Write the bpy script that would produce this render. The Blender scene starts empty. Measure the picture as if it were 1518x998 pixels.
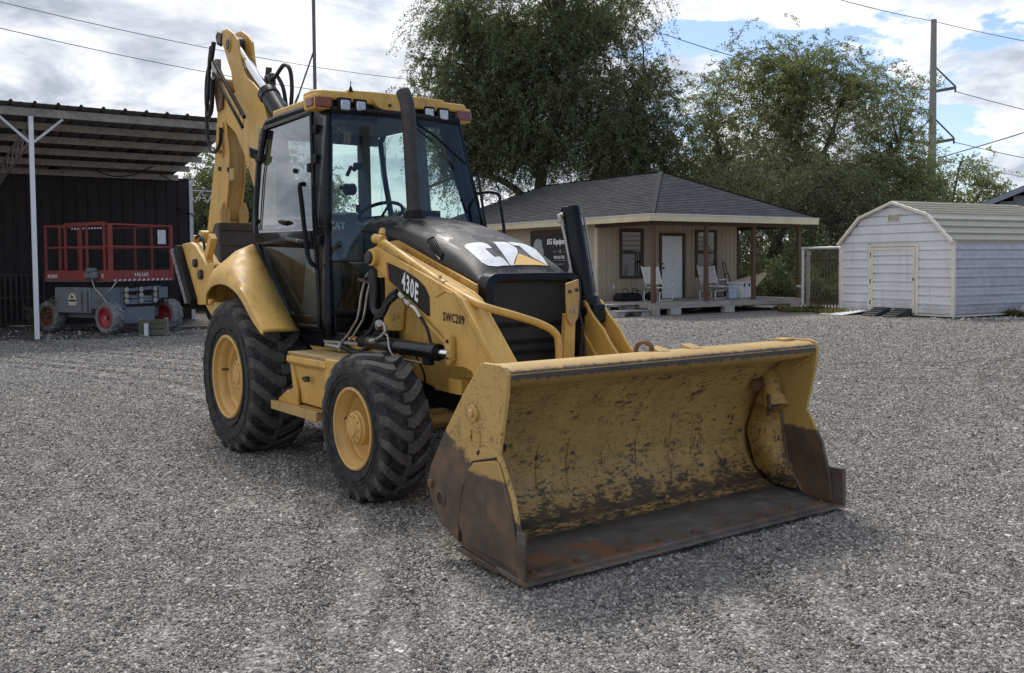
import bpy, bmesh, math, random
import numpy as np
from mathutils import Vector, Matrix, noise as mnoise
random.seed(7); np.random.seed(7)
sc = bpy.context.scene
COL = sc.collection
R = math.radians

# ------------------------------------------------------------------ camera
PITCH, ROLL, FPX, PPY, CH = 0.0464, -0.0076, 1428.87, 456.65, 1.5367
cd = bpy.data.cameras.new('camera'); cam = bpy.data.objects.new('camera', cd); COL.objects.link(cam)
sc.camera = cam
cd.sensor_fit = 'HORIZONTAL'; cd.sensor_width = 36.0
cd.lens = FPX / 1518 * 36.0
cd.shift_y = -(499 - PPY) / 1518
cd.clip_start = 0.1; cd.clip_end = 5000
cam.matrix_world = Matrix.Translation((0, 0, CH)) @ Matrix.Rotation(math.pi/2 - PITCH, 4, 'X') @ Matrix.Rotation(ROLL, 4, 'Z')

# ------------------------------------------------------------------ sun, sky, exposure
SUN_EL, SUN_AZ = R(52), R(-20)      # azimuth measured from +Y towards +X
sd = bpy.data.lights.new('sun', 'SUN'); so = bpy.data.objects.new('sun', sd); COL.objects.link(so)
sd.energy = 2.4; sd.angle = R(14); sd.color = (1.0, 0.955, 0.90)
sdir = Vector((math.cos(SUN_EL)*math.sin(SUN_AZ), math.cos(SUN_EL)*math.cos(SUN_AZ), math.sin(SUN_EL)))
so.rotation_euler = (-sdir).to_track_quat('-Z', 'Y').to_euler()
wd = bpy.data.worlds.new('World'); sc.world = wd; wd.use_nodes = True
nt = wd.node_tree; nt.nodes.clear()
def N(nt, typ, **kw):
    n = nt.nodes.new(typ)
    for k, v in kw.items():
        if k.startswith('i_'): n.inputs[k[2:].replace('_', ' ')].default_value = v
        else: setattr(n, k, v)
    return n
def LK(nt, a, b): nt.links.new(a, b)
def MATH(nt, op, a, b=None, clamp=False):
    n = nt.nodes.new('ShaderNodeMath'); n.operation = op; n.use_clamp = clamp
    for i, v in enumerate((a, b)):
        if v is None: continue
        if isinstance(v, (int, float)): n.inputs[i].default_value = v
        else: nt.links.new(v, n.inputs[i])
    return n.outputs[0]
def RAMP(nt, fac, stops, interp='LINEAR'):
    n = nt.nodes.new('ShaderNodeValToRGB'); n.color_ramp.interpolation = interp
    e = n.color_ramp.elements
    while len(e) < len(stops): e.new(0.5)
    for q, (p, c) in zip(e, stops):
        q.position = p; q.color = (c[0], c[1], c[2], 1) if hasattr(c, '__len__') else (c, c, c, 1)
    if fac is not None: nt.links.new(fac, n.inputs[0])
    return n.outputs[0]
def MIX(nt, fac, a, b, mode='MIX'):
    n = nt.nodes.new('ShaderNodeMix'); n.data_type = 'RGBA'; n.blend_type = mode
    for i, v in ((0, fac), (6, a), (7, b)):
        s = n.inputs[i]
        if isinstance(v, (int, float)): s.default_value = v if i == 0 else (v, v, v, 1)
        elif isinstance(v, tuple): s.default_value = (v[0], v[1], v[2], 1)
        else: nt.links.new(v, s)
    return n.outputs[2]
def NOISE(nt, vec, scale, detail=4, rough=0.55, dist=0.0, dim='3D'):
    n = nt.nodes.new('ShaderNodeTexNoise'); n.noise_dimensions = dim
    n.inputs['Scale'].default_value = scale; n.inputs['Detail'].default_value = detail
    n.inputs['Roughness'].default_value = rough; n.inputs['Distortion'].default_value = dist
    if vec is not None: nt.links.new(vec, n.inputs['Vector'])
    return n.outputs['Fac']
def MAPV(nt, vec, scale=(1,1,1), loc=(0,0,0), rot=(0,0,0)):
    n = nt.nodes.new('ShaderNodeMapping'); n.inputs['Scale'].default_value = scale
    n.inputs['Location'].default_value = loc; n.inputs['Rotation'].default_value = rot
    nt.links.new(vec, n.inputs['Vector']); return n.outputs[0]

sky = N(nt, 'ShaderNodeTexSky', sky_type='NISHITA', sun_disc=False, sun_elevation=SUN_EL, sun_rotation=SUN_AZ,
        air_density=1.0, dust_density=0.6, ozone_density=1.6)
tc = N(nt, 'ShaderNodeTexCoord'); D = tc.outputs['Generated']
sep = N(nt, 'ShaderNodeSeparateXYZ'); LK(nt, D, sep.inputs[0])
zz = MATH(nt, 'ADD', MATH(nt, 'MAXIMUM', sep.outputs[2], 0.0), 0.42)
cx = MATH(nt, 'DIVIDE', sep.outputs[0], zz); cy = MATH(nt, 'DIVIDE', sep.outputs[1], zz)
comb = N(nt, 'ShaderNodeCombineXYZ'); LK(nt, cx, comb.inputs[0]); LK(nt, cy, comb.inputs[1]); LK(nt, MATH(nt,'MULTIPLY',sep.outputs[2],2.5), comb.inputs[2])
P = comb.outputs[0]
big = NOISE(nt, MAPV(nt, P, loc=(3.1, 1.7, 0)), 1.5, 3, 0.5)
det = NOISE(nt, MAPV(nt, P, loc=(0.4, 5.2, 0)), 4.2, 12, 0.60, 0.2)
cov = MATH(nt, 'ADD', MATH(nt, 'MULTIPLY', big, 0.55), MATH(nt, 'MULTIPLY', det, 0.75))
# broken cloud to the right of the yard, a thicker deck to the left
cov = MATH(nt, 'SUBTRACT', cov, MATH(nt, 'MULTIPLY', sep.outputs[0], 0.22))
cmask = RAMP(nt, cov, [(0.568, 0.0), (0.592, 0.8), (0.65, 1.0)])
shade = NOISE(nt, MAPV(nt, P, loc=(7.7, 2.2, 0)), 4.0, 11, 0.62, 0.3)
ccol = RAMP(nt, shade, [(0.37, (3.4, 3.75, 4.4)), (0.45, (5.0, 5.3, 5.9)), (0.52, (6.6, 6.8, 7.2)), (0.59, (8.0, 8.0, 8.0))])
skyc = MIX(nt, 1.0, sky.outputs[0], (1.0, 1.0, 1.12), 'MULTIPLY')
mixc = MIX(nt, cmask, skyc, ccol)
bg = N(nt, 'ShaderNodeBackground'); LK(nt, mixc, bg.inputs[0]); bg.inputs[1].default_value = 0.10
wo = N(nt, 'ShaderNodeOutputWorld'); LK(nt, bg.outputs[0], wo.inputs[0])
sc.view_settings.view_transform = 'Standard'; sc.view_settings.look = 'None'
sc.view_settings.exposure = 0.54; sc.view_settings.gamma = 1.0; sc.view_settings.use_curve_mapping = False
sc.cycles.max_bounces = 8; sc.cycles.transparent_max_bounces = 16; sc.cycles.sample_clamp_indirect = 4

# ------------------------------------------------------------------ helpers
def tag(o, label=None, cat=None, group=None, kind=None):
    if label: o['label'] = label
    if cat: o['category'] = cat
    if group: o['group'] = group
    if kind: o['kind'] = kind
    return o
def empty(name, loc=(0,0,0), rz=0.0, label=None, cat=None, group=None):
    o = bpy.data.objects.new(name, None); COL.objects.link(o); o.location = loc; o.rotation_euler = (0, 0, rz)
    o.empty_display_size = 0.2
    return tag(o, label, cat, group)
class MB:
    def __init__(s): s.v = []; s.f = []; s.m = []
    def add(s, vs, fs, mi=0):
        b = len(s.v); s.v += [tuple(p) for p in vs]; s.f += [tuple(b+i for i in f) for f in fs]; s.m += [mi]*len(fs); return s
    def box(s, x0, x1, y0, y1, z0, z1, mi=0, M=None):
        vs = [Vector((x, y, z)) for z in (z0, z1) for y in (y0, y1) for x in (x0, x1)]
        if M is not None: vs = [M @ p for p in vs]
        return s.add(vs, [(0,2,3,1),(4,5,7,6),(0,1,5,4),(2,6,7,3),(0,4,6,2),(1,3,7,5)], mi)
    def bar(s, p0, p1, w, h, up=(0,0,1), mi=0):
        p0, p1 = Vector(p0), Vector(p1); d = p1-p0; L = d.length; d.normalize()
        u = Vector(up); a = d.cross(u)
        if a.length < 1e-4: a = d.cross(Vector((1,0,0)))
        a.normalize(); b = a.cross(d)
        vs = [p + a*(sx*w/2) + b*(sy*h/2) for p in (p0, p1) for sy in (-1, 1) for sx in (-1, 1)]
        return s.add(vs, [(0,2,3,1),(4,5,7,6),(0,1,5,4),(2,6,7,3),(0,4,6,2),(1,3,7,5)], mi)
    def prism(s, poly, axis, a, b, mi=0, side=None):
        # poly of 2-D points; axis 'y' -> (x,z), 'x' -> (y,z), 'z' -> (x,y)
        def P3(p, t):
            if axis == 'y': return (p[0], t, p[1])
            if axis == 'x': return (t, p[0], p[1])
            return (p[0], p[1], t)
        n = len(poly); vs = [P3(p, a) for p in poly] + [P3(p, b) for p in poly]
        ar = sum(poly[i][0]*poly[(i+1) % n][1]-poly[(i+1) % n][0]*poly[i][1] for i in range(n))
        fl = (ar > 0) ^ (axis == 'y') ^ (b < a)
        fs = [tuple(range(n)), tuple(range(2*n-1, n-1, -1))] + [(i, n+i, n+(i+1) % n, (i+1) % n) for i in range(n)]
        if fl: fs = [f[::-1] for f in fs]
        return s.add(vs, fs, mi)
    def tube(s, path, r, n=8, mi=0, caps=True):
        path = [Vector(p) for p in path]; rs = r if isinstance(r, (list, tuple)) else [r]*len(path)
        base = len(s.v); prev = None
        for i, p in enumerate(path):
            t = (path[min(i+1, len(path)-1)] - path[max(i-1, 0)]).normalized()
            if prev is None:
                a = t.cross(Vector((0,0,1)))
                if a.length < 1e-3: a = t.cross(Vector((1,0,0)))
            else: a = prev - t*prev.dot(t)
            a.normalize(); b = t.cross(a); prev = a
            for k in range(n):
                q = 2*math.pi*k/n; s.v.append(tuple(p + (a*math.cos(q)+b*math.sin(q))*rs[i]))
        for i in range(len(path)-1):
            for k in range(n):
                s.f.append((base+i*n+k, base+i*n+(k+1) % n, base+(i+1)*n+(k+1) % n, base+(i+1)*n+k)); s.m.append(mi)
        if caps:
            s.f.append(tuple(base+k for k in range(n-1, -1, -1))); s.m.append(mi)
            e = base+(len(path)-1)*n; s.f.append(tuple(e+k for k in range(n))); s.m.append(mi)
        return s
    def cyl(s, p0, p1, r, r1=None, n=20, mi=0): return s.tube([p0, p1], [r, r if r1 is None else r1], n, mi)
    def lathe(s, prof, c, n=40, mi=0, close=False):
        # prof (r, y) turned about an axis along Y through c=(x,y,z)
        b = len(s.v)
        for (r, y) in prof:
            for k in range(n):
                q = 2*math.pi*k/n; s.v.append((c[0]+r*math.cos(q), c[1]+y, c[2]+r*math.sin(q)))
        m = len(prof)
        for i in range(m if close else m-1):
            j = (i+1) % m
            for k in range(n):
                s.f.append((b+i*n+k, b+i*n+(k+1) % n, b+j*n+(k+1) % n, b+j*n+k)); s.m.append(mi)
        return s
    def loft(s, rows, mi=0):
        b = len(s.v); n = len(rows[0])
        for r_ in rows: s.v += [tuple(p) for p in r_]
        for i in range(len(rows)-1):
            for k in range(n-1):
                s.f.append((b+i*n+k, b+i*n+k+1, b+(i+1)*n+k+1, b+(i+1)*n+k)); s.m.append(mi)
        return s
    def build(s, name, mats, parent=None, smooth=35, bevel=0.0, seg=2, loc=None, solid=0.0, label=None):
        me = bpy.data.meshes.new(name); me.from_pydata(s.v, [], s.f)
        if not isinstance(mats, (list, tuple)): mats = [mats]
        for m in mats: me.materials.append(m)
        if len(mats) > 1: me.polygons.foreach_set('material_index', s.m)
        me.polygons.foreach_set('use_smooth', [smooth > 0]*len(me.polygons))
        me.update()
        bm = bmesh.new(); bm.from_mesh(me); bmesh.ops.recalc_face_normals(bm, faces=bm.faces); bm.to_mesh(me); bm.free()
        if smooth > 0: me.set_sharp_from_angle(angle=R(smooth))
        o = bpy.data.objects.new(name, me); COL.objects.link(o)
        if parent is not None: o.parent = parent
        if loc is not None: o.location = loc
        if solid:
            md = o.modifiers.new('solid', 'SOLIDIFY'); md.thickness = solid; md.offset = 0
        if bevel:
            md = o.modifiers.new('bevel', 'BEVEL'); md.width = bevel; md.segments = seg; md.limit_method = 'ANGLE'; md.angle_limit = R(35)
            md.harden_normals = False
        if label: o['label'] = label
        return o
def inst(o, parent, loc=None, rot=None, scale=None):
    c = o.copy(); COL.objects.link(c); c.parent = parent
    if loc is not None: c.location = loc
    if rot is not None: c.rotation_euler = rot
    if scale is not None: c.scale = scale
    return c
def crom(pts, n=6):
    pts = [Vector(p) for p in pts]; out = []
    for i in range(len(pts)-1):
        p0, p1, p2, p3 = pts[max(i-1,0)], pts[i], pts[i+1], pts[min(i+2, len(pts)-1)]
        for k in range(n):
            t = k/n; out.append(0.5*((2*p1)+(p2-p0)*t+(2*p0-5*p1+4*p2-p3)*t*t+(3*p1-p0-3*p2+p3)*t**3))
    out.append(pts[-1]); return out
def arc(cx_, cy_, r, a0, a1, n):
    return [(cx_+r*math.cos(R(a0+(a1-a0)*i/n)), cy_+r*math.sin(R(a0+(a1-a0)*i/n))) for i in range(n+1)]
def text2d(s, size=1.0, xs=1.0, off=0.0, shear=0.0, space=1.0):
    cu = bpy.data.curves.new('lettering', 'FONT'); cu.body = s; cu.size = size; cu.offset = off; cu.shear = shear
    cu.space_character = space; cu.resolution_u = 3; cu.fill_mode = 'FRONT'
    o = bpy.data.objects.new('lettering', cu); me = bpy.data.meshes.new_from_object(o)
    v = [(q.co.x*xs, q.co.y) for q in me.vertices]; f = [tuple(p.vertices) for p in me.polygons]
    bpy.data.objects.remove(o); bpy.data.curves.remove(cu); bpy.data.meshes.remove(me)
    return v, f
def decal(name, polys_or_mesh, fn, mat_, parent, step=0.0, label=None):
    """flat print laid on a surface: 2-D shapes cut to a grid, then mapped by fn to 3-D"""
    bm = bmesh.new()
    if isinstance(polys_or_mesh, tuple):
        vs, fs = polys_or_mesh; bv = [bm.verts.new((p[0], p[1], 0)) for p in vs]
        for f in fs:
            try: bm.faces.new([bv[i] for i in f])
            except ValueError: pass
    else:
        for poly in polys_or_mesh:
            bm.faces.new([bm.verts.new((p[0], p[1], 0)) for p in poly])
        bmesh.ops.triangulate(bm, faces=bm.faces)
    if step:
        xs = [v.co.x for v in bm.verts]; ys = [v.co.y for v in bm.verts]
        for ax, lo, hi in ((0, min(xs), max(xs)), (1, min(ys), max(ys))):
            t = lo+step
            while t < hi:
                no = Vector((1,0,0)) if ax == 0 else Vector((0,1,0))
                bmesh.ops.bisect_plane(bm, geom=bm.verts[:]+bm.edges[:]+bm.faces[:], plane_co=no*t, plane_no=no)
                t += step
    for v in bm.verts: v.co = Vector(fn(v.co.x, v.co.y))
    me = bpy.data.meshes.new(name); bm.to_mesh(me); bm.free(); me.materials.append(mat_)
    o = bpy.data.objects.new(name, me); COL.objects.link(o); o.parent = parent
    if label: o['label'] = label
    return o

# ------------------------------------------------------------------ materials
def newmat(name):
    m = bpy.data.materials.new(name); m.use_nodes = True; nt = m.node_tree
    b = nt.nodes['Principled BSDF']; tcn = nt.nodes.new('ShaderNodeTexCoord')
    return m, nt, b, tcn.outputs['Object']
def BUMP(nt, b, h, strength=0.3, dist=0.01):
    n = nt.nodes.new('ShaderNodeBump'); n.inputs['Strength'].default_value = strength; n.inputs['Distance'].default_value = dist
    nt.links.new(h, n.inputs['Height']); nt.links.new(n.outputs[0], b.inputs['Normal'])
def mat(name, col, rough=0.6, metal=0.0, var=0.25, scale=3.0, bump=0.0, bscale=60.0, bdist=0.004, coat=0.0, rvar=0.15, dust=None, dusta=0.35, rand=0.0, stretch=(1,1,1), spec=None):
    m, nt, b, oc = newmat(name)
    v = MAPV(nt, oc, scale=stretch)
    n1 = NOISE(nt, v, scale, 6, 0.6)
    dark = tuple(c*(1-var) for c in col); lite = tuple(min(1, c*(1+var*0.7)) for c in col)
    c = RAMP(nt, n1, [(0.3, dark), (0.7, lite)])
    if rand:
        oi = nt.nodes.new('ShaderNodeObjectInfo')
        c = MIX(nt, 1.0, c, RAMP(nt, oi.outputs['Random'], [(0.0, 1-rand), (1.0, 1+rand*0.6)]), 'MULTIPLY')
    if dust is not None:
        n2 = NOISE(nt, v, scale*4.3, 8, 0.65)
        c = MIX(nt, MATH(nt, 'MULTIPLY', RAMP(nt, n2, [(0.42, 0.0), (0.68, 1.0)]), dusta), c, dust)
    LK(nt, c, b.inputs['Base Color'])
    n3 = NOISE(nt, v, scale*2.1, 5, 0.6)
    LK(nt, RAMP(nt, n3, [(0.3, max(0.02, rough-rvar)), (0.7, min(1, rough+rvar))]), b.inputs['Roughness'])
    b.inputs['Metallic'].default_value = metal
    if spec is not None: b.inputs['Specular IOR Level'].default_value = spec
    if coat: b.inputs['Coat Weight'].default_value = coat; b.inputs['Coat Roughness'].default_value = 0.15
    if bump: BUMP(nt, b, NOISE(nt, v, bscale, 4, 0.6), bump, bdist)
    return m
def paint(name, col, dirt=(0.10,0.075,0.045), amt=0.45, rough=0.48, chips=0.0):
    """machine paint: slightly uneven tone, dust film, drip-shaped grime and a few chips"""
    m, nt, b, oc = newmat(name)
    n1 = NOISE(nt, oc, 2.2, 5, 0.6)
    c = RAMP(nt, n1, [(0.3, tuple(x*0.86 for x in col)), (0.7, tuple(x*1.08 for x in col))])
    n2 = NOISE(nt, MAPV(nt, oc, scale=(9, 9, 2.2)), 1.0, 9, 0.68, 0.4)
    c = MIX(nt, MATH(nt, 'MULTIPLY', RAMP(nt, n2, [(0.50, 0.0), (0.74, 1.0)]), amt), c, dirt)
    n3 = NOISE(nt, oc, 46, 6, 0.7)
    c = MIX(nt, MATH(nt, 'MULTIPLY', RAMP(nt, n3, [(0.66, 0.0), (0.70, 1.0)]), 0.55+chips), c, (0.05, 0.035, 0.025))
    if chips:
        n4 = NOISE(nt, MAPV(nt, oc, scale=(30, 30, 5), rot=(0.3, 0.5, 0)), 1.0, 6, 0.75, 0.8)
        c = MIX(nt, RAMP(nt, n4, [(0.62, 0.0), (0.66, chips)]), c, (0.07, 0.05, 0.035))
    LK(nt, c, b.inputs['Base Color'])
    LK(nt, RAMP(nt, NOISE(nt, oc, 7, 5, 0.6), [(0.3, rough-0.1), (0.7, rough+0.18)]), b.inputs['Roughness'])
    BUMP(nt, b, NOISE(nt, oc, 14, 4, 0.5), 0.10, 0.004)
    return m
YC = (0.60, 0.36, 0.082)
M = {}
M['yellow'] = paint('yellow_paint', YC, amt=0.55, chips=0.12)
M['yellow_arm'] = paint('yellow_paint_arm', (0.60, 0.36, 0.085), amt=0.42, chips=0.10)
M['yellow_old'] = paint('yellow_paint_worn', (0.47, 0.295, 0.10), amt=0.6, chips=0.6, rough=0.5)
M['yellow_rim'] = paint('yellow_rim', (0.60, 0.37, 0.11), amt=0.4)
M['black'] = mat('black_paint', (0.005, 0.006, 0.009), 0.28, var=0.2, rvar=0.08, bump=0.03, bscale=20, dust=(0.02,0.02,0.02), dusta=0.12, spec=0.22)
M['blackmat'] = mat('black_plastic', (0.011, 0.011, 0.012), 0.6, spec=0.15, var=0.3, bump=0.1, bscale=80)
M['hose'] = mat('hose_rubber', (0.010, 0.010, 0.011), 0.5, spec=0.35, var=0.3, bump=0.15, bscale=90)
M['chrome'] = mat('chrome', (0.72, 0.74, 0.78), 0.14, 1.0, var=0.05, rvar=0.06)
M['steel'] = mat('plated_steel', (0.42, 0.41, 0.38), 0.42, 0.8, var=0.25, dust=(0.12,0.1,0.08), dusta=0.5)
M['bolt'] = mat('dark_bolt', (0.05, 0.042, 0.035), 0.5, 0.5, var=0.3)
M['rustbolt'] = mat('rust_bolt', (0.16, 0.085, 0.045), 0.7, 0.2, var=0.4)
M['rubber'] = mat('tyre_rubber', (0.017, 0.018, 0.022), 0.72, var=0.3, scale=5, bump=0.25, bscale=120, bdist=0.002, dust=(0.105,0.095,0.082), dusta=0.55, spec=0.25)
M['lug'] = mat('tyre_lug', (0.075, 0.072, 0.070), 0.9, var=0.35, scale=11, bump=0.6, bscale=140, bdist=0.004, dust=(0.17,0.165,0.16), dusta=0.45, spec=0.2)
M['white_print'] = mat('white_print', (0.78, 0.79, 0.80), 0.5, var=0.08, dust=(0.35,0.33,0.3), dusta=0.3)
M['dark_print'] = mat('dark_print', (0.007, 0.007, 0.008), 0.45, var=0.2, spec=0.2)
M['red_print'] = mat('red_print', (0.5, 0.06, 0.03), 0.5)
M['yellow_print'] = mat('yellow_print', (0.80, 0.50, 0.16), 0.5, var=0.08)
M['grey_trim'] = mat('grey_trim', (0.11, 0.115, 0.12), 0.7, var=0.15)
M['seat'] = mat('seat_fabric', (0.13, 0.135, 0.14), 0.9, var=0.2, bump=0.3, bscale=200)
M['amber'] = mat('amber_lens', (0.20, 0.045, 0.02), 0.25, var=0.15)
M['redlens'] = mat('red_lens', (0.15, 0.02, 0.018), 0.25, var=0.15, coat=0.5)
def lamp_mat():
    m, nt, b, oc = newmat('lamp_lens'); v = nt.nodes.new('ShaderNodeTexVoronoi'); v.inputs['Scale'].default_value = 90
    LK(nt, oc, v.inputs['Vector']); LK(nt, RAMP(nt, v.outputs['Distance'], [(0, (0.75,0.76,0.78)), (0.6, (0.42,0.44,0.46))]), b.inputs['Base Color'])
    b.inputs['Roughness'].default_value = 0.12; b.inputs['Metallic'].default_value = 0.5; BUMP(nt, b, v.outputs['Distance'], 0.5, 0.004); return m
M['lamp'] = lamp_mat()
def glass(name, tint, refl=0.10, rough=0.0, wav=0.0, fk=1.0, dustk=0.06):
    m = bpy.data.materials.new(name); m.use_nodes = True; nt = m.node_tree; nt.nodes.clear()
    t = N(nt, 'ShaderNodeBsdfTransparent'); t.inputs[0].default_value = (*tint, 1)
    g = N(nt, 'ShaderNodeBsdfGlossy'); g.inputs['Roughness'].default_value = rough; g.inputs[0].default_value = (0.95, 0.97, 1, 1)
    lw = N(nt, 'ShaderNodeLayerWeight'); lw.inputs[0].default_value = 0.5
    sch = MATH(nt, 'ADD', 0.05, MATH(nt, 'MULTIPLY', MATH(nt, 'POWER', lw.outputs['Facing'], 4.5), 0.95))
    fac = MATH(nt, 'ADD', MATH(nt, 'MULTIPLY', sch, fk), refl, True)
    mx = N(nt, 'ShaderNodeMixShader'); LK(nt, fac, mx.inputs[0]); LK(nt, t.outputs[0], mx.inputs[1]); LK(nt, g.outputs[0], mx.inputs[2])
    tcn = N(nt, 'ShaderNodeTexCoord')
    if wav:
        bp = N(nt, 'ShaderNodeBump'); bp.inputs['Strength'].default_value = wav; bp.inputs['Distance'].default_value = 0.01
        LK(nt, NOISE(nt, tcn.outputs['Object'], 1.6, 1, 0.4, 0.4), bp.inputs['Height']); LK(nt, bp.outputs[0], g.inputs['Normal'])
    # thin film of dust
    df = N(nt, 'ShaderNodeBsdfDiffuse'); df.inputs[0].default_value = (0.30, 0.31, 0.30, 1)
    m2 = N(nt, 'ShaderNodeMixShader'); LK(nt, MATH(nt, 'MULTIPLY', RAMP(nt, NOISE(nt, tcn.outputs['Object'], 5, 7, 0.65), [(0.35, 0.0), (0.8, 1.0)]), dustk), m2.inputs[0])
    LK(nt, mx.outputs[0], m2.inputs[1]); LK(nt, df.outputs[0], m2.inputs[2])
    o = N(nt, 'ShaderNodeOutputMaterial'); LK(nt, m2.outputs[0], o.inputs[0]); return m
M['glass'] = glass('cab_glass', (0.74, 0.86, 0.84), 0.0)
M['glass_side'] = glass('cab_glass_side', (0.24, 0.30, 0.31), 0.12, 0.0, 0.35, 1.1, 0.03)
M['glass_low'] = glass('cab_glass_low', (0.60, 0.70, 0.70), 0.0, fk=0.5)
M['winglass'] = glass('house_glass', (0.30, 0.32, 0.33), 0.03)

def bucket_mat(name, kind):
    """loader bucket: yellow paint scraped by loads, bare rusty steel low down (coordinates of the machine)"""
    m, nt, b, oc = newmat(name)
    sp = N(nt, 'ShaderNodeSeparateXYZ'); LK(nt, oc, sp.inputs[0]); z = sp.outputs[2]; x = sp.outputs[0]
    n1 = NOISE(nt, oc, 2.5, 6, 0.6)
    yel = RAMP(nt, n1, [(0.3, (0.36, 0.225, 0.07)), (0.7, (0.50, 0.32, 0.10))])
    if kind == 'out': yel = RAMP(nt, n1, [(0.3, (0.46, 0.29, 0.09)), (0.7, (0.56, 0.355, 0.115))])
    rust = RAMP(nt, NOISE(nt, oc, 5, 8, 0.65, 0.3), [(0.30, (0.045, 0.034, 0.027)), (0.48, (0.085, 0.060, 0.043)), (0.60, (0.14, 0.085, 0.050)), (0.75, (0.25, 0.135, 0.065))])
    steel = RAMP(nt, NOISE(nt, MAPV(nt, oc, scale=(9, 3, 9)), 1.5, 8, 0.7), [(0.3, (0.075, 0.068, 0.062)), (0.55, (0.13, 0.12, 0.105)), (0.7, (0.20, 0.18, 0.155))])
    fine = NOISE(nt, MAPV(nt, oc, scale=(22, 5, 22), rot=(0.5, 0, 0.0)), 1.0, 9, 0.75, 0.9)
    fine2 = NOISE(nt, MAPV(nt, oc, scale=(34, 9, 60), rot=(-0.6, 0, 0)), 1.0, 6, 0.8, 0.5)
    blot = NOISE(nt, oc, 3.4, 8, 0.7, 0.5)
    drk = (0.045, 0.032, 0.024)
    if kind == 'in':
        hz = RAMP(nt, z, [(0.0, 1.0), (0.10, 0.75), (0.17, 0.42), (0.34, 0.24), (0.62, 0.15), (0.82, 0.24), (1.0, 0.12)])
        sc1 = NOISE(nt, MAPV(nt, oc, scale=(60, 16, 40), rot=(0.5, 0.2, 0.0)), 1.0, 9, 0.80, 0.5)
        sc2 = NOISE(nt, MAPV(nt, oc, scale=(60, 26, 9), rot=(0.25, 0, 0)), 1.0, 7, 0.8, 0.4)
        patch = NOISE(nt, oc, 6.5, 7, 0.7, 0.4)
        s = MATH(nt, 'ADD', MATH(nt, 'MULTIPLY', sc1, 0.60), MATH(nt, 'MULTIPLY', patch, 0.40))
        thr = MATH(nt, 'ADD', s, MATH(nt, 'MULTIPLY', hz, 0.26))
        c = MIX(nt, RAMP(nt, thr, [(0.592, 0.0), (0.63, 0.92)]), yel, drk)
        s2 = MATH(nt, 'ADD', MATH(nt, 'ADD', MATH(nt, 'MULTIPLY', sc2, 0.65), MATH(nt, 'MULTIPLY', blot, 0.35)), MATH(nt, 'MULTIPLY', hz, 0.15))
        c = MIX(nt, RAMP(nt, s2, [(0.595, 0.0), (0.64, 0.85)]), c, (0.07, 0.05, 0.034))
        for (sc__, rt_, wd_, op_) in (((7, 3.2, 16), (0.7, 0, 0), 0.010, 0.75), ((9, 7, 4), (0.2, 0.3, 0), 0.008, 0.6), ((14, 5, 22), (1.0, 0, 0), 0.012, 0.7)):
            rn = NOISE(nt, MAPV(nt, oc, scale=sc__, rot=rt_), 1.0, 7, 0.62, 0.8)
            rg_ = RAMP(nt, MATH(nt, 'ABSOLUTE', MATH(nt, 'SUBTRACT', rn, 0.5)), [(wd_*0.4, 1.0), (wd_, 0.0)])
            gate = RAMP(nt, NOISE(nt, oc, 4.1+sc__[0], 3, 0.6), [(0.47, 0.0), (0.56, op_)])
            c = MIX(nt, MATH(nt, 'MULTIPLY', rg_, gate), c, drk)
        low = MATH(nt, 'ADD', z, MATH(nt, 'MULTIPLY', MATH(nt, 'SUBTRACT', NOISE(nt, MAPV(nt, oc, scale=(3, 3, 9)), 2.0, 9, 0.72, 0.5), 0.5), 0.36))
        c = MIX(nt, RAMP(nt, low, [(0.112, 1.0), (0.135, 0.0)]), c, RAMP(nt, patch, [(0.35, (0.022, 0.020, 0.019)), (0.6, (0.055, 0.046, 0.038)), (0.75, (0.11, 0.085, 0.06))]))
        band = MATH(nt, 'MULTIPLY', RAMP(nt, z, [(0.088, 0.0), (0.094, 1.0), (0.110, 1.0), (0.122, 0.0)]), RAMP(nt, sc1, [(0.50, 0.0), (0.54, 0.9)]))
        c = MIX(nt, band, c, yel)
        fl = RAMP(nt, MATH(nt, 'ADD', MATH(nt, 'MULTIPLY', MATH(nt, 'SUBTRACT', x, 3.9), 0.9), MATH(nt, 'SUBTRACT', blot, 0.0)), [(0.60, 0.0), (0.78, 1.0)])
        orange = MATH(nt, 'MULTIPLY', RAMP(nt, MATH(nt, 'ADD', sp.outputs[1], MATH(nt, 'MULTIPLY', blot, 0.8)), [(0.0, 1.0), (0.001, 0.0)]), RAMP(nt, patch, [(0.45, 0.0), (0.55, 0.8)]))
        orange = MATH(nt, 'MULTIPLY', orange, RAMP(nt, MATH(nt, 'SUBTRACT', x, 3.9), [(0.02, 0.0), (0.10, 1.0)]))
        flr = MIX(nt, orange, MIX(nt, fl, steel, rust), (0.22, 0.10, 0.045))
        c = MIX(nt, RAMP(nt, z, [(0.066, 1.0), (0.085, 0.0)]), c, flr)
    elif kind == 'out':
        low = MATH(nt, 'ADD', z, MATH(nt, 'MULTIPLY', MATH(nt, 'SUBTRACT', NOISE(nt, oc, 7, 9, 0.75, 0.4), 0.5), 0.22))
        # bare low and towards the back edge of the plate
        low = MATH(nt, 'ADD', low, MATH(nt, 'MULTIPLY', MATH(nt, 'SUBTRACT', x, 3.72), 0.55))
        scr = NOISE(nt, MAPV(nt, oc, scale=(26, 8, 70), rot=(0, 0.9, 0)), 1.0, 8, 0.78, 0.5)
        scr2 = NOISE(nt, MAPV(nt, oc, scale=(85, 8, 22), rot=(0, 0.25, 0)), 1.0, 6, 0.78, 0.3)
        c = MIX(nt, RAMP(nt, scr, [(0.60, 0.0), (0.635, 0.8)]), yel, drk)
        c = MIX(nt, RAMP(nt, scr2, [(0.62, 0.0), (0.65, 0.8)]), c, drk)
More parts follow.
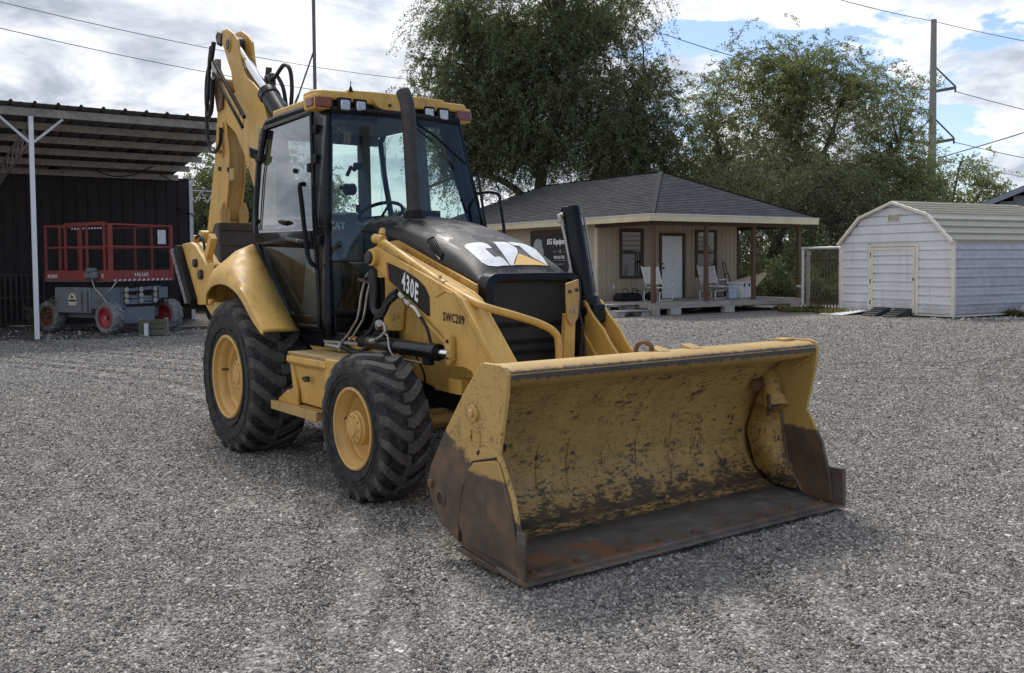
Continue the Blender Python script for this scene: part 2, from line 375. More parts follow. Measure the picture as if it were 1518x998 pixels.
        for (sc__, rt_, wd_, op_) in (((9, 5, 3), (0, 0.5, 0), 0.010, 0.8), ((4, 5, 13), (0, 0.2, 0), 0.009, 0.7)):
            rn = NOISE(nt, MAPV(nt, oc, scale=sc__, rot=rt_), 1.0, 6, 0.6, 0.8)
            rg_ = RAMP(nt, MATH(nt, 'ABSOLUTE', MATH(nt, 'SUBTRACT', rn, 0.5)), [(wd_*0.4, 1.0), (wd_, 0.0)])
            gate = RAMP(nt, NOISE(nt, oc, 5.1+sc__[0], 3, 0.6), [(0.46, 0.0), (0.56, op_)])
            c = MIX(nt, MATH(nt, 'MULTIPLY', rg_, gate), c, drk)
        c = MIX(nt, RAMP(nt, low, [(0.53, 1.0), (0.555, 0.0)]), c, rust)
    elif kind == 'lip':
        c = MIX(nt, RAMP(nt, MATH(nt, 'ADD', MATH(nt, 'MULTIPLY', NOISE(nt, MAPV(nt, oc, scale=(30, 6, 60)), 1.0, 8, 0.75), 0.12), MATH(nt, 'MULTIPLY', z, 1.0)), [(1.0, 0.0), (1.0, 0.0)]), yel, yel)
        edge = MATH(nt, 'ADD', z, MATH(nt, 'MULTIPLY', MATH(nt, 'SUBTRACT', NOISE(nt, MAPV(nt, oc, scale=(10, 12, 10)), 2.0, 8, 0.8), 0.5), 0.06))
        c = MIX(nt, RAMP(nt, MATH(nt, 'MULTIPLY', edge, 0.5), [(0.5055, 1.0), (0.5105, 0.0)]), yel, (0.055, 0.042, 0.040))
        c = MIX(nt, RAMP(nt, MATH(nt, 'MULTIPLY', edge, 0.5), [(0.482, 1.0), (0.4875, 0.0)]), c, yel)
    elif kind == 'rust':
        c = MIX(nt, RAMP(nt, blot, [(0.40, 0.0), (0.55, 1.0)]), steel, rust)
    elif kind == 'wear':
        e = NOISE(nt, oc, 9, 8, 0.7)
        c = MIX(nt, RAMP(nt, MATH(nt, 'ADD', MATH(nt, 'MULTIPLY', z, 1.0), MATH(nt, 'MULTIPLY', MATH(nt, 'SUBTRACT', e, 0.5), 0.10)), [(0.475, 0.0), (0.49, 1.0)]), rust, yel)
    LK(nt, c, b.inputs['Base Color'])
    LK(nt, RAMP(nt, blot, [(0.3, 0.42), (0.7, 0.75)]), b.inputs['Roughness'])
    BUMP(nt, b, MATH(nt, 'ADD', fine, MATH(nt, 'MULTIPLY', blot, 1.5)), 0.35, 0.006)
    return m
for k in ('in', 'out', 'rust', 'wear', 'lip'): M['b_'+k] = bucket_mat('bucket_'+k, k)
def hood_mat():
    m, nt, b, oc = newmat('hood_black')
    n = NOISE(nt, MAPV(nt, oc, scale=(5, 9, 5)), 1.0, 9, 0.7, 0.6)
    g = N(nt, 'ShaderNodeNewGeometry'); sp = N(nt, 'ShaderNodeSeparateXYZ'); LK(nt, g.outputs['Normal'], sp.inputs[0])
    k = MATH(nt, 'MULTIPLY', RAMP(nt, n, [(0.47, 0.0), (0.53, 1.0)]), RAMP(nt, sp.outputs[2], [(0.72, 0.0), (0.88, 1.0)]))
    c = MIX(nt, MATH(nt, 'MULTIPLY', k, 0.75), (0.016, 0.015, 0.015), (0.13, 0.122, 0.112))
    LK(nt, c, b.inputs['Base Color'])
    LK(nt, RAMP(nt, MATH(nt,'MULTIPLY',k,1.0), [(0, 0.42), (1, 0.62)]), b.inputs['Roughness'])
    b.inputs['Specular IOR Level'].default_value = 0.35; BUMP(nt, b, n, 0.15, 0.004); return m
M['hood'] = hood_mat()
def mesh_grille():
    m, nt, b, oc = newmat('grille_mesh')
    sp = N(nt, 'ShaderNodeSeparateXYZ'); LK(nt, oc, sp.inputs[0])
    w1 = MATH(nt, 'SINE', MATH(nt, 'MULTIPLY', sp.outputs[1], 560)); w2 = MATH(nt, 'SINE', MATH(nt, 'MULTIPLY', sp.outputs[2], 560))
    w = MATH(nt, 'MAXIMUM', w1, w2)
    LK(nt, RAMP(nt, w, [(0.5, 0.004), (0.9, 0.03)]), b.inputs['Base Color']); b.inputs['Roughness'].default_value = 0.5
    BUMP(nt, b, w, 0.5, 0.002); return m
M['grille'] = mesh_grille()
def tread_plate():
    m, nt, b, oc = newmat('tread_plate')
    sp = N(nt, 'ShaderNodeSeparateXYZ'); LK(nt, oc, sp.inputs[0])
    w1 = MATH(nt, 'SINE', MATH(nt, 'MULTIPLY', sp.outputs[0], 150)); w2 = MATH(nt, 'SINE', MATH(nt, 'MULTIPLY', sp.outputs[1], 120))
    w = MATH(nt, 'MULTIPLY', w1, w2)
    LK(nt, RAMP(nt, w, [(0.0, (0.28, 0.19, 0.08)), (0.6, (0.55, 0.38, 0.16))]), b.inputs['Base Color']); BUMP(nt, b, w, 0.8, 0.008); b.inputs['Roughness'].default_value = 0.6
    return m
M['tread'] = tread_plate()
# setting and background materials
TRACKS = [(3.0, 31.0, 17.0, 0.26), (3.0, 31.0, 18.8, 0.26), (-16.0, 2.0, 15.5, 0.24), (-16.0, 2.0, 17.2, 0.24), (19.0, 6.0, 12.5, 0.26), (19.0, 6.0, 14.2, 0.26)]
def gravel_mat():
    m, nt, b, oc = newmat('gravel_ground')
    warp = NOISE(nt, oc, 18, 3, 0.5)
    vv = nt.nodes.new('ShaderNodeTexVoronoi'); vv.inputs['Scale'].default_value = 62; LK(nt, oc, vv.inputs['Vector']); vv.inputs['Randomness'].default_value = 1
    v2 = nt.nodes.new('ShaderNodeTexVoronoi'); v2.inputs['Scale'].default_value = 33; LK(nt, oc, v2.inputs['Vector'])
    s1 = N(nt, 'ShaderNodeSeparateColor'); LK(nt, vv.outputs['Color'], s1.inputs[0])
    s2 = N(nt, 'ShaderNodeSeparateColor'); LK(nt, v2.outputs['Color'], s2.inputs[0])
    st = RAMP(nt, s1.outputs[0], [(0.0, (0.07, 0.066, 0.062)), (0.35, (0.175, 0.163, 0.147)), (0.65, (0.30, 0.28, 0.25)), (0.88, (0.44, 0.415, 0.37)), (1.0, (0.60, 0.59, 0.56))])
    st2 = RAMP(nt, s2.outputs[1], [(0.0, (0.10, 0.10, 0.102)), (0.7, (0.20, 0.19, 0.18)), (1.0, (0.36, 0.35, 0.33))])
    c = MIX(nt, 0.35, st, st2)
    big = NOISE(nt, MAPV(nt, oc, scale=(0.35, 0.9, 1), rot=(0,0,0.5)), 1.0, 5, 0.55, 0.6)
    c = MIX(nt, 1.0, c, RAMP(nt, big, [(0.32, (0.90, 0.90, 0.90)), (0.52, (1.0, 0.99, 0.97)), (0.70, (1.22, 1.19, 1.13))]), 'MULTIPLY')
    spt = N(nt, 'ShaderNodeSeparateXYZ'); LK(nt, oc, spt.inputs[0])
    for (cx0, cy0, r0, w0) in TRACKS:
        dx_ = MATH(nt, 'SUBTRACT', spt.outputs[0], cx0); dy_ = MATH(nt, 'SUBTRACT', spt.outputs[1], cy0)
        rr_ = MATH(nt, 'SQRT', MATH(nt, 'ADD', MATH(nt, 'MULTIPLY', dx_, dx_), MATH(nt, 'MULTIPLY', dy_, dy_)))
        dd_ = MATH(nt, 'DIVIDE', MATH(nt, 'ABSOLUTE', MATH(nt, 'SUBTRACT', rr_, r0)), w0)
        c = MIX(nt, 1.0, c, RAMP(nt, dd_, [(0.0, 0.90), (0.5, 0.94), (1.0, 1.0)]), 'MULTIPLY')
    trk = NOISE(nt, MAPV(nt, oc, scale=(0.10, 1.5, 1), rot=(0, 0, -0.22)), 1.0, 6, 0.6, 0.5)
    c = MIX(nt, 1.0, c, RAMP(nt, trk, [(0.36, 0.86), (0.50, 1.0), (0.62, 1.18)]), 'MULTIPLY')
    # trodden earth shows through further off, under the carport and by the shed
    sp = N(nt, 'ShaderNodeSeparateXYZ'); LK(nt, oc, sp.inputs[0])
    far = MATH(nt, 'MULTIPLY', RAMP(nt, MATH(nt, 'MULTIPLY', MATH(nt, 'ADD', sp.outputs[1], MATH(nt, 'MULTIPLY', warp, 2.0)), 0.02), [(0.38, 0.0), (0.56, 1.0)]),
               RAMP(nt, NOISE(nt, oc, 0.8, 6, 0.6), [(0.45, 0.0), (0.62, 0.8)]))
    c = MIX(nt, far, c, (0.20, 0.165, 0.14))
    # dark soil left and back in the carport, coloured darker for roof shade
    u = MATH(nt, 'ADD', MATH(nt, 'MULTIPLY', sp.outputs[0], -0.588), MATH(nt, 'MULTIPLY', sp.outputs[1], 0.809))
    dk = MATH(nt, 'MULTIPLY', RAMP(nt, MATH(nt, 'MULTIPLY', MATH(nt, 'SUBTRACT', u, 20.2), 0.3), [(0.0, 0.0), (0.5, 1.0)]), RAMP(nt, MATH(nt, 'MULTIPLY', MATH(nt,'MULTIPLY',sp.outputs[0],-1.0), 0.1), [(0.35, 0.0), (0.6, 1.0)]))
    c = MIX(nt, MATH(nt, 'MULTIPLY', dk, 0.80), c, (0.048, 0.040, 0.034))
    LK(nt, c, b.inputs['Base Color']); b.inputs['Roughness'].default_value = 0.85; b.inputs['Specular IOR Level'].default_value = 0.3
    g3 = NOISE(nt, oc, 21, 5, 0.8)
    c = MIX(nt, 1.0, c, RAMP(nt, g3, [(0.34, 0.50), (0.5, 0.95), (0.64, 1.75)]), 'MULTIPLY')
    g4 = NOISE(nt, MAPV(nt, oc, scale=(1, 1, 1)), 6, 6, 0.85)
    c = MIX(nt, 1.0, c, RAMP(nt, g4, [(0.34, 0.62), (0.5, 1.0), (0.66, 1.5)]), 'MULTIPLY')
    LK(nt, c, b.inputs['Base Color'])
    h = MATH(nt, 'SUBTRACT', 1.0, vv.outputs['Distance'])
    h = MATH(nt, 'ADD', h, MATH(nt, 'MULTIPLY', s1.outputs[1], 0.6))
    BUMP(nt, b, h, 0.9, 0.012)
    return m
M['gravel'] = gravel_mat()
def stone_mat():
    m, nt, b, oc = newmat('gravel_stone'); oi = nt.nodes.new('ShaderNodeObjectInfo')
    at = nt.nodes.new('ShaderNodeAttribute'); at.attribute_type = 'INSTANCER'; at.attribute_name = 'tone'
    c = RAMP(nt, at.outputs['Fac'], [(0.0, (0.042, 0.039, 0.036)), (0.25, (0.12, 0.111, 0.101)), (0.5, (0.235, 0.218, 0.193)), (0.75, (0.39, 0.362, 0.318)), (0.93, (0.54, 0.50, 0.44)), (1.0, (0.66, 0.63, 0.58))])
    LK(nt, c, b.inputs['Base Color']); b.inputs['Roughness'].default_value = 0.75; b.inputs['Specular IOR Level'].default_value = 0.35; return m
M['stone'] = stone_mat()
M['siding'] = mat('house_siding', (0.37, 0.31, 0.235), 0.8, var=0.12, scale=2, bump=0.15, bscale=30, rand=0.07, stretch=(3,3,0.6))
M['brown_trim'] = mat('brown_trim', (0.065, 0.036, 0.024), 0.7, var=0.25)
M['brown_post'] = mat('brown_post', (0.115, 0.068, 0.045), 0.8, var=0.3, stretch=(4,4,0.6))
M['cream_trim'] = mat('cream_fascia', (0.60, 0.52, 0.36), 0.7, var=0.12)
M['cream2'] = mat('cream_shed_trim', (0.70, 0.66, 0.56), 0.6, var=0.12)
M['white'] = mat('white_paint', (0.72, 0.73, 0.75), 0.5, var=0.07)
M['white_dirty'] = mat('white_dirty', (0.62, 0.63, 0.65), 0.55, var=0.1, dust=(0.22,0.19,0.15), dusta=0.4)
M['deck'] = mat('weathered_wood', (0.30, 0.275, 0.25), 0.9, var=0.3, scale=2, bump=0.3, bscale=25, rand=0.15, stretch=(1.5,8,8))
M['block'] = mat('concrete_block', (0.36, 0.35, 0.33), 0.95, var=0.2, bump=0.5, bscale=60)
def shingle_mat():
    m, nt, b, oc = newmat('roof_shingle'); at = nt.nodes.new('ShaderNodeAttribute'); at.attribute_name = 'tone'
    c = RAMP(nt, at.outputs['Fac'], [(0.0, (0.034, 0.035, 0.040)), (0.5, (0.044, 0.045, 0.051)), (1.0, (0.060, 0.060, 0.066))])
    c = MIX(nt, 1.0, c, RAMP(nt, NOISE(nt, oc, 40, 4, 0.7), [(0.3, 0.75), (0.7, 1.2)]), 'MULTIPLY')
    LK(nt, c, b.inputs['Base Color']); b.inputs['Roughness'].default_value = 0.95; b.inputs['Specular IOR Level'].default_value = 0.2; return m
M['shingle'] = shingle_mat()
M['shed_panel'] = mat('shed_siding', (0.72, 0.73, 0.775), 0.45, var=0.06, scale=1.5, dust=(0.30,0.29,0.28), dusta=0.12, rand=0.03)
M['shed_side'] = mat('shed_siding_dark_stained', (0.50, 0.51, 0.58), 0.5, var=0.12, scale=1.0, dust=(0.22,0.215,0.22), dusta=0.45, rand=0.04, stretch=(0.8,0.8,1.4))  # side siding: stained, on a darker, bluer base than the front
M['shed_roof'] = mat('shed_roof', (0.44, 0.41, 0.335), 0.6, var=0.08, dust=(0.25,0.23,0.19), dusta=0.2)
for _k in ('shed_panel', 'shed_side'):
    _nt = M[_k].node_tree; _b = _nt.nodes['Principled BSDF']; _src = _b.inputs['Base Color'].links[0].from_socket
    _tc = N(_nt, 'ShaderNodeTexCoord'); _sp = N(_nt, 'ShaderNodeSeparateXYZ'); LK(_nt, _tc.outputs['Object'], _sp.inputs[0])
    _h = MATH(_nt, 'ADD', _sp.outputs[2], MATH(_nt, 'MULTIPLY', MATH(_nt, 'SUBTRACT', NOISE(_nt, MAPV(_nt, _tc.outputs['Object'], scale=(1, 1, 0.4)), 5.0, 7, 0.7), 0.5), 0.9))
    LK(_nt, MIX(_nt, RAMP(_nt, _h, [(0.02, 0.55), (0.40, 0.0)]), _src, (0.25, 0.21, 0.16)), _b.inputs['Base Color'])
    _st = NOISE(_nt, MAPV(_nt, _tc.outputs['Object'], scale=(7, 7, 0.5)), 1.0, 6, 0.7)
    LK(_nt, MIX(_nt, RAMP(_nt, _st, [(0.55, 0.0), (0.70, 0.35)]), _b.inputs['Base Color'].links[0].from_socket, (0.36, 0.34, 0.33)), _b.inputs['Base Color'])
M['picket'] = mat('weathered_picket', (0.085, 0.075, 0.05), 0.9, var=0.3)
M['ramp'] = mat('rubber_ramp', (0.035, 0.037, 0.042), 0.75, var=0.25)
M['carport_wall'] = mat('dark_metal_wall', (0.026, 0.019, 0.018), 0.6, spec=0.25, var=0.25, rand=0.15, stretch=(2,2,0.5))
M['carport_roof'] = mat('dark_metal_roof', (0.05, 0.047, 0.046), 0.6, var=0.25, rand=0.08)
M['purlin'] = mat('galvanised_purlin', (0.34, 0.31, 0.28), 0.7, 0.0, var=0.25, dust=(0.14,0.11,0.09), dusta=0.6)
M['redlift'] = paint('lift_red', (0.25, 0.036, 0.028), amt=0.4, dirt=(0.12,0.07,0.05), rough=0.55)
M['greylift'] = mat('lift_grey', (0.15, 0.17, 0.20), 0.55, var=0.2, dust=(0.12,0.11,0.1), dusta=0.4)
M['pale_tyre'] = mat('foam_tyre', (0.24, 0.235, 0.23), 0.9, var=0.25, scale=9, bump=0.4, bscale=60, dust=(0.12,0.115,0.11), dusta=0.6)
M['woodpole'] = mat('utility_pole', (0.24, 0.235, 0.235), 0.85, var=0.15, stretch=(6,6,0.4))
M['bluehouse'] = mat('grey_blue_siding', (0.20, 0.225, 0.26), 0.7, var=0.08)
M['bark'] = mat('bark', (0.085, 0.07, 0.055), 0.95, var=0.4, scale=5, bump=0.8, bscale=18, bdist=0.03, stretch=(3,3,0.6))
M['line'] = mat('power_line', (0.11, 0.11, 0.12), 0.6)
M['blue_plastic'] = mat('blue_plastic', (0.02, 0.035, 0.16), 0.4)
M['sign_black'] = mat('sign_black', (0.012, 0.012, 0.016), 0.45, var=0.3)
M['sign_grey'] = mat('sign_grey_print', (0.28, 0.30, 0.32), 0.6, var=0.5, scale=12)
M['tan_wood'] = mat('plywood', (0.52, 0.43, 0.31), 0.8, var=0.12)
M['grass'] = mat('dry_grass', (0.15, 0.145, 0.06), 0.9, var=0.4, rand=0.2)
def leaf_mat(name, a, b_, c_):
    m = bpy.data.materials.new(name); m.use_nodes = True; nt = m.node_tree; nt.nodes.clear()
    at = N(nt, 'ShaderNodeAttribute'); at.attribute_name = 'tone'
    c = RAMP(nt, at.outputs['Fac'], [(0.0, a), (0.5, b_), (1.0, c_)])
    d = N(nt, 'ShaderNodeBsdfDiffuse'); LK(nt, c, d.inputs[0])
    t = N(nt, 'ShaderNodeBsdfTranslucent'); LK(nt, MIX(nt, 1.0, c, (1.1, 1.25, 0.5), 'MULTIPLY'), t.inputs[0])
    g = N(nt, 'ShaderNodeBsdfGlossy'); g.inputs['Roughness'].default_value = 0.5
    mx = N(nt, 'ShaderNodeMixShader'); mx.inputs[0].default_value = 0.45; LK(nt, d.outputs[0], mx.inputs[1]); LK(nt, t.outputs[0], mx.inputs[2])
    m3 = N(nt, 'ShaderNodeMixShader'); m3.inputs[0].default_value = 0.04; LK(nt, mx.outputs[0], m3.inputs[1]); LK(nt, g.outputs[0], m3.inputs[2])
    o = N(nt, 'ShaderNodeOutputMaterial'); LK(nt, m3.outputs[0], o.inputs[0]); return m
M['leaf_dark'] = leaf_mat('leaves_dark', (0.065, 0.077, 0.044), (0.125, 0.140, 0.076), (0.21, 0.22, 0.125))
M['leaf_olive'] = leaf_mat('leaves_olive', (0.10, 0.112, 0.058), (0.185, 0.196, 0.10), (0.285, 0.29, 0.165))
M['leaf_grey'] = leaf_mat('leaves_grey', (0.08, 0.086, 0.055), (0.135, 0.142, 0.088), (0.20, 0.20, 0.135))
M['leaf_yell'] = leaf_mat('leaves_yellowing', (0.08, 0.08, 0.03), (0.14, 0.135, 0.05), (0.22, 0.20, 0.08))

# ================================================================== the backhoe loader (x forward, y to its left, z up)
A_ = 0.6293
BH = empty('backhoe_loader', (-1.4554, 8.6007, 0), A_ - math.pi/2,
           'yellow and black backhoe loader with its worn front bucket lowered onto the gravel', 'backhoe loader')
def part(name, parent=BH): 
    return empty_child(name, parent)
def empty_child(name, parent):
    o = bpy.data.objects.new(name, None); COL.objects.link(o); o.parent = parent; o.empty_display_size = 0.1; return o

# ---- wheels
def tyre_mb(rad, w, rim, nlug, lugw, dth, lugh=0.03):
    mb = MB(); h = w/2
    prof = [(rim-0.005, h*0.78), (rim+0.012, h*0.90), (rim+0.05, h*0.97), ((rim+rad)/2+0.01, h*1.02), (rad-0.085, h*0.995), (rad-0.052, h*0.95), (rad-lugh-0.006, h*0.84), (rad-lugh+0.003, h*0.4)]
    prof = prof + [(r, -y) for r, y in prof[::-1]]
    mb.lathe(prof, (0,0,0), 72)
    for sg in (-1, 1):
        for rr__ in (rim+0.075, rad-0.13):
            mb.lathe([(rr__-0.006, sg*h*0.985), (rr__-0.003, sg*(h*1.02+0.003)), (rr__+0.003, sg*(h*1.02+0.003)), (rr__+0.006, sg*h*0.985)], (0,0,0), 72)
    for sg in (-1, 1):
        for k in range(nlug):
            th = 2*math.pi*(k + (0.5 if sg > 0 else 0.0))/nlug
            cl = [(-0.03*w, -0.01, rad), (0.05*w, 0.0, rad), (0.17*w, dth*0.18, rad-0.002), (0.30*w, dth*0.52, rad-0.006), (0.415*w, dth*0.86, rad-0.014), (0.475*w, dth*1.0, rad-0.034), (0.508*w, dth*1.10, rad-0.085)]
            vs = []
            for i, (y, dt, rt) in enumerate(cl):
                wt = lugw*(0.40 if 0 < i < 5 else 0.34); wb = lugw*0.56
                rb = rt - lugh*1.3 if i < 6 else rt-0.004
                a = th+dt; yy = sg*y
                yb = sg*(min(y, 0.468*w) if i < 6 else y-0.008)
                for (rr_, ww, y_) in ((rb, -wb, yb), (rt, -wt, yy), (rt, wt, yy), (rb, wb, yb)):
                    q = a + ww/rad
                    vs.append((rr_*math.cos(q), y_, rr_*math.sin(q)))
            fs = [(0,1,2,3), tuple(4*(len(cl)-1)+i for i in (3,2,1,0))]
            fs += [(4*i+j, 4*i+4+j, 4*i+5+j, 4*i+1+j) for i in range(len(cl)-1) for j in range(3)]
            mb.add(vs, fs, 1)
    return mb
def wheel(name, x, yc, z, rad, w, rim, nlug, lugw, dth, s, front):
    W = empty_child(name, BH); W.location = (x, yc, z)
    key = 'f' if front else 'r'
    if key not in WC:
        t = tyre_mb(rad, w, rim, nlug, lugw, dth).build('tyre', [M['rubber'], M['lug']], W, smooth=30)
        mb = MB(); o = w*0.5-0.012
        if front:
            prof = [(rim+0.012, o-0.03), (rim+0.012, o+0.004), (rim, o+0.010), (rim-0.010, o+0.004), (rim-0.014, o-0.02), (rim-0.040, o-0.045), (rim-0.045, o-0.085), (rim-0.062, o-0.10), (rim-0.075, o-0.135), (rim-0.10, o-0.15), (0.125, o-0.155), (0.118, o-0.15)]
        else:
            prof = [(rim+0.012, o-0.03), (rim+0.012, o+0.004), (rim, o+0.012), (rim-0.014, o+0.004), (rim-0.018, o-0.03), (rim-0.045, o-0.055), (rim-0.052, o-0.10), (rim-0.085, o-0.115), (rim-0.10, o-0.155), (rim-0.135, o-0.175), (0.165, o-0.18), (0.14, o-0.175)]
        mb.lathe(prof, (0,0,0), 64)
        mb.build('rim', M['yellow_rim'], W, smooth=40)
        hb = MB(); hr = 0.105 if front else 0.135; ho = o-0.004 if front else o-0.085
        hb.lathe([(hr+0.012, o-0.17), (hr+0.010, ho-0.03), (hr, ho-0.022), (hr*0.97, ho-0.006), (hr*0.86, ho), (hr*0.55, ho+0.002), (hr*0.5, ho+0.014), (hr*0.25, ho+0.016), (0.001, ho+0.016)], (0,0,0), 40)
        for k in range(10):
            q = 2*math.pi*k/10; rr_ = hr*0.78
            hb.cyl((rr_*math.cos(q), ho-0.01, rr_*math.sin(q)), (rr_*math.cos(q), ho+0.010, rr_*math.sin(q)), 0.010, n=6)
        if not front:
            for k in range(8):
                q = 2*math.pi*(k+.5)/8; rr_ = 0.182
                hb.cyl((rr_*math.cos(q), o-0.19, rr_*math.sin(q)), (rr_*math.cos(q), o-0.155, rr_*math.sin(q)), 0.014, n=6)
        hb.build('hub', M['yellow_rim'], W, smooth=35)
        v = MB().cyl((rim*0.80, o-0.13, 0.03), (rim*0.80+0.005, o-0.05, 0.035), 0.009, n=8).build('valve', M['rustbolt'], W)
        WC[key] = [c for c in W.children]
    else:
        for c in WC[key]: inst(c, W)
    W.rotation_euler = (0, 0, math.pi)
    return W
WC = {}
# the tyre's outer side is built towards +y; right-hand wheels are turned half round so that the tread still points the same way
def wheel_pair(name, x, yo, z, rad, w, rim, nlug, lugw, dth, front):
    wr = wheel(name, x, -(yo-w/2+0.012), z, rad, w, rim, nlug, lugw, -dth, -1, front)
    wl = empty_child(name, BH); wl.location = (x, yo-w/2+0.012, z); wl.scale = (-1, 1, 1)
    for c in WC['f' if front else 'r']:
        inst(c, wl)
wheel_pair('front_wheel', 2.198, 1.0855, 0.476, 0.4935, 0.345, 0.258, 19, 0.078, 0.25, True)
wheel_pair('rear_wheel', 0.0, 1.1187, 0.616, 0.645, 0.49, 0.335, 21, 0.100, 0.27, False)

# ---- axles and chassis
MB().cyl((2.198, -0.93, 0.48), (2.198, 0.93, 0.48), 0.07, n=16).box(2.05, 2.35, -0.20, 0.20, 0.36, 0.62).cyl((2.36, -0.6, 0.50), (2.36, 0.6, 0.50), 0.035, n=12).cyl((2.198,-0.82,0.36),(2.198,-0.82,0.62),0.055,n=12).build('front_axle', M['yellow_old'], BH, bevel=0.01)
MB().cyl((0, -0.9, 0.62), (0, 0.9, 0.62), 0.12, n=18).box(-0.3, 0.25, -0.25, 0.25, 0.45, 0.95).build('rear_axle', M['blackmat'], BH, bevel=0.01)
MB().box(-0.95, 2.72, -0.40, -0.32, 0.55, 0.86).box(-0.95, 2.72, 0.32, 0.40, 0.55, 0.86).box(0.3, 2.6, -0.3, 0.3, 0.5, 0.95).build('chassis_frame', M['blackmat'], BH, bevel=0.006)
fr = [(1.45, 0.72), (2.05, 0.72), (2.28, 0.68), (2.80, 0.68), (2.90, 0.74), (2.84, 0.90), (2.66, 1.10), (2.52, 1.40), (1.45, 1.40)]
for s in (-1, 1):
    MB().prism(fr, 'y', s*0.44, s*0.46).build('side_frame', M['yellow'], BH, bevel=0.004)
MB().box(2.30, 2.84, -0.52, -0.462, 0.69, 0.715).box(2.55, 2.70, -0.57, -0.47, 0.70, 0.80).build('frame_gusset', M['yellow'], BH, bevel=0.006)
decal('warning_sticker', [[(2.78, 0.765), (2.83, 0.765), (2.83, 0.835), (2.78, 0.835)]], lambda x, z: (x, -0.4635, z), M['white_print'], BH)
decal('sticker_print', [[(2.79, 0.775), (2.82, 0.775), (2.82, 0.79), (2.79, 0.79)], [(2.79, 0.80), (2.81, 0.80), (2.81, 0.825), (2.79, 0.825)]], lambda x, z: (x, -0.4665, z), M['dark_print'], BH)
MB().tube(crom([(1.83, -0.463, 0.92), (1.90, -0.463, 0.935), (2.05, -0.463, 0.80), (2.08, -0.463, 0.72)], 6), 0.008, 6).build('weld_seam', M['blackmat'], BH)
MB().prism([(1.56,1.04),(1.80,1.06),(1.86,1.36),(1.60,1.36)], 'y', -0.485, -0.461).build('mount_plate', M['yellow'], BH, bevel=0.008)
MB().cyl((1.675,-0.49,1.155),(1.675,-0.43,1.155),0.03,n=16).cyl((1.75,-0.49,1.165),(1.75,-0.43,1.165),0.022,n=14).build('mount_boss', M['yellow_old'], BH, bevel=0.006)

# ---- hood
HW = 0.425
def hood_c(x):   # crown height
    return float(np.interp(x, [1.08, 1.30, 1.60, 1.90, 2.15, 2.35, 2.50, 2.60, 2.66], [1.915, 1.905, 1.865, 1.805, 1.735, 1.66, 1.58, 1.515, 1.455]))
def hood_e(x):   # height of the lower black edge at the side
    return float(np.interp(x, [1.08, 1.30, 1.67, 2.67], [1.80, 1.78, 1.715, 1.405]))
def hood_w(x): return float(np.interp(x, [1.08, 2.2, 2.66], [HW, HW-0.005, HW-0.035]))
def hood_z(x, y):
    w = hood_w(x); t = min(1.0, abs(y)/w); c, e = hood_c(x), hood_e(x)-0.0
    return e + (c-e)*(1-t**3.2)**(1/1.9)
rows = []
for i in range(33):
    x = 1.08 + (2.665-1.08)*i/32; w = hood_w(x); row = [(x, -w, hood_e(x)-0.012)]
    for k in range(37):
        a = -math.pi/2+math.pi*k/36; y = w*math.copysign(abs(math.sin(a))**0.75, math.sin(a)); row.append((x, y, hood_z(x, y)))
    row.append((x, w, hood_e(x)-0.012)); rows.append(row)
xf = 2.665
last = rows[-1]
rows.append([(xf+0.030, y*0.985, (z-1.40)*0.86+1.40) for (_, y, z) in last])
rows.append([(xf+0.032, y*0.95, (z-1.40)*0.50+1.385) for (_, y, z) in last])
MB().loft(rows).build('hood', M['hood'], BH, smooth=50, solid=0.006)
# rounded black nose frame round the grille
def rrect(w, z0, z1, r, n=6):
    p = []
    for (cx_, cz_, a0) in ((w-r, z0+r, -90), (w-r, z1-r, 0), (-w+r, z1-r, 90), (-w+r, z0+r, 180)):
        p += arc(cx_, cz_, r, a0, a0+90, n)
    return p
o1 = rrect(0.405, 0.80, 1.475, 0.10); o2 = rrect(0.345, 0.84, 1.43, 0.07)
mbf = MB(); n_ = len(o1)
mbf.add([(2.64, y, z) for y, z in o1]+[(2.735, y*0.985, z-0.005) for y, z in o1]+[(2.745, y, z) for y, z in o2]+[(2.66, y, z) for y, z in o2],
        [(i+k*n_, (i+1) % n_+k*n_, (i+1) % n_+(k+1)*n_, i+(k+1)*n_) for k in range(3) for i in range(n_)])
mbf.build('grille_frame', M['black'], BH, smooth=40)
gr = MB(); 
gr.box(2.655, 2.672, -0.35, 0.35, 0.83, 1.44).build('grille', M['grille'], BH)
for z in (1.13, 1.015, 0.945):
    MB().box(2.667, 2.690, -0.345, 0.345, z-0.012, z+0.012).build('grille_bar', M['blackmat'], BH, bevel=0.004)
MB().box(2.667, 2.70, -0.345, -0.31, 0.84, 1.43).box(2.667, 2.70, 0.31, 0.345, 0.84, 1.43).box(2.60,2.72,-0.38,0.38,0.62,0.80).build('grille_side', M['blackmat'], BH, bevel=0.004)
# yellow side panels under the black hood, with the old painted-over lettering
sp_ = [(1.34, 1.73), (1.40, 1.735), (1.50, 1.70), (1.66, 1.712), (2.665, 1.400), (2.665, 1.10), (1.34, 1.20)]
for s in (-1, 1):
    MB().prism(sp_, 'y', s*(HW+0.001), s*(HW-0.02)).build('side_panel', M['yellow'], BH, bevel=0.003)
v_, f_ = text2d('USED COUNTY 20', 0.105, 0.92, 0.001)
sl = math.atan2(1.405-1.715, 1.0); M['ghost'] = paint('ghost_letter', (0.46, 0.275, 0.07), amt=0.3)
decal('old_lettering', (v_, f_), lambda x, y: (1.70+x*math.cos(sl)-y*math.sin(sl), -HW-0.0035, 1.612+x*math.sin(sl)+y*math.cos(sl)), M['ghost'], BH)
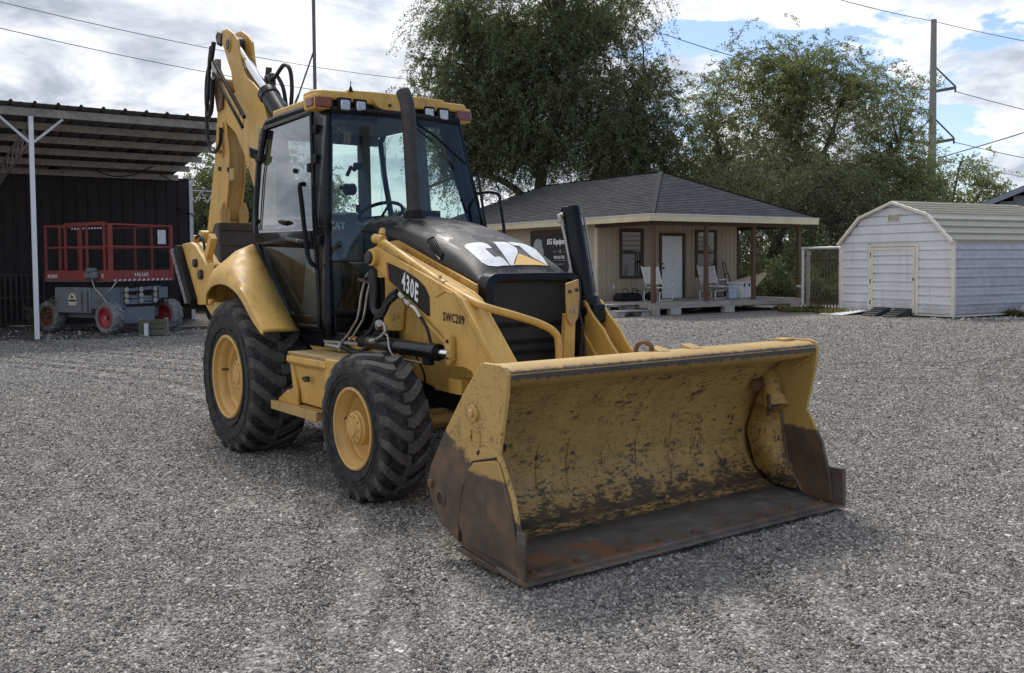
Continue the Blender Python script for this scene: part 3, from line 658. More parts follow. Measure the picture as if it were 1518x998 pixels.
# side vent, follows the hood flank
vent = empty_child('hood_vent', BH)
def flank(x, t, off):   # t 0 low .. 1 high on the right flank
    w = hood_w(x); z = hood_e(x)+0.02+t*0.13; 
    lo, hi = 0.0, w
    for _ in range(18):
        m_ = (lo+hi)/2
        if hood_z(x, m_) > z: lo = m_
        else: hi = m_
    return Vector((x, -lo-off, z+off*0.3))
ring = [flank(2.00+0.24*c+0.0, t, 0.006) for c, t in ((0,0.50),(0.03,0.68),(0.1,0.74),(0.9,0.40),(1.0,0.30),(1.02,0.06),(0.95,0.0),(0.10,0.36),(0,0.50))]
MB().tube(ring, 0.0065, 6, caps=False).build('vent_frame', M['black'], vent)
for k in range(5):
    t0 = 0.05+k*0.075
    MB().tube([flank(2.015, t0+0.33, 0.005), flank(2.12, t0+0.17, 0.006), flank(2.23, t0, 0.005)], 0.005, 6).build('louvre', M['blackmat'], vent)
# CAT lettering and triangle on top of the nose; u to the machine's left, v towards the cab
def on_hood(u, v):
    x = 2.575 - v; y = u; return (x, y, hood_z(x, y)+0.006)
LH = 0.33
C_ = [(-0.39,0.05),(-0.36,0.0),(-0.30,-0.025),(-0.165,-0.025),(-0.165,0.06),(-0.185,0.085),(-0.235,0.085),(-0.235,0.05),(-0.295,0.05),(-0.30,0.055),(-0.30,0.25),(-0.295,0.26),(-0.24,0.26),(-0.24,0.215),(-0.165,0.215),(-0.165,0.28),(-0.185,0.32),(-0.22,0.335),(-0.34,0.335),(-0.375,0.32),(-0.39,0.28)]
Aa = [(-0.155,-0.025),(-0.055,0.335),(0.055,0.335),(0.12,0.105),(0.0,0.175),(-0.115,-0.025)]
Aa = [(-0.158,-0.025),(-0.068,0.335),(0.062,0.335),(0.096,0.215),(0.046,0.135),(-0.07,0.03),(-0.105,-0.005),(-0.112,-0.025)]
T_ = [(0.080,0.335),(0.100,0.258),(0.155,0.258),(0.155,0.075),(0.25,-0.018),(0.25,0.258),(0.345,0.258),(0.345,0.335)]
def sc_(p): return [(q[0]*0.80+0.025, q[1]*0.84) for q in p]
lg = empty_child('hood_logo', BH)
decal('letter_c', [sc_(C_)], on_hood, M['white_print'], lg, 0.03)
decal('letter_a', [sc_(Aa)], on_hood, M['white_print'], lg, 0.03)
decal('letter_t', [sc_(T_)], on_hood, M['white_print'], lg, 0.03)
decal('triangle', [sc_([(-0.115,-0.025),(0.245,-0.025),(0.045,0.125)])], lambda u, v: (lambda q: (q[0], q[1], q[2]+0.001))(on_hood(u, v)), M['yellow_print'], lg, 0.03)
# exhaust stack
st = crom([(1.43,-0.15,1.86),(1.43,-0.155,1.95),(1.415,-0.17,2.45),(1.405,-0.18,2.66),(1.39,-0.185,2.76),(1.345,-0.19,2.845)], 6)
MB().tube(st, 0.052, 24, caps=False).build('exhaust_stack', mat('stack_steel', (0.05,0.043,0.045), 0.6, 0.3, var=0.3, dust=(0.10,0.08,0.07), dusta=0.4), BH, solid=0.006)
MB().tube([(1.43,-0.15,1.84),(1.43,-0.15,1.93),(1.43,-0.152,1.95)], [0.10,0.075,0.055], 24).build('stack_collar', M['blackmat'], BH)

# ---- cab
def cy(z, x=0.0):   # half width of the cab at height z
    return float(np.interp(z, [1.0, 1.84, 2.71, 2.8], [0.722, 0.70, 0.588, 0.58]))
def wx(z): return float(np.interp(z, [1.0, 1.84, 2.71], [1.155, 1.10, 0.912]))   # windshield side
def wbow(z, y): return wx(z) + 0.05*(1-(y/cy(z))**2)
cab = empty_child('cab', BH)
def side_tube(path, r, name, mat_=M['black'], s=-1, off=0.0, parent=cab, n=8):
    return MB().tube([(x, s*(cy(z)+off), z) for x, z in path], r, n).build(name, mat_, parent)
def side_panel(poly, name, mat_, s=-1, off=0.0, th=0.02, parent=cab):
    bm = bmesh.new(); bm.faces.new([bm.verts.new((p[0], p[1], 0)) for p in poly]); bmesh.ops.triangulate(bm, faces=bm.faces)
    for t in [1.0+0.12*k for k in range(1, 15)]:
        bmesh.ops.bisect_plane(bm, geom=bm.verts[:]+bm.edges[:]+bm.faces[:], plane_co=(0,t,0), plane_no=(0,1,0))
    for v in bm.verts: v.co = Vector((v.co.x, s*(cy(v.co.y)+off), v.co.y))
    me = bpy.data.meshes.new(name); bm.to_mesh(me); bm.free(); me.materials.append(mat_)
    me.polygons.foreach_set('use_smooth', [True]*len(me.polygons))
    o = bpy.data.objects.new(name, me); COL.objects.link(o); o.parent = parent
    if th: md = o.modifiers.new('solid', 'SOLIDIFY'); md.thickness = th; md.offset = 0
    return o
for s in (-1, 1):
    post = [(0.66, 2.79), (0.90, 2.74), (wx(1.84), 1.84), (wx(1.0), 1.0), (1.02, 1.0), (1.03, 1.10), (0.93, 1.84), (0.655, 2.70)]
    side_panel(post, 'front_pillar', M['black'], s, 0.0, 0.05)
    # rear-side pillar
    side_tube([(-0.34, 1.75), (-0.42, 1.90), (-0.47, 2.40), (-0.46, 2.70), (-0.36, 2.78)], 0.028, 'rear_pillar', s=s)
    side_tube([(-0.36, 2.785), (-0.10, 2.80), (0.66, 2.80), (0.86, 2.76)], 0.032, 'roof_rail', s=s)
# rear of the cab, and the mullions seen through it
MB().bar((-0.45, -0.42, 1.0), (-0.45, -0.42, 2.78), 0.09, 0.07).build('rear_post', M['grey_trim'], cab)
MB().bar((-0.45, 0.42, 1.0), (-0.45, 0.40, 2.78), 0.11, 0.08).build('rear_post', M['grey_trim'], cab)
MB().bar((0.28, 0.70, 1.0), (0.22, 0.60, 2.78), 0.12, 0.05, up=(1,0,0)).build('door_post', M['grey_trim'], cab)
MB().box(-0.48, -0.42, -0.62, 0.62, 1.0, 1.78).build('rear_panel', M['black'], cab, bevel=0.01)
MB().box(-0.49, -0.43, -0.56, 0.56, 2.66, 2.80).build('rear_header', M['grey_trim'], cab, bevel=0.01)
# headliner, floor, left lower wall
MB().box(-0.44, 0.84, -0.56, 0.56, 2.74, 2.785).build('headliner', M['grey_trim'], cab, bevel=0.01)
MB().box(-0.42, 1.12, -0.66, 0.66, 0.98, 1.04).build('cab_floor', M['blackmat'], cab)
side_panel([(-0.30, 1.78), (0.98, 1.78), (1.10, 1.04), (0.46, 1.04)], 'left_door_lower', M['glass_low'], 1, 0.0, 0.0)
side_panel([(-0.38, 1.80), (0.94, 1.80), (0.66, 2.74), (-0.40, 2.74)], 'left_window', M['glass'], 1, 0.0, 0.0)
side_tube([(-0.38, 1.79), (1.0, 1.79)], 0.03, 'left_sill', s=1)
# windscreen
rows = []
for i in range(17):
    z = 1.16+(2.73-1.16)*i/16; rows.append([(wbow(z, y*cy(z)), y*cy(z)*0.985, z) for y in [k/8-1 for k in range(17)]])
MB().loft(rows).build('windscreen', M['glass'], cab, smooth=60)
for zz_, r_ in ((2.735, 0.035), (1.16, 0.03)):
    MB().tube([(wbow(zz_, y*cy(zz_))-0.01, y*cy(zz_), zz_) for y in [k/8-1 for k in range(17)]], r_, 8).build('windscreen_frame', M['black'], cab)
MB().prism([(1.10,1.0),(1.175,1.0),(1.165,1.17),(1.10,1.17)], 'y', -0.70, 0.70).build('front_lower_panel', M['black'], cab, bevel=0.006)
MB().tube([(wbow(1.55, -0.6)+0.006,-0.70,1.56),(wbow(1.55,-0.4)+0.006,-0.43,1.56)], 0.005, 6).build('pane_joint', M['black'], cab)
rows = [[(-0.455, -0.60+k*0.15, z) for k in range(9)] for z in (1.78, 2.66)]
MB().loft(rows).build('rear_window', M['glass'], cab)
for s in (-1, 1):
    MB().loft([[(-0.455, s*0.58, z), (-0.45, s*0.64, z), (-0.40, s*cy(z), z)] for z in (1.78, 2.0, 2.3, 2.6, 2.75)]).build('quarter_window', M['glass'] , cab, smooth=60)
# right-hand door
dr = part('door')
DF = [(-0.33, 1.80), (-0.40, 2.05), (-0.44, 2.45), (-0.36, 2.735), (0.60, 2.755), (0.86, 1.90), (0.99, 1.16), (0.985, 1.06), (0.46, 1.055), (-0.33, 1.76)]
side_tube(DF + [DF[0]], 0.026, 'door_frame', parent=dr, off=0.012)
side_panel([(-0.30, 1.80), (-0.37, 2.05), (-0.41, 2.45), (-0.34, 2.71), (0.60, 2.735), (0.86, 1.80)], 'door_window', M['glass_side'], -1, 0.014, 0.0, dr)
side_panel([(-0.24, 1.70), (0.87, 1.66), (0.96, 1.13), (0.47, 1.11)], 'door_lower_window', M['glass_low'], -1, 0.012, 0.0, dr)
side_panel([(-0.35, 1.815), (0.885, 1.80), (0.90, 1.655), (-0.27, 1.715)], 'door_rail', M['black'], -1, 0.018, 0.035, dr)
side_panel([(0.41, 1.135), (0.975, 1.15), (1.0, 1.045), (0.46, 1.035)], 'door_sill', M['black'], -1, 0.016, 0.03, dr)
side_tube([(-0.245, 2.70), (-0.275, 2.3), (-0.235, 1.84)], 0.006, 'window_seam', M['black'], off=0.022, parent=dr, n=6)
MB().tube(crom([(0.44,-0.755,1.735),(0.50,-0.785,1.742),(0.78,-0.785,1.715),(0.84,-0.76,1.70)], 5), [0.012]*3+[0.02]*10+[0.014]*3, 10).build('door_handle', M['black'], dr)
MB().cyl((0.74,-0.79,1.725),(0.74,-0.812,1.725),0.012,n=12).build('door_lock', M['steel'], dr)
MB().tube(crom([(0.78,-0.75,2.16),(0.80,-0.80,2.15),(0.83,-0.80,2.0),(0.93,-0.81,1.66),(0.99,-0.81,1.56),(1.0,-0.76,1.52)], 5), 0.018, 10).build('grab_bar', M['blackmat'], dr)
for (x, z) in ((0.735, 2.60), (0.80, 2.36), (0.99, 1.72), (0.70,2.30)):
    MB().box(x-0.03, x+0.03, -cy(z)-0.045, -cy(z)-0.005, z-0.035, z+0.035).build('hinge', M['blackmat'], dr, bevel=0.006)
for (x, z) in ((0.40, 2.30), (0.30, 1.88), (-0.33, 1.92)):
    MB().cyl((x, -cy(z)-0.012, z), (x, -cy(z)-0.035, z), 0.020, n=14).build('window_knob', M['blackmat'], dr)
MB().tube([(0.20,-cy(1.88)-0.03,1.895),(0.30,-cy(1.88)-0.04,1.885),(0.38,-cy(1.88)-0.035,1.88)], [0.012,0.022,0.012], 8).build('window_latch', M['blackmat'], dr)
# mirror arm at the rear edge, and the corrugated seal beside it
MB().bar((-0.30,-cy(2.7)-0.035,2.72),(-0.34,-cy(2.4)-0.04,2.42),0.05,0.03).box(-0.40,-0.28,-0.69,-0.63,2.44,2.50).build('bracket', M['blackmat'], cab, bevel=0.006)
MB().tube([(-0.47+0.0,-cy(2.4)-0.01,2.44),(-0.45,-cy(2.1)-0.012,2.1),(-0.40,-cy(1.9)-0.012,1.88)], 0.014, 8).build('seal_strip', M['blackmat'], cab)
MB().add([(-0.50,-0.64,2.56),(-0.62,-0.66,2.60),(-0.60,-0.66,2.50),(-0.50,-0.64,2.47),(-0.50,-0.60,2.56),(-0.60,-0.62,2.60),(-0.58,-0.62,2.50),(-0.50,-0.60,2.47)], [(0,1,2,3),(7,6,5,4),(0,4,5,1),(1,5,6,2),(2,6,7,3),(3,7,4,0)]).build('side_mirror', M['blackmat'], cab, bevel=0.008)
# roof
roof = part('roof')
cap = [(-0.36, -0.50), (-0.30, -0.56), (0.55, -0.58), (0.66, -0.70), (0.84, -0.715), (0.91, -0.66), (0.94, -0.34), (0.955, 0.0), (0.94, 0.34), (0.91, 0.66), (0.84, 0.715), (0.66, 0.70), (0.55, 0.58), (-0.30, 0.56), (-0.36, 0.50)]
mbc = MB(); mbc.prism(cap, 'z', 2.815, 2.885)
mbc.build('roof_cap', M['yellow'], roof, bevel=0.018, seg=3)
MB().prism([(0.70,-0.45),(0.925,-0.45),(0.955,-0.22),(0.965,0),(0.955,0.22),(0.925,0.45),(0.70,0.45)], 'z', 2.80, 2.90).build('roof_visor', M['yellow'], roof, bevel=0.015, seg=3)
vz = [(-0.265, 2.845), (-0.21, 2.785), (-0.16, 2.76), (0.0, 2.755), (0.07, 2.76), (0.12, 2.80), (0.145, 2.845)]
MB().prism(vz, 'x', 0.90, 0.972).build('visor_drop', M['yellow'], roof, bevel=0.008)
MB().box(-0.38, 0.90, -0.60, 0.60, 2.765, 2.818).build('roof_base', M['black'], roof, bevel=0.01)
for y in (-0.10, 0.06):
    MB().cyl((0.968, y, 2.80), (0.985, y, 2.80), 0.013, n=10).build('bolt', M['bolt'], roof)
for s in (-1, 1):
    mm = M['amber'] if s < 0 else M['redlens']
    tl = part('turn_signal'); 
    MB().box(0.72, 0.905, s*0.57, s*0.722, 2.735, 2.85).build('signal_housing', M['yellow'], tl, bevel=0.012)
    MB().box(0.895, 0.925, s*0.575, s*0.71, 2.748, 2.828).box(0.78, 0.90, s*0.70, s*0.735, 2.752, 2.822).build('signal_lens', mm, tl, bevel=0.008)
for y0 in (-0.48, -0.345, 0.28, 0.42):
    wl = part('work_light')
    MB().box(0.86, 0.955, y0-0.055, y0+0.055, 2.715, 2.83).build('light_housing', M['blackmat'], wl, bevel=0.008)
    MB().box(0.945, 0.966, y0-0.040, y0+0.040, 2.732, 2.812).build('light_lens', M['lamp'], wl, bevel=0.010, seg=3)
for a, b_ in ((-0.52, -0.15), (0.13, 0.55)): MB().box(0.80, 0.88, a, b_, 2.68, 2.76).build('light_bracket', M['blackmat'], roof, bevel=0.01)
MB().tube([(0.93, -0.42, 2.885), (0.93, -0.42, 2.925)], [0.02, 0.008], 8).cyl((0.93,-0.42,2.92),(0.93,-0.42,2.965),0.004,n=6).build('roof_stud', M['blackmat'], roof)
# wiper
MB().tube([(0.955,0.12,2.70),(1.01,0.30,2.58),(1.08,0.55,2.36)], 0.010, 6).tube([(0.985,0.10,2.66),(1.03,0.26,2.53)], 0.007, 6).box(0.93,0.99,0.05,0.16,2.67,2.73).build('wiper', M['blackmat'], cab)
MB().tube([(1.15,0.58,2.14),(1.15,0.60,2.13),(1.155,0.62,2.05),(1.155,0.63,2.0)], 0.009, 6).build('windscreen_catch', M['blackmat'], cab)
# left grab rail beside the windscreen
MB().tube(crom([(1.03,0.70,2.13),(1.12,0.76,2.135),(1.22,0.78,2.11),(1.25,0.78,2.04),(1.30,0.78,1.80),(1.31,0.77,1.66)], 5), 0.014, 8).build('grab_rail', M['black'], cab)
MB().tube([(1.02,0.71,2.30),(1.08,0.72,2.0),(1.13,0.72,1.80)], 0.012, 8).build('hinge_rod', M['black'], cab)
# interior
ins = part('cab_interior')
MB().box(-0.22, 0.34, -0.27, 0.27, 1.42, 1.56).build('seat_cushion', M['seat'], ins, bevel=0.05, seg=4)
sb = MB().prism([(-0.30,1.52),(-0.16,1.50),(-0.20,1.95),(-0.27,2.03),(-0.36,2.0)], 'y', -0.26, 0.26).build('seat_back', M['seat'], ins, bevel=0.06, seg=4)
v_, f_ = text2d('CAT', 0.085, 1.0, 0.002)
decal('seat_lettering', (v_, f_), lambda x, y: (-0.185, -0.10+x, 1.86+y), M['white_print'], ins)
MB().box(-0.1, 0.2, -0.15, 0.15, 1.04, 1.42).build('seat_base', M['blackmat'], ins, bevel=0.02)
MB().prism([(0.62,1.04),(0.96,1.04),(0.96,1.72),(0.84,1.90),(0.72,1.88),(0.66,1.5)], 'y', -0.15, 0.19).build('steering_console', M['grey_trim'], ins, bevel=0.03, seg=3)
sw = MB(); cs = Vector((0.62, 0.0, 1.96)); ax = Vector((-0.45, 0, 0.89)).normalized(); e1 = Vector((0,1,0)); e2 = ax.cross(e1)
sw.tube([cs+(e1*math.cos(q)+e2*math.sin(q))*0.185 for q in [2*math.pi*k/28 for k in range(29)]], 0.015, 8, caps=False)
for q in (0.5, 2.6, 4.7): sw.tube([cs-ax*0.03, cs+(e1*math.cos(q)+e2*math.sin(q))*0.18], 0.012, 6)
sw.tube([cs-ax*0.03, cs-ax*0.22], 0.03, 8); sw.build('steering_wheel', M['blackmat'], ins)
MB().prism([(0.30,1.04),(0.86,1.04),(0.80,1.55),(0.62,1.80),(0.45,1.72)], 'y', -0.60, -0.46).build('side_console', M['grey_trim'], ins, bevel=0.03, seg=3)
MB().box(0.0, 0.55, 0.42, 0.62, 1.04, 1.66).build('left_console', M['grey_trim'], ins, bevel=0.03)
for (x, y, z, dx) in ((0.66,-0.42,1.62,0.05),(0.55,-0.36,1.58,-0.04),(-0.36,0.28,2.02,0.02)):
    MB().tube([(x,y,z-0.35),(x+dx,y,z)], 0.010, 6).cyl((x+dx,y,z),(x+dx,y,z+0.07),0.024,n=10).build('control_lever', M['blackmat'], ins)
MB().box(0.52,0.60,0.46,0.60,1.83,2.0).tube([(0.3,0.6,1.9),(0.55,0.53,1.9)],0.012,6).build('monitor', M['blackmat'], ins, bevel=0.01)
MB().tube([(-0.40,0.28,2.42),(-0.36,0.22,2.44),(-0.34,0.17,2.36)],0.018,8).cyl((-0.36,0.33,2.46),(-0.36,0.26,2.45),0.035,n=12).cyl((-0.38,0.25,2.24),(-0.36,0.17,2.23),0.055,n=16).cyl((-0.36,0.17,2.23),(-0.35,0.10,2.25),0.02,n=8).build('interior_lamp', M['blackmat'], ins)
for k in range(4):
    MB().tube(crom([(0.78,-0.55+0.05*k,1.05),(0.85,-0.50+0.06*k,1.25),(0.80,-0.40+0.04*k,1.45),(0.68,-0.42,1.6)],5),0.008,6).build('cable', M['hose'], ins)

# ---- rear fenders
def fender(s):
    O = [(-0.47,1.20),(-0.445,1.29),(-0.30,1.365),(-0.04,1.385),(0.19,1.345),(0.37,1.27),(0.60,1.115),(0.80,1.012)]
    O1 = [(-0.50,1.24),(-0.475,1.335),(-0.32,1.425),(-0.05,1.445),(0.20,1.40),(0.395,1.32),(0.62,1.155),(0.812,1.03)]
    O2 = [(-0.62,1.24),(-0.585,1.38),(-0.40,1.51),(-0.13,1.54),(0.12,1.47),(0.34,1.355),(0.59,1.17),(0.79,1.03)]
    Mi = [(-0.76,1.23),(-0.71,1.40),(-0.53,1.57),(-0.29,1.66),(-0.06,1.57),(0.18,1.385),(0.46,1.17),(0.70,1.02)]
    I = [(-0.86,1.22),(-0.80,1.40),(-0.62,1.59),(-0.37,1.715),(-0.20,1.63),(0.05,1.43),(0.34,1.19),(0.62,1.012)]
    rr_ = []
    for prof, y in ((O,1.112),(O,1.125),(O1,1.118),(O2,1.06),(Mi,0.90),(I,0.745)):
        rr_.append([(p.x, s*y, p.z) for p in crom([(a, 0, b) for a, b in prof], 5)])
    return MB().loft(rr_).build('fender', M['yellow'], BH, smooth=70, solid=0.012)
for s in (-1, 1): fender(s)
for s in (-1, 1):
    MB().prism([(-0.85,1.22),(-0.6,1.56),(-0.36,1.69),(0.05,1.40),(0.60,1.0),(0.60,0.80),(-0.85,0.80)], 'y', s*0.62, s*0.60).build('inner_fender', M['blackmat'], BH)
MB().box(0.42, 1.34, -0.70, 0.70, 0.90, 1.03).build('cab_base', M['black'], BH, bevel=0.01)
MB().prism([(0.45,1.0),(0.80,0.82),(1.9,0.86),(1.9,0.99),(1.3,1.0)], 'y', -0.68, -0.60).build('lower_side_plate', M['yellow'], BH, bevel=0.006)

# ---- tank box and step on the right
tank = part('fuel_tank')
MB().box(0.94, 1.86, -0.985, -0.62, 0.862, 0.885).build('tread_plate', M['tread'], tank, bevel=0.004)
MB().prism([(-0.985,0.862),(-0.985,0.80),(-0.955,0.785),(-0.93,0.50),(-0.40,0.50),(-0.40,0.862)], 'x', 0.98, 1.66).build('tank_box', M['yellow'], tank, bevel=0.01)
MB().prism([(-1.0,0.862),(-1.005,0.815),(-0.975,0.79),(-0.96,0.80)], 'x', 0.955, 1.64).build('tank_rail', M['yellow'], tank, bevel=0.006)
MB().prism([(0.93,0.87),(0.985,0.80),(1.06,0.60),(1.06,0.47),(0.98,0.47),(0.70,0.475),(0.70,0.50),(0.86,0.58),(0.98,0.61),(0.93,0.80)], 'y', -0.965, -0.945).build('step_bracket', M['yellow'], tank, bevel=0.004)
MB().prism([(1.60,0.88),(1.60,0.52),(1.68,0.52),(1.80,0.72),(1.84,0.88)], 'y', -0.995, -0.93).build('tank_end', M['yellow'], tank, bevel=0.01)
MB().box(0.70, 1.53, -1.02, -0.84, 0.475, 0.487).box(0.70, 1.53, -1.03, -1.015, 0.425, 0.495).box(1.50,1.53,-1.02,-0.84,0.43,0.487).build('step', M['yellow_old'], tank, bevel=0.004)
MB().cyl((1.285,-0.97,0.705),(1.285,-1.005,0.705),0.022,n=12).bar((1.24,-1.0,0.71),(1.34,-1.0,0.70),0.012,0.02).build('latch', M['bolt'], tank)
MB().box(0.95, 1.6, 0.5, 0.96, 0.5, 0.86).build('battery_box', M['yellow'], BH, bevel=0.01)

# ---- loader arms
armp = [(1.60,1.60),(1.63,1.65),(1.70,1.665),(1.78,1.64),(2.71,1.36),(2.80,1.315),(3.17,0.94),(3.47,0.60),(3.52,0.44),(3.48,0.30),(3.36,0.30),(3.10,0.62),(2.98,0.80),(2.90,0.875),(2.82,0.895),(2.60,0.885),(2.575,0.93),(2.575,1.085),(1.95,1.395),(1.66,1.515),(1.61,1.55)]
ar = part('loader_arm')
MB().prism(armp, 'y', -0.625, -0.605).prism(armp, 'y', -0.485, -0.465).build('arm_plate', M['yellow_arm'], ar, bevel=0.004)
# bent front flange that closes the two plates
fl = [(2.70,1.352),(2.80,1.305),(3.17,0.930),(3.46,0.59)]
mbx = MB()
for a, b_ in zip(fl[:-1], fl[1:]):
    mbx.add([(a[0],-0.606,a[1]),(b_[0],-0.606,b_[1]),(b_[0],-0.484,b_[1]),(a[0],-0.484,a[1])], [(0,1,2,3)])
mbx.add([(1.75,-0.606,1.64),(2.70,-0.606,1.352),(2.70,-0.484,1.352),(1.75,-0.484,1.64)], [(0,1,2,3)])
mbx.add([(1.95,-0.606,1.405),(2.575,-0.606,1.095),(2.575,-0.484,1.095),(1.95,-0.484,1.405)], [(0,1,2,3)])
mbx.build('arm_flange', M['yellow_arm'], ar, smooth=0, solid=0.010)
MB().tube([(2.50,-0.629,1.325),(2.62,-0.629,1.365),(2.70,-0.629,1.35)], 0.005, 6).tube([(2.70,-0.629,1.35),(3.12,-0.629,0.93)],0.005,6).build('weld_seam', M['yellow_arm'], ar)
MB().cyl((1.685,-0.665,1.585),(1.685,-0.43,1.585),0.062,n=28).build('pin_boss', M['yellow_arm'], ar, bevel=0.006)
MB().cyl((1.67,-0.685,1.585),(1.67,-0.66,1.585),0.045,n=24).build('pivot_pin_or_hole', M['bolt'], ar, bevel=0.004)
# left arm: two plates with the tilt cylinder between them
al = part('loader_arm')
lp = [(2.58,1.27),(2.62,1.30),(2.70,1.275),(2.79,1.17),(2.90,1.08),(2.96,1.0),(3.17,0.80),(3.47,0.58),(3.52,0.44),(3.48,0.30),(3.36,0.30),(3.0,0.62),(2.80,0.88),(2.66,1.05),(2.60,1.16)]
for y in (0.455, 0.60):
    MB().prism(lp, 'y', y, y+0.022).build('arm_plate', M['yellow_arm'], al, bevel=0.005)
MB().prism([(1.66,1.60),(1.72,1.66),(2.60,1.34),(2.62,1.12),(1.95,1.38)], 'y', 0.47, 0.62).build('arm_beam', M['yellow_arm'], al, bevel=0.006)
MB().cyl((2.64,0.44,1.245),(2.64,0.64,1.245),0.055,n=20).cyl((2.70,0.45,1.20),(2.70,0.63,1.20),0.035,n=16).build('pivot_pin_or_hole', M['bolt'], al, bevel=0.004)
MB().bar((2.83,-0.47,0.78),(2.83,0.47,0.78),0.12,0.12).build('cross_tube', M['yellow_arm'], BH, bevel=0.02)
# big black tilt cylinder
tcl = part('tilt_cylinder')
MB().tube([(2.62,0.53,1.20),(2.63,0.53,1.29),(2.465,0.53,1.925)], [0.066,0.066,0.066], 28).tube([(2.478,0.53,1.865),(2.463,0.53,1.93)],[0.0715,0.0715],28).build('barrel', M['black'], tcl, bevel=0.004)
MB().tube([(2.655,0.53,1.10),(2.635,0.53,1.30)], 0.092, 24).box(2.58,2.78,0.48,0.585,1.12,1.25).build('clevis', M['black'], tcl, bevel=0.012)
MB().tube([(2.46,0.44,1.86),(2.50,0.455,1.70),(2.60,0.455,1.33)], 0.011, 8).tube([(2.47,0.46,1.88),(2.45,0.44,1.87),(2.46,0.44,1.82)],0.018,8).build('steel_line', M['steel'], tcl)
MB().tube([(2.53,0.60,1.86),(2.66,0.60,1.33)], 0.009, 8).build('steel_line', M['steel'], tcl)
MB().cyl((2.68,0.53,1.16),(2.85,0.53,0.80),0.035,n=16).build('rod', M['chrome'], tcl)
# greased bracket in front of the grille and its strut
br = part('guard_bracket')
MB().prism([(0.165,1.40),(0.27,1.425),(0.28,1.30),(0.265,1.17),(0.23,1.125),(0.20,1.125),(0.17,1.17),(0.165,1.29)], 'x', 2.845, 2.862).build('bracket_plate', M['yellow_old'], br, bevel=0.003)
MB().prism([(0.175,1.20),(0.26,1.20),(0.24,0.70),(0.14,0.70)], 'x', 2.80, 2.843).build('strut', M['yellow_arm'], br, bevel=0.004)
for (y, z) in ((0.19,1.345),(0.25,1.355),(0.205,1.215),(0.235,1.22)):
    MB().cyl((2.85,y,z),(2.872,y,z),0.012,n=8).build('bolt', M['steel'] if z < 1.3 else M['bolt'], br)
MB().tube(crom([(2.80,0.30,1.24),(2.85,0.31,1.10),(2.84,0.30,0.9),(2.86,0.33,0.72)],5),0.012,8).tube(crom([(2.78,0.33,1.2),(2.82,0.34,1.05),(2.86,0.32,0.88),(2.83,0.31,0.7)],5),0.011,8).build('greasy_hose', M['hose'], BH)
# long steel tube along the arm, across the grille
tb = [(1.72,-0.60,1.695),(1.80,-0.60,1.68),(2.15,-0.59,1.545),(2.50,-0.575,1.412),(2.78,-0.56,1.315),(2.93,-0.52,1.265),(3.02,-0.38,1.215),(3.06,-0.22,1.16),(3.08,-0.12,1.105),(3.085,-0.085,1.03),(3.085,-0.085,0.80)]
MB().tube(crom(tb, 5), 0.024, 14).build('hydraulic_tube', M['yellow_arm'], BH, smooth=60)
MB().tube([(2.46,-0.58,1.428),(2.53,-0.576,1.402)],0.029,12).cyl((2.48,-0.58,1.44),(2.48,-0.58,1.462),0.012,n=8).build('tube_clamp', M['yellow_old'], BH)
MB().tube([(1.64,-0.60,1.72),(1.76,-0.60,1.71)],[0.036,0.03],12).tube([(1.66,-0.56,1.74),(1.60,-0.52,1.78)],0.025,8).build('tube_elbow', M['yellow_arm'], BH)
# decal with the model number, as printed on the arm
dk = empty_child('arm_decal', BH)
yv = -0.6285
decal('decal_panel', [[(1.885,1.425),(1.870,1.548),(2.10,1.495),(2.28,1.435),(2.37,1.385),(2.42,1.325),(2.425,1.20),(2.40,1.195)]], lambda x, z: (x, yv, z), M['dark_print'], dk)
decal('decal_stripe', [[(1.858,1.44),(1.845,1.554),(1.869,1.548),(1.884,1.426)]], lambda x, z: (x, yv, z), M['red_print'], dk)
v_, f_ = text2d('430E', 0.165, 0.60, 0.0055, space=1.22)
sl2 = math.atan2(-0.14, 0.33)
decal('decal_lettering', (v_, f_), lambda x, y: (2.065+x*math.cos(sl2)+y*0.10, yv-0.002, 1.375+x*math.sin(sl2)+y*1.0), M['white_print'], dk)
v_, f_ = text2d('SWC209', 0.078, 0.80, 0.0015, space=1.12)
decal('stencil_lettering', (v_, f_), lambda x, y: (2.585+x, -0.6285, 1.175+y-0.06*x), M['dark_print'], dk)
# lift cylinder
lc = part('lift_cylinder')
MB().tube([(1.70,-0.68,0.985),(2.60,-0.68,0.975)], 0.050, 24).tube([(2.52,-0.68,0.976),(2.615,-0.68,0.975)], 0.056, 24).build('barrel', M['black'], lc, bevel=0.004)
MB().cyl((2.61,-0.68,0.975),(2.74,-0.68,0.974),0.026,n=18).build('rod', M['chrome'], lc)
MB().prism([(2.655,1.06),(2.675,1.085),(2.715,1.085),(2.735,1.06),(2.735,0.93),(2.715,0.905),(2.685,0.905),(2.66,0.93)], 'y', -0.665, -0.628).build('clevis_plate', M['yellow_arm'], lc, bevel=0.005)
for q_ in (1.05, 0.95): MB().cyl((2.697,-0.675,q_),(2.697,-0.66,q_),0.012,n=8).build('bolt', M['bolt'], lc)
MB().box(2.44,2.53,-0.70,-0.66,0.885,0.935).build('cylinder_clamp', M['blackmat'], lc, bevel=0.006)
MB().tube(crom([(1.98,-0.725,1.06),(2.04,-0.73,1.05),(2.08,-0.74,0.97),(2.14,-0.735,0.915),(2.30,-0.73,0.905),(2.46,-0.71,0.90)],5),0.007,8).build('steel_line', M['steel'], lc)
MB().tube(crom([(1.80,-0.72,1.0),(1.92,-0.73,1.03),(1.99,-0.725,1.07),(1.97,-0.71,1.11),(1.90,-0.70,1.13),(1.88,-0.70,1.09)],5),0.012,8).build('steel_line', M['steel'], lc)
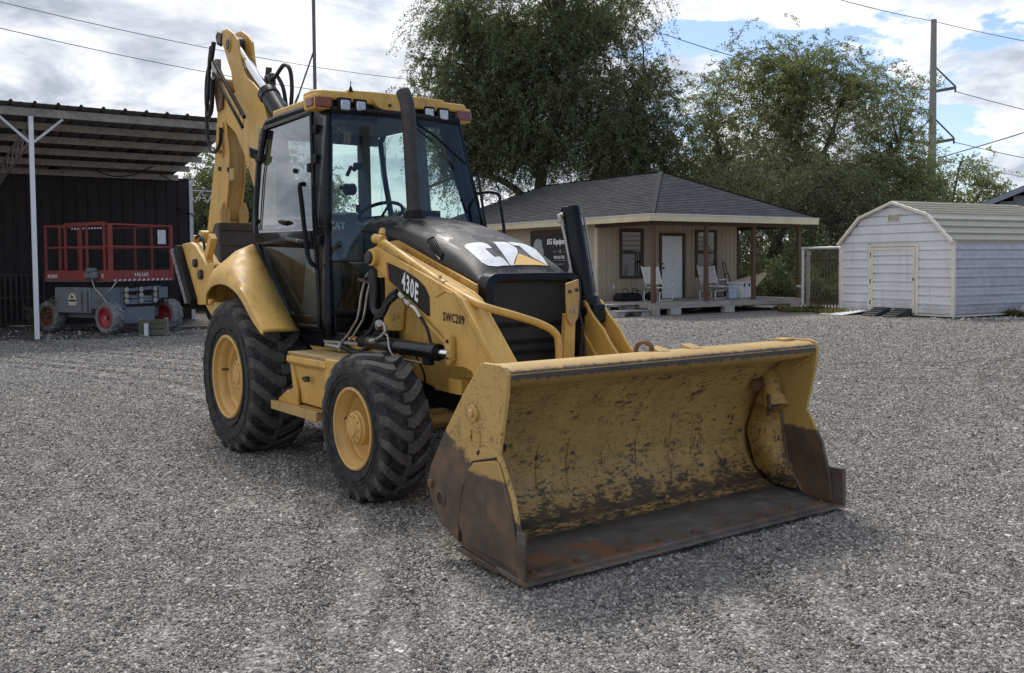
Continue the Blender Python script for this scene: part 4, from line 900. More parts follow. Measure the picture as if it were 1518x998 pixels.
MB().cyl((1.86,-0.70,1.10),(1.90,-0.72,1.13),0.028,n=12).build('fitting', M['steel'], lc); MB().cyl((1.80,-0.73,1.0),(1.88,-0.73,1.01),0.020,n=10).build('fitting', M['steel'], lc)
# hose bundle between cab and arm
hs = part('hose_bundle')
for dx, dy, m_ in ((0, 0, 'steel'), (0.07, 0.01, 'steel')):
    MB().tube([(1.635+dx,-0.66+dy,1.475),(1.585+dx,-0.66+dy,1.42),(1.565+dx,-0.68+dy,1.32),(1.545+dx,-0.69+dy,1.20),(1.535+dx,-0.70+dy,1.14),(1.42+dx,-0.72+dy,1.02),(1.30+dx,-0.72+dy,0.955)], 0.0085, 8).build('steel_line', M[m_], hs)
for k, (dx, dz) in enumerate(((0,0),(0.035,0.02),(0.065,-0.015))):
    MB().tube(crom([(1.62+dx*0.6,-0.62,1.49),(1.66+dx,-0.66,1.47),(1.69+dx*0.9,-0.66,1.36),(1.70+dx*0.7,-0.665,1.26+dz),(1.77+dx*0.4,-0.68,1.19+dz),(1.87+dx*0.4,-0.685,1.20+dz),(1.97,-0.68,1.285+dz*1.2),(2.05,-0.66,1.335+dz)],5),0.0165,10).build('hose', M['hose'], hs)
MB().tube(crom([(1.66,-0.60,1.44),(1.70,-0.62,1.2),(1.62,-0.64,1.05),(1.45,-0.66,0.98),(1.25,-0.68,0.95)],5),0.02,8).tube(crom([(1.70,-0.58,1.44),(1.73,-0.6,1.2),(1.66,-0.62,1.0),(1.5,-0.66,0.92)],5),0.018,8).build('hose', M['hose'], hs)
MB().cyl((1.60,-0.67,1.43),(1.60,-0.60,1.46),0.02,n=10).bar((1.53,-0.68,1.43),(1.72,-0.66,1.40),0.025,0.02).build('hose_clamp', M['bolt'], hs)
MB().tube(crom([(2.05,-0.645,1.335),(2.12,-0.645,1.30),(2.19,-0.645,1.265),(2.28,-0.65,1.235),(2.36,-0.66,1.185)],4),0.013,8).tube([(2.06,-0.645,1.33),(2.12,-0.645,1.30)],0.019,8).tube([(2.16,-0.645,1.28),(2.20,-0.645,1.26)],0.019,8).build('fitting', M['steel'], hs)
MB().tube(crom([(2.30,-0.65,1.225),(2.42,-0.65,1.12),(2.48,-0.65,1.02),(2.58,-0.64,0.99),(2.66,-0.63,1.02)],5),0.011,8).build('hose', M['hose'], hs)
MB().tube([(2.13,-0.635,1.285),(2.62,-0.635,1.035)],0.008,6).build('steel_line', M['yellow_arm'], hs)
MB().bar((1.05,-0.73,0.955),(1.55,-0.70,0.965),0.02,0.018).tube([(1.10,-0.74,0.93),(1.35,-0.74,0.925)],0.018,8).tube([(1.33,-0.74,0.97),(1.33,-0.74,0.90)],0.015,8).build('pipe', M['steel'], hs)
MB().tube(crom([(1.35,-0.72,0.93),(1.48,-0.70,0.90),(1.62,-0.70,0.92),(1.75,-0.70,0.98)],5),0.022,8).build('hose', M['hose'], hs)
MB().box(1.50,1.80,-0.64,-0.50,0.90,1.06).tube([(1.5,-0.66,0.98),(1.70,-0.68,0.98)],0.045,12).build('valve_block', M['blackmat'], hs, bevel=0.01)

# ---- front bucket
bk = part('front_bucket')
prof = [(4.075,1.005),(4.04,0.955),(3.90,0.93),(3.78,0.87),(3.68,0.76),(3.60,0.62),(3.555,0.46),(3.555,0.33),(3.60,0.22),(3.67,0.145),(3.76,0.095),(3.88,0.067),(4.00,0.056),(4.22,0.036)]
pc = [(p.x, p.z) for p in crom([(a, 0, b) for a, b in prof], 4)]
rows = [[(x, y, z) for x, z in pc] for y in [-1.18+2.36*k/24 for k in range(25)]]
MB().loft(rows).build('bucket_shell', M['b_in'], bk, smooth=50, solid=0.014)
pb = [(x-0.03, z) for x, z in pc[:-14]]
# box section and stiffener behind the lip
MB().prism([(3.87,1.035),(4.035,1.035),(4.078,1.012),(4.082,0.972),(4.045,0.945),(3.87,0.90)], 'y', -1.175, 1.175).build('top_lip', M['b_lip'], bk, bevel=0.012, seg=3)
side = [(3.855,1.038),(3.875,1.045),(4.02,1.045),(4.055,1.035),(4.082,1.0),(4.075,0.90),(4.003,0.60),(4.02,0.585),(4.12,0.41),(4.18,0.20),(4.20,0.035),(3.95,0.045),(3.67,0.075),(3.55,0.12),(3.44,0.17),(3.36,0.27),(3.328,0.36),(3.36,0.44),(3.52,0.66),(3.70,0.88)]
for s in (-1, 1):
    MB().prism(side, 'y', s*1.203, s*1.18).build('side_plate', M['b_out'] if s < 0 else M['b_wear'], bk, bevel=0.004)
    wp = [(3.80,0.535),(3.985,0.575),(4.02,0.565),(4.105,0.40),(4.165,0.20),(4.185,0.07),(3.72,0.10),(3.655,0.20),(3.70,0.36),(3.75,0.49)]
    MB().prism(wp, 'y', s*1.2035, s*1.219).build('wear_plate', M['b_wear'], bk, bevel=0.006)
MB().tube([(3.79,-1.208,0.535),(3.70,-1.208,0.38),(3.66,-1.208,0.22),(3.655,-1.208,0.10)],0.010,6).tube([(3.79,-1.208,0.537),(3.99,-1.208,0.585)],0.007,6).build('plate_gap', M['bolt'], bk)
# cutting edge with its bolts, heel strip and side cutters
MB().prism([(4.00,0.062),(4.255,0.036),(4.262,0.022),(4.235,0.012),(4.00,0.036)], 'y', -1.225, 1.225).build('cutting_edge', M['b_rust'], bk, bevel=0.003)
MB().prism([(3.66,0.075),(4.01,0.043),(4.01,0.015),(3.62,0.05)], 'y', -1.22, 1.22).build('floor_plate', M['b_rust'], bk, bevel=0.004)
b0 = MB().cyl((0,0,0),(0,0,0.012),0.017,n=8).cyl((0,0,0.011),(0,0,0.02),0.010,n=6).build('bolt', M['rustbolt'], bk)
b0.location = (4.16,-1.12,0.044)
for k in range(1, 9): inst(b0, bk, (4.16, -1.12+0.28*k, 0.044), (0, 0.10, 0.3*k))
MB().box(4.15,4.262,1.205,1.235,0.02,0.26).build('side_cutter', M['b_rust'], bk, bevel=0.006)
MB().box(4.17,4.235,-1.222,-1.205,0.03,0.27).build('side_cutter', M['b_rust'], bk, bevel=0.006)
# inner corner stiffener tubes and gussets
for s in (-1, 1):
    MB().tube([(3.70,s*1.17,0.84),(3.735,s*1.16,0.80),(3.77,s*1.14,0.72),(3.82,s*1.12,0.60)], [0.02,0.058,0.062,0.080], 18).build('corner_tube', M['b_in'], bk, smooth=50)
    MB().tube([(3.745,s*1.13,0.70),(3.80,s*1.075,0.67),(3.83,s*1.05,0.60),(3.80,s*1.06,0.55)], [0.012,0.022,0.02,0.01], 8).cyl((3.70,s*1.10,0.74),(3.73,s*1.02,0.735),0.035,n=12).build('corner_clamp', M['rustbolt'], bk, smooth=50)
    MB().tube([(3.82+0.080*0.55*math.cos(q),s*1.12+0.080*math.sin(q),0.60-0.02+0.05*math.cos(q)) for q in [math.pi*k/10-math.pi/2 for k in range(11)]],0.012,6).build('weld_bead', M['bolt'], bk)
    MB().add([(3.60,s*1.175,0.60),(3.82,s*1.178,0.56),(3.86,s*1.178,0.30),(3.98,s*1.178,0.08),(3.80,s*1.12,0.10),(3.66,s*1.11,0.20),(3.575,s*1.12,0.42)], [(0,1,2,3,4,5,6)]).build('corner_gusset', M['b_in'], bk, solid=0.010)
    MB().tube([(3.82,s*1.174,0.57),(3.84,s*1.174,0.40),(3.88,s*1.174,0.22),(3.98,s*1.174,0.08)], 0.010, 6).build('weld_bead', M['b_rust'], bk)
    MB().tube([(3.93,s*1.15,0.86),(4.03,s*1.17,0.93)], 0.008, 6).build('weld_bead', M['b_in'], bk)
# raised brackets and stamps
MB().cyl((3.80,-1.20,0.785),(3.80,-1.222,0.785),0.042,n=24).cyl((3.80,-1.22,0.785),(3.80,-1.235,0.785),0.022,n=6).build('pin_plate', M['b_out'], bk, bevel=0.004)
for a, b_ in (((3.765,0.705),(3.845,0.700)),((3.845,0.700),(3.845,0.625)),((3.845,0.625),(3.765,0.63)),((3.765,0.63),(3.765,0.705))):
    MB().bar((a[0],-1.207,a[1]),(b_[0],-1.207,b_[1]),0.010,0.012).build('stamp_rim', M['b_out'], bk, bevel=0.002)
MB().cyl((3.375,-1.20,0.352),(3.375,-1.22,0.352),0.022,n=12).build('bolt', M['rustbolt'], bk, bevel=0.003)
MB().cyl((3.47,-1.195,0.285),(3.47,-1.2055,0.285),0.038,n=24).build('recess', M['bolt'], bk)
MB().tube([(3.47+0.038*math.cos(q),-1.206,0.285+0.038*math.sin(q)) for q in [2*math.pi*k/20 for k in range(21)]],0.005,6,caps=False).build('recess_rim', M['b_rust'], bk)
for y in (0.42, 0.14, -0.40, -0.62, 0.62):
    MB().tube([(x+0.010, y-0.03*(0.6-z)*2, z-0.0) for x, z in pc if 0.24 < z < 0.56], 0.0045, 6).build('weld_bead', M['b_in'], bk)
for s in (-1, 1):
    MB().prism([(3.40,0.80),(3.52,0.62),(3.50,0.32),(3.38,0.30)], 'y', s*0.46, s*0.44).prism([(3.40,0.80),(3.52,0.62),(3.50,0.32),(3.38,0.30)], 'y', s*0.64, s*0.62).build('rear_lug', M['yellow_arm'], bk, bevel=0.004)
for y in (-0.02, 0.24):
    MB().add([(3.86,y-0.04,1.036),(3.96,y-0.04,1.036),(3.96,y+0.05,1.036),(3.86,y+0.05,1.036),(3.86,y-0.03,1.062),(3.94,y-0.03,1.045),(3.94,y+0.04,1.045),(3.86,y+0.04,1.062)],[(0,1,2,3),(4,5,6,7),(0,1,5,4),(1,2,6,5),(2,3,7,6),(3,0,4,7)]).build('lifting_tab', M['yellow_old'], bk, bevel=0.003)
MB().tube(crom([(3.80,-0.10,1.02),(3.82,-0.10,1.07),(3.86,-0.08,1.085),(3.89,-0.06,1.06),(3.88,-0.06,1.03)],4),0.014,8).build('lifting_hook', M['rustbolt'], bk)
MB().box(3.88,3.96,1.02,1.12,1.03,1.052).build('lifting_tab', M['yellow_old'], bk, bevel=0.003)

# ---- backhoe at the rear: swing frame, boom, stick, bucket
bh = part('boom'); bh.scale = (1, 0.56, 1); bh.location = (0, -0.36*0.44, 0)
boomp = [(-2.30,3.44),(-2.26,3.55),(-2.17,3.58),(-2.02,3.42),(-1.90,3.28),(-1.40,3.26),(-1.06,3.14),(-0.92,2.90),(-0.74,2.35),(-0.70,1.6),(-0.86,0.92),(-1.28,0.92),(-1.18,1.7),(-1.27,2.25),(-1.51,2.60),(-1.78,2.88),(-1.98,2.98),(-2.22,3.15)]
for y in (-0.35, -0.07):
    MB().prism(boomp, 'y', y, y+0.02).build('boom_plate', M['yellow'], bh, bevel=0.005)
seq = [(-2.16,3.575),(-1.95,3.33),(-1.40,3.25),(-1.07,3.13),(-0.93,2.90),(-0.75,2.35),(-0.71,1.6)]
mbx = MB()
for a, b_ in zip(seq[2:-1], seq[3:]): mbx.add([(a[0],-0.335,a[1]),(b_[0],-0.335,b_[1]),(b_[0],-0.065,b_[1]),(a[0],-0.065,a[1])],[(0,1,2,3)])
seq = [(-1.19,1.7),(-1.28,2.25),(-1.52,2.60),(-1.79,2.88)]
for a, b_ in zip(seq[:-1], seq[1:]): mbx.add([(a[0]+0.02,-0.335,a[1]+0.02),(b_[0]+0.02,-0.335,b_[1]+0.02),(b_[0]+0.02,-0.065,b_[1]+0.02),(a[0]+0.02,-0.065,a[1]+0.02)],[(0,1,2,3)])
mbx.build('boom_web', M['yellow'], bh, smooth=0, solid=0.012)
MB().tube([(-1.60+0.055*math.cos(q),-0.352,2.99+0.10*math.sin(q)) for q in [2*math.pi*k/20 for k in range(21)]],0.010,6,caps=False).build('boom_port', M['yellow_old'], bh)
MB().cyl((-2.20,-0.375,3.42),(-2.20,-0.03,3.42),0.075,n=24).build('pivot_boss', M['yellow_old'], bh, bevel=0.006)
MB().cyl((-2.20,-0.39,3.42),(-2.20,-0.37,3.42),0.045,n=20).build('pivot_pin_or_hole', M['bolt'], bh, bevel=0.004)
sk = part('stick'); sk.scale = (1, 0.56, 1); sk.location = (0, -0.36*0.44, 0)
up = [(-2.19,3.93),(-2.10,3.96),(-1.95,3.95),(-1.78,3.87),(-1.66,3.78),(-1.63,3.63),(-1.58,3.5),(-1.45,3.38),(-1.28,3.30),(-1.12,3.20),(-1.34,3.10),(-1.62,3.16),(-1.80,3.33),(-1.86,3.5),(-1.95,3.62),(-2.03,3.74)]
for y in (-0.352, -0.09):
    MB().prism(up, 'y', y, y+0.045).build('stick_lug', M['yellow'], sk, bevel=0.010, seg=3)
MB().prism([(-1.80,3.50),(-1.60,3.50),(-1.40,3.28),(-1.33,3.10),(-1.62,3.08),(-1.85,3.20)], 'y', -0.307, -0.09).build('stick_web', M['yellow_old'], sk, bevel=0.01)
MB().cyl((-1.45,-0.322,3.30),(-1.45,-0.30,3.30),0.055,n=20).build('pivot_pin_or_hole', M['bolt'], sk)  # dark disc coloured for the shade inside a hole in the web
for y in (-0.355, -0.04):
    MB().cyl((-1.90,y-0.02,3.78),(-1.90,y+0.02,3.78),0.075,n=24).build('pin_boss', M['yellow_old'], sk, bevel=0.006)
MB().cyl((-1.90,-0.39,3.78),(-1.90,-0.01,3.78),0.048,n=20).build('lug_pin', M['bolt'], sk, bevel=0.004)
lowp = [(-2.26,3.50),(-2.29,3.30),(-2.27,3.15),(-2.33,2.90),(-2.40,2.62),(-2.64,2.00),(-2.74,1.72),(-2.66,1.62),(-2.55,1.66),(-2.42,1.80),(-2.12,2.00),(-1.98,2.40),(-1.95,2.70),(-2.02,3.00),(-2.10,3.15)]
for y in (-0.36, -0.06):
    MB().prism(lowp, 'y', y, y+0.02).build('stick_plate', M['yellow'], sk, bevel=0.005)
seq = [(-2.10,3.15),(-2.03,2.98),(-1.97,2.70),(-2.00,2.40),(-2.14,2.00)]
mbx = MB()
for a, b_ in zip(seq[:-1], seq[1:]): mbx.add([(a[0]-0.015,-0.34,a[1]),(b_[0]-0.015,-0.34,b_[1]),(b_[0]-0.015,-0.05,b_[1]),(a[0]-0.015,-0.05,a[1])],[(0,1,2,3)])
mbx.build('stick_flange', M['yellow_old'], sk, smooth=0, solid=0.012)
MB().bar((-2.08,-0.37,3.02),(-2.12,-0.37,2.66),0.05,0.02).bar((-2.10,-0.38,2.96),(-2.10,-0.38,2.90),0.09,0.02).bar((-2.16,-0.38,2.74),(-2.16,-0.38,2.70),0.09,0.02).build('stick_bracket', M['yellow'], sk, bevel=0.006)
for (x, z) in ((-2.10,2.93),(-2.13,2.72),(-2.22,2.55),(-1.96,2.52)):
    MB().cyl((x,-0.365,z),(x,-0.395,z),0.025,n=10).build('bolt', M['bolt'], sk, bevel=0.004)
MB().box(-1.9,-1.78,-0.40,-0.36,2.40,2.52).build('cylinder_lug', M['yellow_old'], sk, bevel=0.01)
MB().prism([(-2.32,3.60),(-2.20,3.66),(-2.16,3.40),(-2.05,3.30),(-2.08,3.16),(-2.22,3.14),(-2.28,3.3)], 'y', -0.40, -0.385).build('guard_plate', M['rustbolt'], sk, bevel=0.004)
MB().prism([(-2.20,3.97),(-2.26,3.93),(-2.22,3.84),(-2.12,3.80),(-2.08,3.93)], 'y', -0.38, -0.33).build('stick_hook', M['bolt'], sk, bevel=0.01)
# crowd cylinder: chrome rod between the lugs and its black barrel
cc = part('stick_cylinder'); cc.location = (0, -0.075, 0)
MB().cyl((-1.90,-0.20,3.78),(-0.99,-0.20,3.10),0.044,n=24).build('rod', M['chrome'], cc)
MB().cyl((-1.08,-0.20,3.168),(-0.62,-0.20,2.82),0.092,n=28).cyl((-1.10,-0.20,3.183),(-1.02,-0.20,3.123),0.100,n=28).build('barrel', M['black'], cc, bevel=0.005)
MB().cyl((-1.90,-0.255,3.78),(-1.90,-0.145,3.78),0.085,n=20).build('rod_eye', M['bolt'], cc, bevel=0.01)
MB().tube([(-2.02,-0.40,3.62),(-1.20,-0.40,2.95)], 0.020, 8).tube([(-2.04,-0.40,3.50),(-1.25,-0.40,2.86)], 0.016, 8).build('steel_line', M['blackmat'], cc)
# hose loops on the boom head
hp = part('boom_hose')
MB().tube(crom([(-2.22,-0.40,3.86),(-2.24,-0.42,3.70),(-2.38,-0.42,3.52),(-2.42,-0.42,3.28),(-2.36,-0.42,3.12),(-2.27,-0.42,3.20),(-2.22,-0.42,3.45),(-2.12,-0.42,3.52)],6),0.024,8).build('hose', M['hose'], hp)
MB().tube(crom([(-2.24,-0.42,3.82),(-2.28,-0.43,3.66),(-2.32,-0.43,3.4),(-2.40,-0.43,3.14),(-2.36,-0.43,2.86),(-2.22,-0.43,2.72),(-2.05,-0.42,2.78),(-2.0,-0.42,2.95)],6),0.020,8).build('hose', M['hose'], hp)
MB().tube(crom([(-1.16,-0.17,3.36),(-0.98,-0.16,3.44),(-0.86,-0.15,3.38),(-0.82,-0.15,3.2),(-0.86,-0.15,3.0)],6),0.020,8).build('hose', M['hose'], hp)
MB().tube(crom([(-1.26,-0.17,3.40),(-1.14,-0.16,3.36),(-1.02,-0.15,3.22),(-0.95,-0.15,3.0)],6),0.020,8).build('hose', M['hose'], hp)
MB().box(-1.38,-1.24,-0.20,-0.13,3.22,3.40).cyl((-1.36,-0.165,3.38),(-1.33,-0.165,3.48),0.032,n=10).cyl((-1.28,-0.17,3.34),(-1.18,-0.17,3.37),0.028,n=10).build('valve_block', M['bolt'], hp, bevel=0.012)
MB().box(-2.20,-2.06,-0.44,-0.38,3.46,3.66).build('fitting', M['steel'], hp, bevel=0.01)
# digging bucket curled under the stick
db = part('digging_bucket'); M['brown_bucket'] = mat('brown_bucket', (0.060,0.045,0.040), 0.6, 0.2, var=0.35, dust=(0.12,0.075,0.05), dusta=0.4, bump=0.3, bscale=20)
MB().prism([(-2.22,1.98),(-2.10,1.98),(-2.08,1.76),(-2.02,1.40),(-2.20,1.18),(-2.50,1.16),(-2.72,1.42),(-2.60,1.62),(-2.40,1.76)], 'y', -0.44, 0.26).build('bucket_body', M['brown_bucket'], db, bevel=0.015)
MB().box(-2.085,-2.065,-0.42,0.24,1.74,1.765).box(-2.098,-2.075,-0.44,0.26,1.90,1.98).build('bucket_lip', M['brown_bucket'], db, bevel=0.006)
t0 = MB().add([(0,-0.045,-0.08),(0.05,-0.045,-0.08),(0.05,0.045,-0.08),(0,0.045,-0.08),(0.015,-0.03,0.15),(0.035,-0.03,0.15),(0.035,0.03,0.15),(0.015,0.03,0.15),(0.0,-0.055,0.05),(0.05,-0.055,0.05),(0.05,0.055,0.05),(0,0.055,0.05)],[(0,1,2,3),(4,7,6,5),(0,8,9,1),(8,4,5,9),(1,9,10,2),(9,5,6,10),(2,10,11,3),(10,6,7,11),(3,11,8,0),(11,7,4,8)]).build('tooth', M['yellow_old'], db, bevel=0.006)
t0.location = (-2.13,-0.36,2.04)
for k in range(1, 4): inst(t0, db, (-2.13,-0.36+0.195*k,2.04))
MB().bar((-2.60,-0.42,1.90),(-2.92,-0.42,1.60),0.09,0.05).cyl((-2.60,-0.46,1.84),(-2.60,-0.36,1.84),0.075,n=20).build('bucket_link', M['yellow'], db, bevel=0.008)
MB().cyl((-2.60,-0.48,1.84),(-2.60,-0.44,1.84),0.045,n=16).build('link_pin', M['bolt'], db, bevel=0.004)
MB().prism([(-1.35,0.35),(-0.75,0.35),(-0.75,1.1),(-0.95,1.25),(-1.45,1.25),(-1.5,0.9)], 'y', -0.38, -0.02).build('swing_frame', M['yellow_old'], BH, bevel=0.02)
MB().box(-0.85,-0.65,-0.62,0.62,0.45,1.15).build('rear_frame', M['yellow'], BH, bevel=0.01)
# stabiliser, folded up
for s, nm in ((-1, 'stabiliser'), (1, 'stabiliser')):
    sbz = part(nm)
    pl = [(-1.53,1.72),(-1.47,1.745),(-1.25,1.755),(-1.12,1.72),(-0.74,1.49),(-0.66,1.42),(-0.72,1.20),(-0.80,1.185),(-1.06,1.175),(-1.10,1.19)]
    MB().prism(pl, 'y', s*1.0, s*0.86).build('stabiliser_arm', M['yellow'], sbz, bevel=0.008)
    MB().prism([(-0.80,1.53),(-0.70,1.555),(-0.48,1.56),(-0.39,1.53),(-0.42,1.46),(-0.55,1.39),(-0.70,1.35)], 'y', s*1.012, s*0.99).build('pin_plate', M['yellow'], sbz, bevel=0.005)
    for (x, z, r_) in ((-1.09,1.56,0.040),(-0.945,1.455,0.046),(-0.50,1.505,0.036),(-0.68,1.34,0.026)):
        MB().cyl((x,s*0.995,z),(x,s*1.03,z),r_,n=20).build('pin', M['bolt'], sbz, bevel=0.005)
    MB().prism([(-1.60,1.70),(-1.50,1.735),(-1.08,1.22),(-1.12,1.17),(-1.20,1.19)], 'y', s*1.06, s*0.80).build('pad', M['blackmat'], sbz, bevel=0.01)
    MB().prism([(-1.70,1.69),(-1.62,1.70),(-1.22,1.20),(-1.27,1.18)], 'y', s*1.06, s*0.80).build('pad_rubber', mat('scuffed_rubber', (0.10,0.10,0.10), 0.9, var=0.6, scale=12, dust=(0.4,0.4,0.4), dusta=0.7), sbz, bevel=0.006)
    MB().prism([(-1.0,1.20),(-0.40,1.22),(-0.42,0.90),(-0.56,0.78),(-0.72,1.04)], 'y', s*0.97, s*0.84).build('stabiliser_leg', M['yellow'], sbz, bevel=0.006)
    MB().bar((-1.32,s*0.93,1.74),(-1.29,s*0.93,1.82),0.05,0.03).bar((-0.98,s*0.93,1.60),(-0.82,s*0.93,1.80),0.06,0.08).build('cylinder_lug', M['yellow'], sbz, bevel=0.006)
    MB().tube(crom([(-1.29,s*0.93,1.80),(-1.18,s*0.93,1.82),(-1.08,s*0.93,1.74),(-1.05,s*0.93,1.60)],5),0.014,8).build('hose', M['hose'], sbz)

# ================================================================== setting: ground
def grid(n0, n1, x0, x1, y0, y1, fn):
    xs = np.linspace(x0, x1, n0); ys = np.linspace(y0, y1, n1)
    v = [(x, y, fn(x, y)) for y in ys for x in xs]
    f = [(j*n0+i, j*n0+i+1, (j+1)*n0+i+1, (j+1)*n0+i) for j in range(n1-1) for i in range(n0-1)]
    return v, f
v, f = grid(2, 2, -1500, 1500, -300, 2500, lambda x, y: -0.03)
o = MB().add(v, f).build('ground', M['gravel'], smooth=0); tag(o, kind='structure')
def yard_h(x, y):
    t = 0.0
    for (a, b_, r0, w0) in TRACKS:
        e = abs(math.hypot(x-a, y-b_)-r0)/w0
        if e < 1.6: t += -0.014*max(0, 1-e)+0.008*max(0, 1-abs(e-1.1)/0.5)
    return t + 0.010*mnoise.noise(Vector((x*0.9, y*0.9, 0))) + 0.006*mnoise.noise(Vector((x*3.1, y*3.1, 2)))-0.006
v, f = grid(180, 200, -22, 22, -2, 34, yard_h)
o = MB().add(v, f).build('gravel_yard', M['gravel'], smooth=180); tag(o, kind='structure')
# loose stones on the near part of the yard (real stones, scattered)
def scatter_stones():
    rng = np.random.default_rng(3)
    pts = []; scl = []; tone = []
    n = 1450000
    d = 2.2 + (27.0-2.2)*rng.random(n)**1.05
    a = (rng.random(n)-0.5)*1.16
    x = d*np.tan(a*0.92); y = d
    keep = (rng.random(n) < np.clip((27.5-d)/17.0, 0.0, 1)) & (np.abs(x) < 0.57*d+0.2)
    soil = ((-0.588*x+0.809*y) > 22.0+0.5*np.sin(x)) & (x < -4.5); keep &= ~soil | (rng.random(n) < 0.10)
    x, y = x[keep], y[keep]; m = len(x)
    size = rng.lognormal(-5.46, 0.36, m); size = np.clip(size, 0.0024, 0.014)
    size *= (1+0.055*(y-2.2))
    hh = np.array([yard_h(p, q) for p, q in zip(x, y)])
    co = np.stack([x, y, hh+size*0.12], 1).astype(np.float32)
    me = bpy.data.meshes.new('loose_gravel'); me.vertices.add(m); me.vertices.foreach_set('co', co.ravel())
    at = me.attributes.new('size', 'FLOAT', 'POINT'); at.data.foreach_set('value', size.astype(np.float32))
    tn = np.clip(rng.beta(2.0, 2.2, m)+0.12*(rng.random(m)-0.5), 0, 1); 
    for (a, b_, r0, w0) in TRACKS:
        e = np.abs(np.hypot(x-a, y-b_)-r0)/w0; tn = tn*np.where(e < 1.0, 0.90, 1.0)
    tn[rng.random(m) < 0.006] = 1.0
    at = me.attributes.new('tone', 'FLOAT', 'POINT'); at.data.foreach_set('value', tn.astype(np.float32))
    o = bpy.data.objects.new('loose_gravel', me); COL.objects.link(o); tag(o, kind='stuff'); o['label'] = 'loose grey and white gravel stones strewn over the yard in front'; o['category'] = 'gravel'
    ng = bpy.data.node_groups.new('scatter', 'GeometryNodeTree')
    ng.interface.new_socket('Geometry', in_out='INPUT', socket_type='NodeSocketGeometry'); ng.interface.new_socket('Geometry', in_out='OUTPUT', socket_type='NodeSocketGeometry')
    gi = ng.nodes.new('NodeGroupInput'); go = ng.nodes.new('NodeGroupOutput')
    g2i = ng.nodes.new('GeometryNodeGeometryToInstance')
    for k in range(4):
        ico = ng.nodes.new('GeometryNodeMeshIcoSphere'); ico.inputs['Radius'].default_value = 1.0; ico.inputs['Subdivisions'].default_value = 2
        sp = ng.nodes.new('GeometryNodeSetPosition'); ns = ng.nodes.new('ShaderNodeTexNoise'); ns.noise_dimensions = '4D'; ns.inputs['W'].default_value = 3.7*k; ns.inputs['Scale'].default_value = 0.75; ns.inputs['Detail'].default_value = 1
        pos = ng.nodes.new('GeometryNodeInputPosition'); ng.links.new(pos.outputs[0], ns.inputs['Vector'])
        vm = ng.nodes.new('ShaderNodeVectorMath'); vm.operation = 'SUBTRACT'; vm.inputs[1].default_value = (0.5, 0.5, 0.5); ng.links.new(ns.outputs['Color'], vm.inputs[0])
        v2 = ng.nodes.new('ShaderNodeVectorMath'); v2.operation = 'SCALE'; v2.inputs['Scale'].default_value = 2.0; ng.links.new(vm.outputs[0], v2.inputs[0])
        ng.links.new(ico.outputs['Mesh'], sp.inputs['Geometry']); ng.links.new(v2.outputs[0], sp.inputs['Offset'])
        ng.links.new(sp.outputs[0], g2i.inputs[0])
    sm = ng.nodes.new('GeometryNodeSetMaterial'); sm.inputs['Material'].default_value = M['stone']
    ng.links.new(g2i.outputs[0], sm.inputs[0])
    iop = ng.nodes.new('GeometryNodeInstanceOnPoints'); iop.inputs['Pick Instance'].default_value = True
    rv = ng.nodes.new('FunctionNodeRandomValue'); rv.data_type = 'FLOAT_VECTOR'; rv.inputs[0].default_value = (-0.6, -0.6, 0); rv.inputs[1].default_value = (0.6, 0.6, 6.28)
    na = ng.nodes.new('GeometryNodeInputNamedAttribute'); na.data_type = 'FLOAT'; na.inputs['Name'].default_value = 'size'
    sx = ng.nodes.new('FunctionNodeRandomValue'); sx.data_type = 'FLOAT_VECTOR'; sx.inputs[0].default_value = (0.85, 0.7, 0.45); sx.inputs[1].default_value = (1.5, 1.15, 0.85)
    ms = ng.nodes.new('ShaderNodeVectorMath'); ms.operation = 'SCALE'; ng.links.new(sx.outputs[0], ms.inputs[0]); ng.links.new(na.outputs['Attribute'], ms.inputs['Scale'])
    ri = ng.nodes.new('FunctionNodeRandomValue'); ri.data_type = 'INT'; ri.inputs[4].default_value = 0; ri.inputs[5].default_value = 3
    ng.links.new(gi.outputs[0], iop.inputs['Points']); ng.links.new(sm.outputs[0], iop.inputs['Instance'])
    ng.links.new(rv.outputs[0], iop.inputs['Rotation']); ng.links.new(ms.outputs[0], iop.inputs['Scale']); ng.links.new(ri.outputs[2], iop.inputs['Instance Index'])
    ng.links.new(iop.outputs[0], go.inputs[0])
    md = o.modifiers.new('scatter', 'NODES'); md.node_group = ng
scatter_stones()

# ================================================================== office house with porch
HA = R(33.5); HC = (4.05, 27.6, 0)
H = empty('office_house', HC, HA, 'small tan office house with grey shingled hip roof and an open front porch', 'house')
wallz0, wallz1 = 0.36, 2.74
bd = MB().box(-0.096, 0.096, -0.010, 0.012, 0, wallz1-wallz0).build('siding_board', M['siding'], H, bevel=0.004, seg=1)
bd.location = (0.1, 2.60, wallz0)
openings = [(0.90, 1.90, 1.02, 2.60), (2.57, 3.70, 0.36, 2.48), (4.16, 5.15, 1.02, 2.60)]
for k in range(1, 31): inst(bd, H, (0.1+0.2*k, 2.60, wallz0))
for k in range(0, 50): inst(bd, H, (0.0, 2.72+0.2*k, wallz0), (0, 0, math.pi/2))
MB().box(0.02, 6.20, 2.615, 2.70, wallz0, wallz1).box(0.015, 0.10, 2.615, 13.0, wallz0, wallz1).box(6.10,6.20,2.62,13.0,wallz0,wallz1).build('wall', M['siding'], H)
MB().box(-0.035,0.045,2.565,2.64,wallz0,wallz1).build('corner_trim', M['cream_trim'], H, bevel=0.004)
MB().box(6.13,6.22,2.57,2.64,wallz0,wallz1).build('corner_trim', M['brown_trim'], H, bevel=0.004)
MB().box(-0.02,6.2,2.62,12.7,0.0,0.36).build('foundation', M['block'], H)
